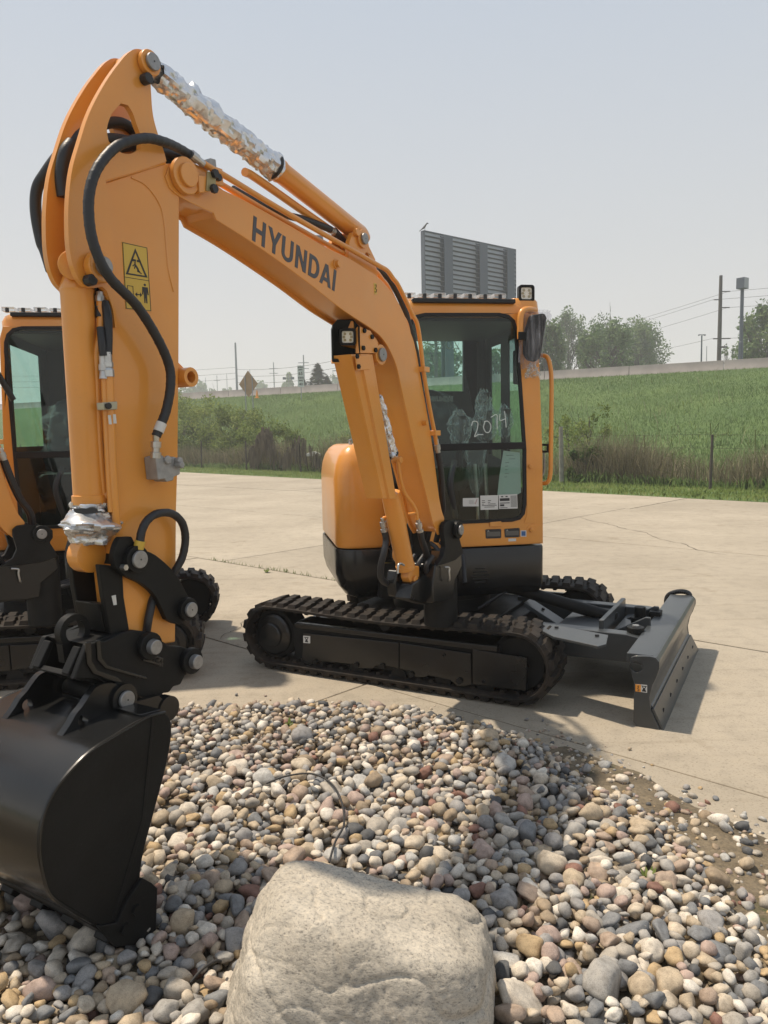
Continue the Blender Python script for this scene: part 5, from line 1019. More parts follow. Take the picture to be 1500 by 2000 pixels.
MB().lathe(U(.55, -.10, .53), U(.66, -.02, .50), [(0, .012), (.02, .012), (.021, .017), (.045, .017), (.046, .012), (.08, .012)], 10).build('hose_fitting', STEEL, ba, angle=25)

BOOMG = [c for c in EX.children if c in BOOM_SET]
# ---- the second machine: a copy of every part, set down beside the first with its undercarriage the other way round
def copy_tree(o, parent=None):
    c = o.copy(); COL.objects.link(c)
    if parent: c.parent = parent
    m_[o] = c
    for ch in list(o.children): copy_tree(ch, c)
    return c
m_ = {}
EX2 = copy_tree(EX); EX2.location = C0 + Vector((-2.60, .22, 0))
EX2['label'] = 'second yellow excavator parked behind the tall arm, mostly cut off by the left edge'
for o in UNDER: m_[o].rotation_euler = (0, 0, R(36 + 180)); m_[o].location = (-.21, -.03, 0)
pv = B(0, .085, 0); sw = Matrix.Translation((.135, .02, 0)) @ Matrix.Translation(pv) @ Matrix.Rotation(R(-20), 4, 'Z') @ Matrix.Translation(-pv)       # its boom is swung farther to the side
for o in BOOMG: m_[o].matrix_local = sw

# ================================================================ ground, yard, stones
import numpy as np
rng = np.random.default_rng(5)
E1, E2 = Vector((.73, -.683, 0)), Vector((.683, .73, 0))
MD, ED = Vector((.76, .65, 0)), Vector((-.65, .76, 0))          # across / along the yard's far edge
EDGE = 16.4
yard = empty('concrete_yard', (0, 0, 0)); yard['kind'] = 'structure'
def sq(x, y, t): return E1 * x + E2 * y + Vector((0, 0, t))
MB().prism([(-95, -10), (30, -10), (30, 60), (-95, 60)], lambda x, y, t: MD * 0 + E1 * x + E2 * y + Vector((0, 0, t)), -.22, -.19).build('base_ground', GROUND, None, angle=None)['kind'] = 'structure'
def clip_half(poly, f):
    out = []
    for i in range(len(poly)):
        a, b = poly[i - 1], poly[i]; fa, fb_ = f(a), f(b)
        if (fa >= 0) != (fb_ >= 0):
            t = fa / (fa - fb_); out.append((a[0] + (b[0] - a[0]) * t, a[1] + (b[1] - a[1]) * t))
        if fb_ >= 0: out.append(b)
    return out
def far_f(q): return EDGE - (E1 * q[0] + E2 * q[1]).dot(MD)
rows = [-3.5, -1.2, 1.07, 3.35, 5.61, 9.9, 14.4, 19, 24, 30, 36, 44]
for j in range(len(rows) - 1):
    y0, y1 = rows[j], rows[j + 1]
    x = -90.0 if j > 5 else -34.0
    cuts = {3: [-34, -24, -18.2, -13.4, -8.6, -3.3, 9, 22], 2: [-34, -24, -18.2, -13.4, -8.6, -3.3, 9, 22], 4: [-34, -26, -19, -13, -8.1, 1.9, 12, 24]}.get(j) or [(-90 if j > 5 else -34) + 5.2 * k + (j % 2) * 1.1 for k in range(0, 23 if j > 5 else 12)]
    for x0, x1 in zip(cuts, cuts[1:]):
        g_ = .0085
        poly = [(x0 + g_, y0 + g_), (x1 - g_, y0 + g_), (x1 - g_, y1 - g_), (x0 + g_, y1 - g_)]
        poly = clip_half(poly, far_f)
        if len(poly) < 3: continue
        dz = random.uniform(-.003, .003)
        MB().prism(poly, sq, -.15, dz).build('slab', CONC, yard, bevel=.006 if j < 6 else 0, angle=None)
MB().prism(clip_half([(-90, -3.5), (24, -3.5), (24, 44), (-90, 44)], far_f), sq, -.17, -.012).build('joint_fill', JOINT, yard, angle=None)

# hairline cracks in the slabs
for k, (pa, pb, w_) in enumerate((([(-1.2781,5.8112),(-1.1182,7.0623)], None, .003), ([(3.5293,13.856),(4.1904,9.2992)], None, .006))):
    a, b = Vector(pa[0]), Vector(pa[1]); d = b - a; nn = Vector((-d.y, d.x)).normalized(); rc_ = random.Random(k); L_, R_ = [], []; n_q = 46
    for i in range(n_q + 1):
        q = a + d * (i / n_q) + nn * d.length * (.05 * noise.noise(Vector((i * .11, k * 9, 0))) + .012 * noise.noise(Vector((i * .7, k * 9, 5)))); ww = w_ * (.35 + .9 * rc_.random()) * min(1, 8 * (1 - abs(2 * i / n_q - 1)) + .1)
        L_.append(Vector((*(q - nn * ww), .0042))); R_.append(Vector((*(q + nn * ww), .0042)))
    MB().add(L_ + R_, [(i, i + 1, n_q + 2 + i, n_q + 1 + i) for i in range(n_q)]).build('crack', JOINT, yard, angle=None, recalc=False)
# gravel bed: soil mound spilling over the slab edge
BEDGE = [(-6, 4.6), (-3, 4.32)] + [(-1.3187,4.1862),(-1.0495,4.268),(-0.7587,4.2847),(-0.4043,4.273),(-0.11,4.2481),(0.1759,4.1198),(0.439,3.9409),(0.6405,3.846),(0.7924,3.8109),(0.9321,3.7373),(1.0597,3.5564),(1.1724,3.381),(1.267,3.1445),(1.3608,2.9624),(1.4448,2.7992)] + [(2.4, 2.55), (3.6, 1.9), (6, 1.2)]
def edge_y(x):
    for (xa, ya), (xb, yb) in zip(BEDGE, BEDGE[1:]):
        if xa <= x <= xb: return ya + (yb - ya) * (x - xa) / (xb - xa)
    return BEDGE[0][1] if x < BEDGE[0][0] else BEDGE[-1][1]
def bed_z(x, y):
    d = edge_y(x) - y + .10 * noise.noise(Vector((x * 3, y * 3, 0))) + .05 * noise.noise(Vector((x * 11, y * 11, 4)))
    t = max(0, min(1, (d + .06) / .5)); t = t * t * (3 - 2 * t)
    rt = max(0, min(1, (x - .7) / 1.2))                     # the bed lies lower towards the right
    return -.006 + t * (.034 - .012 * rt) + .010 * t * noise.noise(Vector((x * 6, y * 6, 9)))
xs, ys = np.arange(-3.4, 3.6, .035), np.arange(-1.0, 4.75, .035)
vs = [(x, y, bed_z(x, y)) for y in ys for x in xs]; nx = len(xs)
fs = [(j * nx + i, j * nx + i + 1, (j + 1) * nx + i + 1, (j + 1) * nx + i) for j in range(len(ys) - 1) for i in range(nx - 1)]
bed = struct(MB().add(vs, fs).build('gravel_bed', SOIL, angle=180, recalc=False))

# one stone shape = soft intersection of half-spaces, so it has worn flats and rounded corners
def stone_mesh(name, sub, seed, p_=9, squash=(1, .8, .62)):
    rd = random.Random(seed); bm = bmesh.new(); bmesh.ops.create_icosphere(bm, subdivisions=sub, radius=1)
    pl_ = []
    for k in range(13):
        q = Vector((rd.gauss(0, 1), rd.gauss(0, 1), rd.gauss(0, 1))).normalized(); pl_.append((q, rd.uniform(.62, 1.05)))
    for v in bm.verts:
        d = v.co.normalized(); r = sum((max(0, d.dot(n_)) / h_) ** p_ for n_, h_ in pl_) ** (-1 / p_)
        r = min(r, 1.16)
        r *= 1 + .07 * noise.noise(d * 2.0 + Vector((seed, 0, 0))) + .025 * noise.noise(d * 5 + Vector((seed, 3, 0)))
        v.co = Vector((d.x * r * squash[0], d.y * r * squash[1], d.z * r * squash[2]))
    me = bpy.data.meshes.new(name); bm.to_mesh(me); bm.free(); me.shade_smooth(); me.materials.append(STONE); return me
NSH = 22
def shape_of(name, sub, k): return stone_mesh(name, sub, 100 + k, random.Random(k).choice([9, 14, 22, 32]), (1, random.Random(k).uniform(.62, .95), random.Random(k + 50).uniform(.42, .82)))
SHAPES = [shape_of('stone', 3, k) for k in range(NSH)]
LOWS = [shape_of('stone_low', 2, k) for k in range(NSH)]
TINY = [(np.array([v.co for v in m.vertices]), np.array([p.vertices[:] for p in m.polygons])) for m in [shape_of('stone_tiny', 1, k) for k in range(NSH)]]
LOWV = [(np.array([v.co for v in m.vertices]), np.array([p.vertices[:] for p in m.polygons])) for m in LOWS]
BC = Vector((-.085, 1.84)); BRX, BRY = .33, .25
cell = .085; grid = {}; stones = []
def near(x, y):
    ci, cj = int(math.floor(x / cell)), int(math.floor(y / cell))
    for i in (ci - 1, ci, ci + 1):
        for j in (cj - 1, cj, cj + 1):
            yield from grid.get((i, j), ())
def rest(x, y, r):
    z = bed_z(x, y) + r * .25
    for k in near(x, y):
        X, Y, Z, Rr = stones[k][:4]; d2 = (X - x) ** 2 + (Y - y) ** 2; s_ = (Rr + r) * .86
        if d2 < s_ * s_: z = max(z, Z + math.sqrt(s_ * s_ - d2) * .62)
    return z
rs = random.Random(11)
def pile_right(y):        # where the thick gravel gives way to bare soil
    for (xa, ya), (xb, yb) in zip(PR, PR[1:]):
        if yb <= y <= ya: return xa + (xb - xa) * (ya - y) / (ya - yb)
    return PR[-1][0]
PR = [(.80, 4.5)] + [(0.6835,3.6511),(0.802,3.353),(0.9152,3.0656),(1.0829,2.7767),(1.0996,2.5177),(1.0874,2.315),(1.0695,2.1411),(1.0923,2.0094)] + [(1.6, 1.7), (2.2, 1.0)]
for it in range(12500):
    best = None
    lay = it / 12500
    for k in range(4):
        y = rs.uniform(1.02, 4.42); xm = .5 * y + .45; x = rs.uniform(-xm, xm)
        if y > edge_y(x) - .03 + rs.uniform(-.10, .05): continue
        over = x - pile_right(y)
        if over > 0 and (lay > .45 or rs.random() > .10 * math.exp(-over * 3)): continue
        if ((x - BC.x) / (BRX - .05)) ** 2 + ((y - BC.y) / (BRY - .05)) ** 2 < 1: continue
        r = min(.050, max(.0125, rs.lognormvariate(math.log(.0225), .34)))
        if over > -.1: r *= .8
        z = rest(x, y, r)
        lim = bed_z(x, y) + (.050 if over < -.15 else .03)
        if z > lim: continue
        if best is None or z < best[2]: best = (x, y, z, r)
    if best:
        grid.setdefault((int(math.floor(best[0] / cell)), int(math.floor(best[1] / cell))), []).append(len(stones)); stones.append(best)
# loose pebbles: on the soil at right and strewn on the concrete edge
for it in range(3000):
    x = rs.uniform(.3, 2.3); y = rs.uniform(1.3, 3.95); over = x - pile_right(y)
    if over < -.05 or y > edge_y(x) + abs(rs.gauss(0, .03)) or abs(x) > .5 * y + .3: continue
    r = min(.026, rs.lognormvariate(math.log(.0078), .55)); stones.append((x, y, max(bed_z(x, y), 0.0) + r * .15, r))
for it in range(70):
    x = rs.uniform(-1.2, 1.5); y = edge_y(x) + abs(rs.gauss(0, .10)) + .02; r = min(.022, rs.lognormvariate(math.log(.008), .5)); stones.append((x, y, .002 + r * .3, r))
rank = []
for k, (x, y, z, r) in enumerate(stones):
    cov = any(stones[j][2] > z + .012 and (stones[j][0] - x) ** 2 + (stones[j][1] - y) ** 2 < (stones[j][3] * .9) ** 2 for j in near(x, y))
    q = Vector((x, y, z)) - CAM; dep = q.dot(_f); sx_, sy_ = q.dot(_r) / dep * 1.0, q.dot(_u) / dep
    if not cov and abs(sx_) < .5 and -.667 < sy_ and not (sx_ < -.28 and sy_ > -.47): rank.append((r / dep, k))
seen = {k for _, k in rank}; rank.sort(reverse=True); single = {k for _, k in rank[:300]}
SV, SF, ST = [], [], []; off = 0
for k, (x, y, z, r) in enumerate(stones):
    sh = rs.randrange(NSH); tint = rs.random()
    rot = Matrix.Rotation(rs.uniform(0, 6.28), 3, 'Z') @ Matrix.Rotation(rs.gauss(0, .35), 3, 'X') @ Matrix.Rotation(rs.gauss(0, .35), 3, 'Y'); sc_ = r * rs.uniform(1.12, 1.4)
    if k in single:
        o = bpy.data.objects.new('stone', SHAPES[sh]); COL.objects.link(o); o.parent = bed
        o.matrix_world = Matrix.Translation((x, y, z)) @ rot.to_4x4() @ Matrix.Scale(sc_, 4); o['tint'] = tint
    else:
        v, f = (LOWV if k in seen and y < 3.3 else TINY)[sh]; M = np.array(rot); SV.append(v @ M.T * sc_ + np.array((x, y, z))); SF.append(f + off); off += len(v); ST.append(np.full(len(v), tint))
def big_mesh(name, V, F, T, m, parent=None, smooth=True, up_n=False):
    me = bpy.data.meshes.new(name); k = F.shape[1]
    me.vertices.add(len(V)); me.vertices.foreach_set('co', V.astype(np.float32).ravel())
    me.loops.add(F.size); me.loops.foreach_set('vertex_index', F.astype(np.int32).ravel())
    me.polygons.add(len(F)); me.polygons.foreach_set('loop_start', np.arange(0, F.size, k, dtype=np.int32)); me.polygons.foreach_set('loop_total', np.full(len(F), k, dtype=np.int32))
    me.update(calc_edges=True); me.validate()
    if smooth: me.shade_smooth()
    if T is not None: at = me.attributes.new('tint', 'FLOAT', 'POINT'); at.data.foreach_set('value', T.astype(np.float32))
    if up_n: me.shade_smooth(); me.normals_split_custom_set_from_vertices([(0, -.25, .97)] * len(V))
    me.materials.append(m); o = bpy.data.objects.new(name, me); COL.objects.link(o)
    if parent: o.parent = parent
    return o
o = big_mesh('loose_stones', np.concatenate(SV), np.concatenate(SF), np.concatenate(ST), STONE, bed); o['kind'] = 'stuff'

# ---- boulder
bm = bmesh.new(); bmesh.ops.create_icosphere(bm, subdivisions=7, radius=1)
pls = [((.12, .14, 1), .875), ((-.74, .10, .68), 1.21), ((.66, .1, .75), 1.15), ((-1, -.08, .16), .96), ((1, -.05, .10), .97), ((.05, -1, .30), .92), ((.0, -.70, .74), 1.12), ((-.75, -.66, .1), 1.17), ((.72, -.70, .15), 1.18), ((.7, .7, .1), 1.2), ((-.7, .7, .1), 1.2), ((0, 1, .2), .95), ((.62, -.55, .6), 1.22), ((-.5, -.62, .62), 1.20), ((0, 0, -1), .6)]
pls = [(Vector(a).normalized(), b) for a, b in pls]
for v in bm.verts:
    d = v.co.normalized(); r = sum((max(0, d.dot(a)) / b) ** 15 for a, b in pls) ** (-1 / 15)
    ck = abs(noise.noise(d * 1.7 + Vector((3.3, 1, 0)))); ck2 = abs(noise.noise(d * 2.6 + Vector((.3, 7, 2))))
    r *= 1 + .035 * noise.noise(d * 2.1) + .026 * noise.noise(d * 5) + .008 * noise.noise(d * 12) + .006 * noise.noise(d * 30) + .004 * noise.noise(d * 60) - .022 * math.exp(-(ck / .03) ** 2) - .014 * math.exp(-(ck2 / .022) ** 2)
    v.co = Vector((d.x * r * .345, d.y * r * .27, d.z * r * .31))
me = bpy.data.meshes.new('boulder'); bm.to_mesh(me); bm.free(); me.shade_smooth(); me.materials.append(ROCK)
bo = bpy.data.objects.new('boulder', me); COL.objects.link(bo); bo.location = (BC.x, BC.y, .085); bo.rotation_euler = (0, R(7), R(-4))
tag(bo, 'large pale granite boulder sitting on the gravel in front', 'boulder')

# ---- thin cable lying on the stones
P = catmull([Vector((*q, z)) for q, z in zip([(-0.5241,3.1392),(-0.4414,3.1747),(-0.3307,3.1697),(-0.2406,3.0697),(-0.1886,2.8913),(-0.1726,2.7329),(-0.1975,2.6087),(-0.2115,2.4944)], (.085, .10, .11, .11, .115, .11, .11, .10))], 8)
tag(MB().tube(P, .0042, 8).build('cable', CABLE, angle=60), 'thin black cable curving over the stones behind the boulder', 'cable')
P = catmull([Vector((*q, z)) for q, z in zip([(-0.5514,1.9521),(-0.5248,1.9753),(-0.4965,2.0073),(-0.4819,2.0194)], (.08, .10, .10, .09))], 8)
tag(MB().tube(P, .0042, 8).build('cable', CABLE, angle=60), 'short end of black cable at the left side of the boulder', 'cable')
# ---- leaf litter and weed sprouts
def sprout(x, y, z, h_, n_, name, label, seed, tint=.6):
    rd = random.Random(seed); V = []; F = []; T = []
    for k in range(n_):
        a = rd.uniform(0, 6.28); l_ = h_ * rd.uniform(.5, 1); w_ = l_ * .16; e_ = rd.uniform(.25, 1.1); d = Vector((math.cos(a) * math.cos(e_), math.sin(a) * math.cos(e_), math.sin(e_))); s_ = Vector((-math.sin(a), math.cos(a), 0)) * w_; o_ = Vector((x, y, z)) + Vector((rd.gauss(0, 1), rd.gauss(0, 1), 0)) * h_ * .12
        b = len(V); V += [o_, o_ + d * l_ * .5 + s_, o_ + d * l_, o_ + d * l_ * .5 - s_]; F.append((b, b + 1, b + 2, b + 3)); T += [min(1, max(0, tint + rd.gauss(0, .2)))] * 4
    return tag(MB().add(V, F).build(name, SHRUB, angle=None, recalc=False, tint=T), label, 'weed')
for k, (q, lab) in enumerate(zip([(-0.5131,3.8519),(0.8566,2.4155),(-1.3718,8.76)], ('small green weed at the top edge of the gravel', 'tiny weed among the stones on the right side of the gravel', 'grass tuft growing in the concrete joint behind the excavator'))):
    sprout(q[0], q[1], .05 if k < 2 else 0, .06, 26, 'weed', lab, k)
V, F, T = [], [], []
for k in range(130):      # thin grass in the long joint
    x = -8.9 + rs.random() * .1 + rs.betavariate(1.2, 1.6) * 3.2; pt = E1 * (x + .5) + E2 * (5.61 + rs.gauss(0, .006)); a = rs.uniform(0, 6.28); h_ = rs.uniform(.02, .06); b = len(V)
    d = Vector((math.cos(a), math.sin(a), 0)); V += [pt - d * .004, pt + d * .004, pt + Vector((rs.gauss(0, .02), rs.gauss(0, .02), h_))]; F.append((b, b + 1, b + 2)); T += [rs.random()] * 3
o = MB().add(V, F).build('joint_grass', LAWN, angle=None, recalc=False, tint=T); o['kind'] = 'stuff'

# ================================================================ beyond the yard
def ml(m_, e_, z=0): return MD * m_ + ED * e_ + Vector((0, 0, z))
# road crest: line whose normal is turned 30 degrees from the view axis
MR, ER = Vector((.5, .866, 0)), Vector((-.866, .5, 0)); DR = 55.0
def toe(t): return ml(21.5, t)
def slope_pt(t, k):
    """t runs along (m), k 0 at the toe .. 1 at the crest"""
    a = toe(-26 + t * 146); b = MR * (DR - 1.2) + ER * (-62 + t * 190)
    q = a.lerp(b, k); s_ = k * k * (3 - 2 * k); z = .05 + 5.20 * (.55 * k + .45 * s_)
    z += .25 * noise.noise(Vector((q.x * .12, q.y * .12, 3))) * math.sin(math.pi * k)
    return Vector((q.x, q.y, z))
NT, NK = 120, 26
vs = [slope_pt(i / NT, j / NK) for i in range(NT + 1) for j in range(NK + 1)]
fs = [(i * (NK + 1) + j, (i + 1) * (NK + 1) + j, (i + 1) * (NK + 1) + j + 1, i * (NK + 1) + j + 1) for i in range(NT) for j in range(NK)]
struct(MB().add(vs, fs).build('embankment', GROUND, angle=180, recalc=False))
struct(MB().prism([(EDGE, -40), (22.5, -40), (22.5, 140), (EDGE, 140)], lambda a, b, t: ml(a, b, t), -.18, .004).build('lawn_ground', GROUND, angle=None))
def mr(a, b, t): return MR * a + ER * b + Vector((0, 0, t))
ZR = 5.12
struct(MB().prism([(DR - 1.3, -62), (DR + 13, -62), (DR + 13, 150), (DR - 1.3, 150)], mr, -.2, ZR - .02).build('highway', ASPH, angle=None))
struct(MB().prism([(DR + 13.2, -150), (DR + 380, -150), (DR + 380, 330), (DR + 13.2, 330)], mr, -1, 3.2).build('far_plain', GROUND, angle=None))
bar = empty('road_barrier', (0, 0, 0), 'long pale concrete barrier along the raised road', 'barrier')
for k in range(32):
    b0 = -60 + k * 6.0
    MB().prism([(-.28, -.02), (.28, -.02), (.26, .09), (.12, .32), (.08, .83), (-.08, .83), (-.12, .32), (-.26, .09)], lambda a, z, t: MR * (DR + a) + ER * t + Vector((0, 0, ZR + z)), b0 + .02, b0 + 5.98).build('barrier_segment', BARR, bar, bevel=.01, angle=30)

# ---- grass, as blades
def blades(name, pts, hgt, wid, m, lean=.35, tfun=None, seed=1, bend=True):
    g = np.random.default_rng(seed); n_ = len(pts); P = np.asarray(pts, dtype=float); a = g.uniform(0, 2 * math.pi, n_)
    h_ = hgt * g.uniform(.55, 1.15, n_) if np.isscalar(hgt) else hgt; w_ = wid * g.uniform(.6, 1.3, n_)
    d = np.stack([np.abs(np.cos(a)), np.sin(a), np.zeros(n_)], 1); la = g.uniform(0, 2 * math.pi, n_); l_ = np.abs(g.normal(0, lean, n_))
    ld = np.stack([np.cos(la) * l_, np.sin(la) * l_, np.zeros(n_)], 1); up = np.array([0, 0, 1.0])
    A = P - d * w_[:, None] / 2; Bv = P + d * w_[:, None] / 2; M1 = P + (up * .6 + ld * .35) * h_[:, None]
    C_ = M1 + d * w_[:, None] * .38; D_ = M1 - d * w_[:, None] * .38; Tp = P + (up * (1 - .25 * l_[:, None]) + ld) * h_[:, None]
    V = np.stack([A, Bv, C_, D_, Tp], 1).reshape(-1, 3); i = np.arange(n_) * 5
    F = np.concatenate([np.stack([i, i + 1, i + 2], 1), np.stack([i, i + 2, i + 3], 1), np.stack([i + 3, i + 2, i + 4], 1)])
    t_ = tfun(P, g) if tfun is not None else g.uniform(0, 1, n_)
    o = big_mesh(name, V, F, np.repeat(np.clip(t_, 0, 1), 5), m, smooth=False, up_n=m in (GRASS, LAWN)); o['kind'] = 'stuff'; return o
def nz(P, s_, o_=0): return np.array([noise.noise(Vector((x * s_ + o_, y * s_, z * s_))) for x, y, z in P])
G = np.random.default_rng(3)
# mown strip; the nearest part is the densest
N_ = 46000; e_ = 70 * G.beta(1, 2.0, N_) - 16; mm = G.uniform(EDGE + .02, 19.6, N_) + np.clip(G.normal(0, .05, N_), -.1, .05)
P = np.stack([MD.x * mm + ED.x * e_, MD.y * mm + ED.y * e_, np.full(N_, .004)], 1)
blades('mown_grass', P, .085, .022, LAWN, .5, lambda P, g: .45 + .5 * nz(P, .8) + g.normal(0, .2, len(P)), 2)
# embankment
N_ = 300000; tt = G.uniform(.02, .62, N_); kk = G.beta(1.0, 1.15, N_) * .985 + .012
P = np.array([slope_pt(a, b) for a, b in zip(tt, kk)])
hh = .12 * G.uniform(.5, 1.3, N_) + .06 * nz(P, .3) + .22 * np.exp(-(kk / .12) ** 2)
blades('tall_grass', P, np.clip(hh, .07, .7), .022, GRASS, .8, lambda P, g: .40 + .55 * nz(P, .13) + .30 * nz(P, .6, 5) + g.normal(0, .10, len(P)) + .22 * np.exp(-((kk - .05) / .14) ** 2), 4)
# dead brush along the fence
N_ = 60000; e_ = G.uniform(-17, 52, N_); mm = 19.5 + np.abs(G.normal(0, 1.3, N_)); P = np.stack([MD.x * mm + ED.x * e_, MD.y * mm + ED.y * e_, np.full(N_, .0)], 1)
dn = nz(P, .28, 11); keep = (dn + G.uniform(-.35, .35, N_)) > -.22; P = P[keep]; dn = dn[keep]; e_ = e_[keep]; mm_ = mm[keep]
hh = (1.15 + .75 * dn) * G.uniform(.45, 1.2, len(P)) * np.clip(1.15 - (mm_ - 19.7) * .12, .5, 1.2)
blades('dead_brush', P, hh, .018, BRUSH, .55, lambda P, g: .42 + .35 * nz(P, .5, 3) + g.normal(0, .2, len(P)) + .35 * (g.uniform(0, 1, len(P)) > .86), 6)
N_ = 24000; e_ = G.uniform(-17, 52, N_); mm = 19.35 + np.abs(G.normal(0, .7, N_)); P = np.stack([MD.x * mm + ED.x * e_, MD.y * mm + ED.y * e_, np.full(N_, .0)], 1)
blades('green_undergrowth', P, np.clip(.30 + .30 * nz(P, .4, 21), .08, .7) * G.uniform(.5, 1.2, N_), .03, GRASS, .6, lambda P, g: .45 + .3 * nz(P, .5, 9) + g.normal(0, .15, len(P)), 8)

# pale seed heads and weeds scattered over the slope
N_ = 5200; tt = G.uniform(.02, .62, N_); kk = G.beta(1.0, 2.6, N_) * .9 + .01; P = np.array([slope_pt(a, b) for a, b in zip(tt, kk)]); P = P[nz(P, .35, 17) + G.uniform(-.3, .3, N_) > .05]
blades('seed_heads', P, .75, .016, BRUSH, .4, lambda P, g: .75 + g.normal(0, .15, len(P)), 12)
N_ = 14000; tt = G.uniform(.02, .62, N_); kk = G.beta(1.0, 1.6, N_) * .95 + .01; P = np.array([slope_pt(a, b) for a, b in zip(tt, kk)]); P = P[nz(P, .5, 29) + G.uniform(-.15, .15, N_) > .22]
blades('weed_patches', P, .34, .03, SHRUB, .8, lambda P, g: .35 + .4 * nz(P, .8, 2) + g.normal(0, .12, len(P)), 13)

# ---- wire fence
fence = empty('wire_fence', (0, 0, 0), 'old wire fence with weathered wooden posts along the foot of the slope', 'fence')
pe = Vector((5.83, 23.5, 0)).dot(ED)
OLDP = mat('rusty_post', (.07, .06, .05), .9)
POST = mat('weathered_post', (.26, .25, .21), .9, var=.3, vscale=9)
for k in range(-7, 14):
    e0 = pe + k * 4.6; o0 = ml(19.1, e0)
    MB().lathe(o0 + Vector((0, 0, -.1)), o0 + Vector((.03 * (k % 3 - 1), 0, 1.72 if k == 0 else 1.45 - .1 * (k % 2))), [(0, .075 if k == 0 else .04), (1.2, .07 if k == 0 else .035), (1.8 if k == 0 else 1.5, .06 if k == 0 else .03)], 10).build('post', POST if k == 0 else OLDP, fence)
for z in (1.06, 1.40):
    P = [ml(19.05, pe - 32 + i * 2.3, z + .03 * math.sin(i * 2.1) - (.02 if i % 2 else 0)) for i in range(38)]
    MB().tube(P, .0035, 4).build('wire', OLDP, fence)

# ---- shrubs, vines, weeds
def leaf_cloud(c, rad, n_, size, seed, clumps=26, fill=.45, hang=0):
    g = np.random.default_rng(seed); c = np.array(c, float); rad = np.array(rad, float)
    d = g.normal(0, 1, (clumps, 3)); d /= np.linalg.norm(d, axis=1)[:, None]; cc = d * (g.uniform(fill, 1, clumps) ** .6)[:, None]
    cs = g.uniform(.18, .36, clumps); k = g.integers(0, clumps, n_); u = g.normal(0, 1, (n_, 3)); u /= np.linalg.norm(u, axis=1)[:, None]
    P = c + (cc[k] + u * (g.uniform(0, 1, n_) ** .5 * cs[k])[:, None]) * rad
    a = g.normal(0, 1, (n_, 3)); a /= np.linalg.norm(a, axis=1)[:, None]; b = np.cross(a, g.normal(0, 1, (n_, 3))); b /= np.linalg.norm(b, axis=1)[:, None]
    s_ = size * g.uniform(.6, 1.4, n_)[:, None]
    V = np.stack([P - a * s_, P + b * s_ * .55, P + a * s_, P - b * s_ * .55], 1).reshape(-1, 3); F = np.arange(n_ * 4).reshape(-1, 4)
    tc_ = g.uniform(0, 1, clumps)[k] * .6 + g.uniform(0, .4, n_)
    return V, F, np.repeat(tc_, 4)
def plant(name, label, cat, base, h_, w_, n_, leaf, m, seed, trunk=None, group=None, shape=(1, 1, 1), clumps=26, lift=.5, bark=None, limbs=7, parts=('trunk', 'crown')):
    o = empty(name, base, label, cat, group); rd = random.Random(seed); b0 = Vector((0, 0, 0)); th = h_ * lift
    mb = MB(); tr_ = trunk or h_ * .02
    mb.tube(catmull([b0 + Vector((0, 0, -.2)), b0 + Vector((rd.gauss(0, .02) * h_, 0, h_ * .25)), b0 + Vector((rd.gauss(0, .03) * h_, rd.gauss(0, .03) * h_, h_ * .55)), b0 + Vector((rd.gauss(0, .03) * h_, 0, h_ * .86))], 3), tr_, 7, rad=lambda t: tr_ * (1 - .8 * t))
    for k in range(limbs):
        a = rd.uniform(0, 6.28); z0 = h_ * rd.uniform(.18, .6); e_ = Vector((math.cos(a) * w_ * rd.uniform(.5, .85), math.sin(a) * w_ * rd.uniform(.5, .85), z0 + h_ * rd.uniform(.15, .4)))
        s_ = Vector((0, 0, z0)); mb.tube([s_, s_.lerp(e_, .5) + Vector((0, 0, h_ * .03)), e_], tr_ * .5, 5, rad=lambda t: tr_ * .5 * (1 - .8 * t))
        for q in range(2):
            f_ = e_ + Vector((rd.gauss(0, .2) * w_, rd.gauss(0, .2) * w_, rd.uniform(.05, .2) * h_)); mb.tube([s_.lerp(e_, .6), f_], tr_ * .25, 4, rad=lambda t: tr_ * .25 * (1 - .7 * t))
    mb.build(parts[0], bark or BARK, o)
    V, F, T = leaf_cloud((0, 0, th + (h_ - th) * .45), (w_, w_, (h_ - th) * .62), n_, leaf, seed, clumps)
    big_mesh(parts[1], V, F, T, m, o, smooth=False); return o
def conifer(base, h_, w_, seed, label):
    o = empty('spruce_tree', base, label, 'spruce', 'spruces beyond the raised road'); rd = random.Random(seed); g = np.random.default_rng(seed)
    MB().tube([Vector((0, 0, -.2)), Vector((0, 0, h_ * .97))], .1, 7, rad=lambda t: h_ * .02 * (1.05 - t)).build('trunk', BARK, o)
    n_ = 9000; t = g.uniform(.15, 1, n_) ** .75; lay = np.round(t * 15) / 15; a = np.round(g.uniform(0, 2 * math.pi, n_) * 11 / 6.28 + lay * 37) * 6.28 / 11 + g.normal(0, .10, n_)
    rr = g.uniform(.1, 1, n_) ** .7; R_ = w_ * (1 - lay * .93) * (.8 + .35 * np.sin(a * 3 + lay * 17)); z = h_ * (.04 + .96 * lay) - rr * h_ * .045 + g.normal(0, h_ * .012, n_)
    P = np.stack([np.cos(a) * rr * R_, np.sin(a) * rr * R_, z], 1); d = np.stack([np.cos(a), np.sin(a), np.full(n_, -.25)], 1); s_ = np.stack([-np.sin(a), np.cos(a), np.zeros(n_)], 1)
    L = (h_ * .035 * g.uniform(.6, 1.3, n_))[:, None]; V = np.stack([P - d * L, P + s_ * L * .35, P + d * L, P - s_ * L * .35], 1).reshape(-1, 3)
    big_mesh('crown', V, np.arange(n_ * 4).reshape(-1, 4), np.repeat(g.uniform(0, 1, n_), 4), CONIF, o, smooth=False); return o
def Yb(p, z=None):
    return Vector((p[0], p[1], z if z is not None else p[2]))
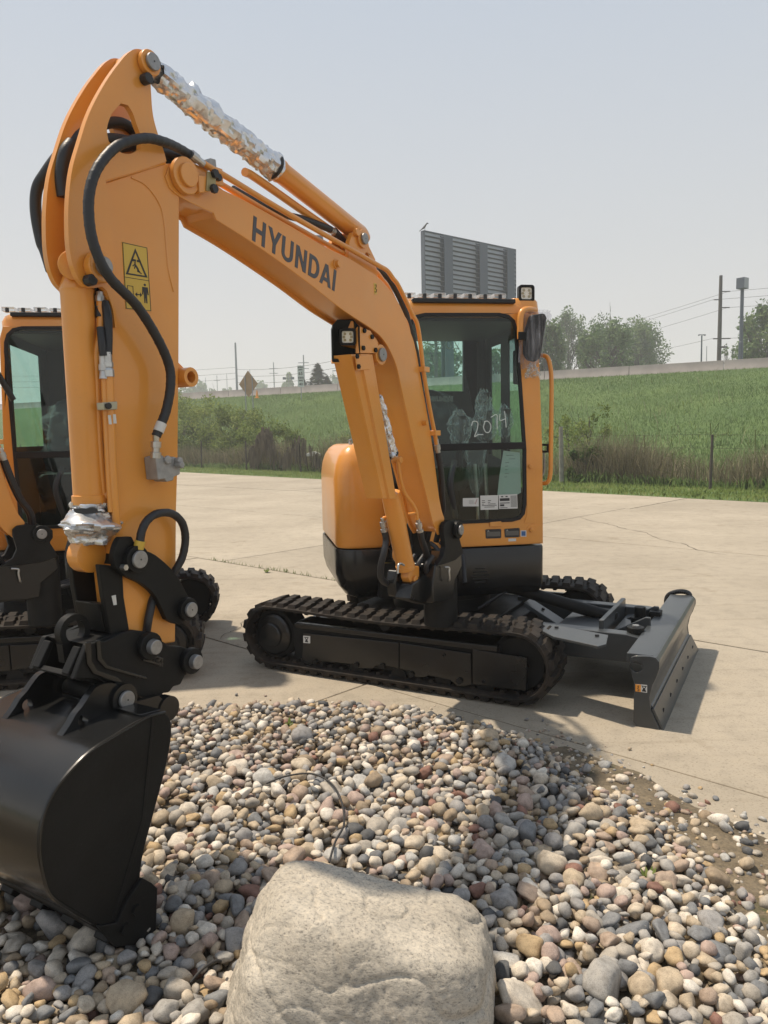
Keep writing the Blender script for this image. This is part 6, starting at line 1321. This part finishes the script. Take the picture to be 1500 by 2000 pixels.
# shrubs on the slope at left, in front of the dark vines
def on_line(px, m_, z=0):     # where a sight line at that bearing meets a line m_ metres across from the yard
    a = (px - 750) / 1500; y = m_ / (MD.x * a + MD.y); return Vector((a * y, y, z))
SHB = ((362, 21.5, 3.6, 2.0, 0, 'bushy shrub at the left, right beside the raised arm'), (412, 22.0, 3.9, 2.1, .1, 'tall light green shrub left of the orange diamond sign'), (468, 22.3, 3.3, 1.8, .1, 'loose green shrub right below the orange diamond sign'), (340, 27, 4.2, 2.4, .8, 'dark shrub farther up the slope, partly behind the raised arm'), (530, 21.5, 2.1, 1.8, 0, 'low green shrub behind the dark hanging vines'), (1150, 22.5, 2.3, .9, .1, 'wispy yellow green shrub behind the wooden fence post'), (1112, 24, 2.0, 1.0, .2, 'pale shrub on the slope right of the cab handrail'), (705, 21.0, 1.9, 1.1, 0, 'straggly pale shrub beside the boom cylinder'))
for k, (px, m_q, h_, w_, z, lab) in enumerate(SHB):
    plant('shrub', lab, 'shrub', on_line(px, m_q, z), h_, w_, 6000 if k < 5 else 1100, .075 if k < 5 else .06, SHRUB, 40 + k, trunk=.03, clumps=40 if k < 5 else 26, lift=.10, limbs=10, group='shrubs at the foot of the slope', parts=('stem', 'foliage'))
# dead vines hanging over the fence
vin = empty('dead_vine', ml(19.15, on_line(512, 19.15).dot(ED)), 'dark dead vine hanging in strands over the fence', 'vine')
g = np.random.default_rng(8)
def strands(e0, e1, n_, top, seed, w_=.03):
    g = np.random.default_rng(seed); e_ = g.uniform(e0, e1, n_); z1 = top * g.uniform(.75, 1.08, n_); z1 = z1 * (.82 + .25 * np.sin(e_ * 2.3)); ln = np.minimum(z1, g.uniform(.2, 1.3, n_)); mm = 19.15 + g.normal(0, .10, n_)
    V = []; F = []
    for a, b, c, m_q in zip(e_, z1, ln, mm):
        o_ = ml(m_q, a); i = len(V); w2 = w_ * g.uniform(.5, 1.3)
        V += [o_ + Vector((-w2, 0, b)), o_ + Vector((w2, 0, b)), o_ + Vector((w2 + g.normal(0, .05), 0, b - c * .6)), o_ + Vector((g.normal(0, .06), 0, b - c))]; F += [(i, i + 1, i + 2, i + 3)]
    return V, F
vb = Vector(vin.location)
ev = on_line(512, 19.15).dot(ED)
V, F = strands(ev - 1.0, ev + 1.0, 190, 1.8, 3); V2, F2 = strands(ev - 5.0, ev - .8, 110, 1.45, 4, .022)
for nm, VV, FF in (('dense_strand', V, F), ('sparse_strand', V2, F2)):
    MB().add([q - vb for q in VV], FF).build(nm, VINE, vin, angle=None, recalc=False, tint=[random.random() for _ in VV])
k = plant('weed', 'leafy dark green weed at the foot of the wooden fence post', 'weed', Vector((6.05, 23.0, 0)), 1.0, .55, 900, .10, GRASS, 91, trunk=.012, clumps=14, lift=.05, parts=('stem', 'foliage'))
# bare dead stalks in the brush
for j, (px, yy, h_) in enumerate(((1383, 21.5, 1.7), (1470, 20.6, 1.5), (1310, 21, .9), (1345, 21, .8), (1255, 23, 1.4))):
    x = (px - 750) / 1500 * yy; rd = random.Random(j); mb = MB().tube([Vector((x, yy, 0)), Vector((x + .1, yy, h_ * .6)), Vector((x + .06, yy, h_))], .012, 5)
    for q in range(4): z0 = h_ * rd.uniform(.35, .9); mb.tube([Vector((x + .07, yy, z0)), Vector((x + .07 + rd.choice((-1, 1)) * rd.uniform(.2, .5), yy, z0 + rd.uniform(-.1, .3)))], .007, 4)
    tag(mb.build('dead_stalk', BRUSH, tint=[.9] * len(mb.v)), ('tall pale dead stalk with cross twigs in the brush right of the post', 'bent pale dead stalk at the right edge of the picture', 'short broken dead stalk low in the brush', 'leaning short dead stalk beside the broken one', 'dry pale stalk on the slope right of the post')[j], 'stalk', 'dead stalks in the brush')
bq = on_line(615, 19.6); x = bq.x
bag_ = MB().loft([[Vector((x + a * 1.0, bq.y + b, z)) for a, b in rrect(-w_, w_, -.12, .12, .05, 3)] for z, w_ in ((.70, .30), (.77, .36), (.84, .24), (.90, .08))])
tag(bag_.build('plastic_bag', DEBRIS), 'white plastic bag caught in the brush left of the engine hood', 'bag')

# ---- trees beyond the road
def hgt(px, py, yy, z0): return 1.55 + yy * ((850 - .02 * (px - 750)) - py) / 1500 * 1.003 - z0
TL = ((1180, 640, 88, 3.3, 'broad tree with visible dark branches right of the mirror', 5200), (1212, 620, 125, 6.4, 'tall hazy tree rising behind the broad branching tree', 15000), (1112, 632, 122, 3.0, 'hazy tree left of the broad branching tree', 8000), (1252, 644, 112, 1.8, 'hazy tree at the right end of the far group', 5600), (1068, 645, 84, 1.9, 'dark narrow tree just right of the cab pillar', 4600),
      (1497, 608, 80, 3.2, 'leafy tree cut off by the right edge of the picture', 8000), (1424, 676, 92, 1.6, 'thin young tree between the wooden pole and the tall sign', 900), (866, 672, 86, 2.7, 'bushy tree seen through the rear cab window', 5000), (972, 688, 88, 2.6, 'bushy tree seen through the door window of the cab', 5000), (1468, 690, 84, 1.6, 'low dark bush at the foot of the right edge tree', 2600))
for k, (px, py, yy, w_, lab, n_) in enumerate(TL):
    plant('broadleaf_tree', lab, 'tree', Vector(((px - 750) / 1500 * yy, yy, 3.2)), hgt(px, py, yy, 3.2) / 1.02, w_, n_, .21 if k != 6 else .16, TREE, 60 + k, trunk=.26 if k not in (6, 9) else .1, group='trees beyond the raised road', clumps=44 if k != 6 else 18, lift=.22, limbs=14 if k else 26)
for px, py, yy, w_, lab in ((628, 714, 108, 5.6, 'tallest dark spruce, between the speed sign and the boom cylinder'), (599, 743, 110, 4.0, 'small dark spruce just right of the speed sign'), (681, 728, 112, 5.2, 'dark spruce half hidden by the boom cylinder'), (645, 737, 113, 4.4, 'smaller spruce grown into the right side of the tallest one')):
    conifer(Vector(((px - 750) / 1500 * yy, yy, 3.2)), hgt(px, py, yy, 3.2), w_, px, lab)
far_ = [(572, 738, 260, 4, 'left of the tall white speed sign'), (662, 744, 300, 9, 'between the two larger spruces'), (690, 742, 310, 9, 'right behind the boom cylinder'), (437, 752, 300, 5, 'left of the diamond sign'), (470, 755, 330, 7, 'just behind the diamond sign'), (516, 757, 320, 6, 'right of the diamond sign'), (393, 756, 300, 7, 'beside the small grey building'), (366, 745, 290, 8, 'close to the raised arm')]
for k, (px, py, yy, w_, lab) in enumerate(far_):
    plant('broadleaf_tree', 'pale hazy tree on the horizon ' + lab, 'tree', Vector(((px - 750) / 1500 * yy, yy, 3.2)), hgt(px, py, yy, 3.2), w_, 1500, .9, TREE, 90 + k, trunk=.3, group='hazy trees on the horizon', clumps=22, lift=.1, limbs=4)
# ---- signs and poles
def at(p3): return Vector(p3)
sg = empty('diamond_sign', at([(-8.5954,50.000,4.1194)][0]), 'orange brown diamond sign seen from behind on two thin posts', 'sign')
o_ = Vector(sg.location); ctr = Vector([(-8.5624,50.000,4.9996)][0]) - o_; dx = .69; ax = Vector((.94, -.34, 0)); ay = Vector((.34, .94, 0))
mp = lambda a, b, t: ctr + ax * a + ay * t + Vector((0, 0, b))
MB().prism([(0, .86), (dx, 0), (0, -.86), (-dx, 0)], mp, 0, .01).build('sign_panel', SIGNB, sg, bevel=.002)
for a in (-.22, .30): MB().prism([(a - .025, -2.6), (a + .025, -2.6), (a + .025, .5), (a - .025, .5)], mp, -.04, -.003).build('post', GALV, sg)
q = Vector([(-8.0264,50.000,4.3368)][0]); tag(MB().lathe(q + Vector((0, 0, -.25)), q + Vector((0, 0, .3)), [(0, .16), (.03, .16), (.04, .10), (.5, .03)], 12).build('traffic_cone', ORANGED), 'orange traffic cone tip beside the diamond sign', 'cone')
sp_ = empty('speed_sign', at([(-6.422,62.000,5.4213)][0]), 'tall white speed limit sign with numbers 65 and 40', 'sign'); o_ = Vector(sp_.location)
mp = lambda a, b, t: Vector((a, t, b))
hs_ = 1.78
MB().prism([(-.245, .1), (.245, .1), (.245, hs_), (-.245, hs_)], mp, 0, .012).build('sign_panel', SIGNW, sp_)
MB().prism([(-.03, -1.2), (.03, -1.2), (.03, .5), (-.03, .5)], mp, .013, .05).build('post', GALV, sp_)
for body, size, z in (('SPEED', .15, 1.63), ('LIMIT', .15, 1.44), ('65', .34, 1.14), ('MINIMUM', .105, .80), ('SPEED', .13, .58), ('40', .30, .30)):
    text_mesh(body, size, INK, 'sign_lettering', sp_, lambda x, y, t, z=z: Vector((x, -.004, z + y)), bold=.006)
MB().prism([(-.22, .87), (.22, .87), (.22, .89), (-.22, .89)], mp, -.004, -.001).prism([(-.22, .70), (.22, .70), (.22, .72), (-.22, .72)], mp, -.004, -.001).build('sign_rule', INK, sp_)
# back of a billboard, steel posts and a bird on its corner
bA, bB = Vector([(3.4498,60.000,16.846)][0]), Vector([(11.446,66.600,16.916)][0]); bB.z = bA.z
bx = (bB - bA); BLn = bx.length; bx.normalize(); by = Vector((-bx.y, bx.x, 0)); bb = empty('billboard', Vector((bA.x, bA.y, 3.2)), 'grey louvred back of a billboard rising behind the cab roof', 'billboard')
mp = lambda a, b, t: bx * a + by * t + Vector((0, 0, bA.z - 3.2 + b))
NS = 15; hb = 5.4
for k in range(NS):
    z1 = -k * hb / NS; z0 = z1 - hb / NS
    MB().loft([[mp(a, zz_, t_) for zz_, t_ in ((z1 - .015, -.02), (z0 + .085, -.13), (z0 + .07, -.10), (z1 - .03, .01))] for a in (0, BLn)]).build('slat', BBM, bb, angle=20)
MB().prism([(0, -hb), (BLn, -hb), (BLn, 0), (0, 0)], mp, .03, .08).build('backing_sheet', BBP, bb)  # coloured dark so the gaps between slats read as shadow lines
MB().prism([(-.06, -hb), (.0, -hb), (.0, .06), (-.06, .06)], mp, -.10, .30).prism([(BLn, -hb), (BLn + .08, -hb), (BLn + .08, .06), (BLn, .06)], mp, -.10, .30).prism([(-.06, .005), (BLn + .08, .005), (BLn + .08, .07), (-.06, .07)], mp, -.10, .30).build('panel_edge', BBP, bb)
for a in (2.05, 6.0, 9.3):
    MB().prism([(a - .45, -bA.z + 3.2), (a + .45, -bA.z + 3.2), (a + .45, -.12), (a - .45, -.12)], mp, -.55, -.50).prism([(a - .05, -bA.z + 3.2), (a + .05, -bA.z + 3.2), (a + .05, -.12), (a - .05, -.12)], mp, -.50, -.12).prism([(a - .45, -bA.z + 3.2), (a + .45, -bA.z + 3.2), (a + .45, -.12), (a - .45, -.12)], mp, -.12, -.06).build('post', BBP, bb)
q = bA + Vector((.05, 0, .30))
bird = MB().loft([[q + Vector((dx_, dy * r_, dz + dzz * r_)) for dy, dzz in ((1, 0), (.7, .7), (0, 1), (-.7, .7), (-1, 0), (-.7, -.7), (0, -1), (.7, -.7))] for dx_, dz, r_ in ((-.42, -.30, .02), (-.20, -.12, .05), (-.05, 0, .11), (.06, .10, .12), (.14, .22, .08), (.18, .28, .075), (.23, .29, .05), (.32, .27, .01))])
bird.tube([q + Vector((0, .03, -.05)), q + Vector((0, .03, -.24))], .012, 4).tube([q + Vector((.04, -.03, -.02)), q + Vector((.04, -.03, -.24))], .012, 4)
tag(bird.build('bird', BIRDM), 'small black bird perched on the corner of the billboard', 'bird')
# poles: x px at the base line, depth, top height above the plain
def pole(name, label, cat, X, Y, ztop, r_, m, arms=(), z0=3.0, group=None):
    o = empty(name, Vector((X, Y, z0)), label, cat, group)
    MB().lathe(Vector((0, 0, 0)), Vector((0, 0, ztop - z0)), [(0, r_), (ztop - z0, r_ * .62)], 10).build('shaft', m, o)
    for z, x0, x1, t_ in arms: MB().prism([(x0, z - z0 - t_), (x1, z - z0 - t_), (x1, z - z0 + t_), (x0, z - z0 + t_)], lambda a, b, t: Vector((a, t, b)), -r_ * 1.15 - .1, -r_ * 1.05).build('crossarm', m, o)
    return o
def top(px, py, Y): return None
W1 = [(32.841,75.000,16.048),(32.553,75.000,7.5347)]
pole('utility_pole', 'tall wooden utility pole with crossarms left of the tall pylon sign', 'pole', W1[1][0], 75, W1[0][2], .24, WOOD, ((W1[0][2] - 1.55, 0, .75, .04), (W1[0][2] - 2.3, -.75, 0, .04), (W1[0][2] - 3.05, 0, .75, .04), (W1[0][2] - 5.95, -.75, .9, .05), (W1[0][2] - 6.75, -.3, .55, .08)))
s1_ = [(32.298,70.000,14.827),(32.322,70.000,13.937),(32.319,70.000,7.0975)]
py_ = empty('pylon_sign', Vector((s1_[2][0], 70, 3.0)), 'box shaped sign on a tall dark steel pole at right', 'sign'); hz = s1_[0][2] - 3.0
MB().lathe(Vector((0, 0, 0)), Vector((0, 0, hz - .8)), [(0, .26), (3.2, .25), (3.25, .21), (6.2, .20), (6.25, .16), (hz - .8, .15)], 14).build('shaft', BLUEG, py_)
mp = lambda a, b, t: Vector((a * .80 - t * .6, a * .6 + t * .80, b))
MB().prism([(-.42, hz - .95), (.42, hz - .95), (.42, hz), (-.42, hz)], mp, -.36, .36).build('sign_box', BLUEG, py_, bevel=.02)
MB().prism([(-.37, hz - .90), (.37, hz - .90), (.37, hz - .05), (-.37, hz - .05)], mp, -.372, -.362).build('sign_face', GALV, py_)
def simple(px, pyt, Y, r_, m, lab, name='utility_pole', cat='pole', arms=0, grp='far utility poles'):
    X = (px - 750) / 1500 * Y; zt = 1.55 + Y * ((850 - .02 * (px - 750)) - pyt) / 1500 * 1.004
    return pole(name, lab, cat, X, Y, zt, r_, m, [(zt - 1.2 - .9 * k, -.8, .8, .05) for k in range(arms)], group=grp)
simple(471, 674, 110, .20, GALV, 'tall thin grey pole just left of the diamond sign')
simple(543, 711, 150, .14, GALV, 'thin pole halfway between the diamond sign and the speed sign', arms=2)
simple(601, 697, 120, .14, GALV, 'thin grey pole behind the spruces, right of the speed sign', arms=2)
simple(669, 694, 95, .17, GALV, 'steel pole with short arms beside the boom cylinder', arms=3)
simple(497, 724, 190, .10, GALV, 'thin far pole just right of the diamond sign')
simple(433, 736, 190, .12, GALV, 'short far pole left of the diamond sign', arms=1)
simple(452, 733, 190, .10, GALV, 'short far pole closest to the left side of the diamond sign')
simple(411, 740, 200, .10, GALV, 'short far pole above the small grey building')
lt = simple(1367, 660, 95, .13, BLUEG, 'dark lamp post with two heads on the right', 'street_lamp', 'street lamp', grp=None)
zl = 1.55 + 95 * ((850 - .02 * 617) - 660) / 1500 - 3.0
MB().prism([(-.42, zl), (-.1, zl + .1), (.1, zl + .1), (.42, zl), (.42, zl + .16), (-.42, zl + .16)], lambda a, b, t: Vector((a, t, b)), -.12, .12).build('lamp_head', BLUEG, lt)
simple(1377, 680, 130, .10, GALV, 'thin far pole right of the lamp post')
simple(856, 655, 80, .22, WOOD, 'utility pole seen through the rear cab window', arms=2, grp=None)
lt = simple(571, 733, 150, .10, GALV, 'far twin headed lamp post left of the speed sign', 'street_lamp', 'street lamp', grp=None)
MB().prism([(-1.1, 0), (-.5, 0), (-.5, .45), (-1.1, .45)], lambda a, b, t: Vector((a, t, b + 9.6)), -.2, .2).prism([(.5, 0), (1.1, 0), (1.1, .45), (.5, .45)], lambda a, b, t: Vector((a, t, b + 9.6)), -.2, .2).prism([(-.6, .2), (.6, .2), (.6, .3), (-.6, .3)], lambda a, b, t: Vector((a, t, b + 9.6)), -.05, .05).build('lamp_head', BLUEG, lt)
# overhead lines
def lines(name, label, pts, r_=.012):
    o = empty(name, Vector(pts[0][0]), label, 'power line', 'overhead power lines'); b0 = Vector(o.location)
    for a, b, sag in pts:
        a, b = Vector(a), Vector(b); P = [a.lerp(b, i / 16) - b0 - Vector((0, 0, 4 * sag * (i / 16) * (1 - i / 16))) for i in range(17)]
        MB().tube(P, r_, 4).build('wire', WOOD, o)
pt = Vector((W1[1][0], 75, 0)); zt = W1[0][2]
lines('power_line', 'overhead wires running from the wooden pole over the trees', [(pt + Vector((.75, 0, zt - 1.5)), Vector((20, 140, 15.5)), .6), (pt + Vector((-.75, 0, zt - 2.25)), Vector((18, 140, 14.4)), .6), (pt + Vector((.75, 0, zt - 3.0)), Vector((20, 140, 13.2)), .6), (pt + Vector((-.7, 0, zt - 5.9)), Vector((20, 140, 11)), .4)], .016)
lines('power_line', 'overhead wires leaving the wooden pole to the right edge', [(pt + Vector((.75, 0, zt - 1.5)), Vector((60, 52, 14.3)), .4), (pt + Vector((-.75, 0, zt - 2.25)), Vector((60, 52, 13.5)), .4), (pt + Vector((.75, 0, zt - 3.0)), Vector((60, 52, 12.4)), .4), (pt + Vector((.8, 0, zt - 5.9)), Vector((60, 52, 9.6)), .4)], .016)
lines('power_line', 'faint far wires strung between the thin grey poles', [(Vector((-60, 112, z)), Vector((-20.5, 110, z + .3)), .4) for z in (11.2, 10.4, 9.6)] + [(Vector((-20.5, 110, z)), Vector((-5.1, 95, z - .4)), .4) for z in (11.2, 10.3, 9.4)] + [(Vector((-20.5, 110, 7.6)), Vector((-60, 130, 6.6)), .3), (Vector((-20.5, 110, 7.6)), Vector((-5.1, 95, 6.8)), .3)], .022)
# ---- far buildings
bd = empty('warehouse', Vector((-60, 250, 3.2)), 'low grey building far off at the left, beside the raised arm', 'building')
MB().prism([(-5.5, 0), (5.0, 0), (5.0, 11), (-5.5, 11)], lambda a, b, t: Vector((a, t, b)), 0, 14).build('wall', BLDG, bd)
MB().prism([(-5.7, 11), (5.2, 11), (5.2, 11.5), (-5.7, 11.5)], lambda a, b, t: Vector((a, t, b)), -.3, 14.3).build('roof', GALV, bd)
bd = empty('shed', Vector((72, 190, 3.2)), 'long low white roof showing over the barrier at right', 'building')
MB().prism([(-9, 0), (11, 0), (11, 9.0), (-9, 9.0)], lambda a, b, t: Vector((a, t, b)), 0, 12).build('wall', BLDG, bd)
MB().loft([[Vector((a, b, c)) for a, b, c in ((x, -.4, 9.0), (x, 6, 11.2), (x, 12.4, 9.0), (x, 6, 8.8))] for x in (-9.4, 11.4)]).build('roof', ROOFW, bd)
# ---- smoke haze in the air
hz_m = bpy.data.materials.new('haze'); hz_m.use_nodes = True; t = hz_m.node_tree; t.nodes.clear()
vp = t.nodes.new('ShaderNodeVolumePrincipled'); vp.inputs['Color'].default_value = (.93, .95, .98, 1); vp.inputs['Density'].default_value = .0017; vp.inputs['Anisotropy'].default_value = .2
ou = t.nodes.new('ShaderNodeOutputMaterial'); t.links.new(vp.outputs[0], ou.inputs['Volume'])
hz_o = MB().prism([(-420, -40), (420, -40), (420, 800), (-420, 800)], lambda a, b, t: Vector((a, b, t)), -2, 24).build('haze', hz_m, angle=None); hz_o['kind'] = 'stuff'
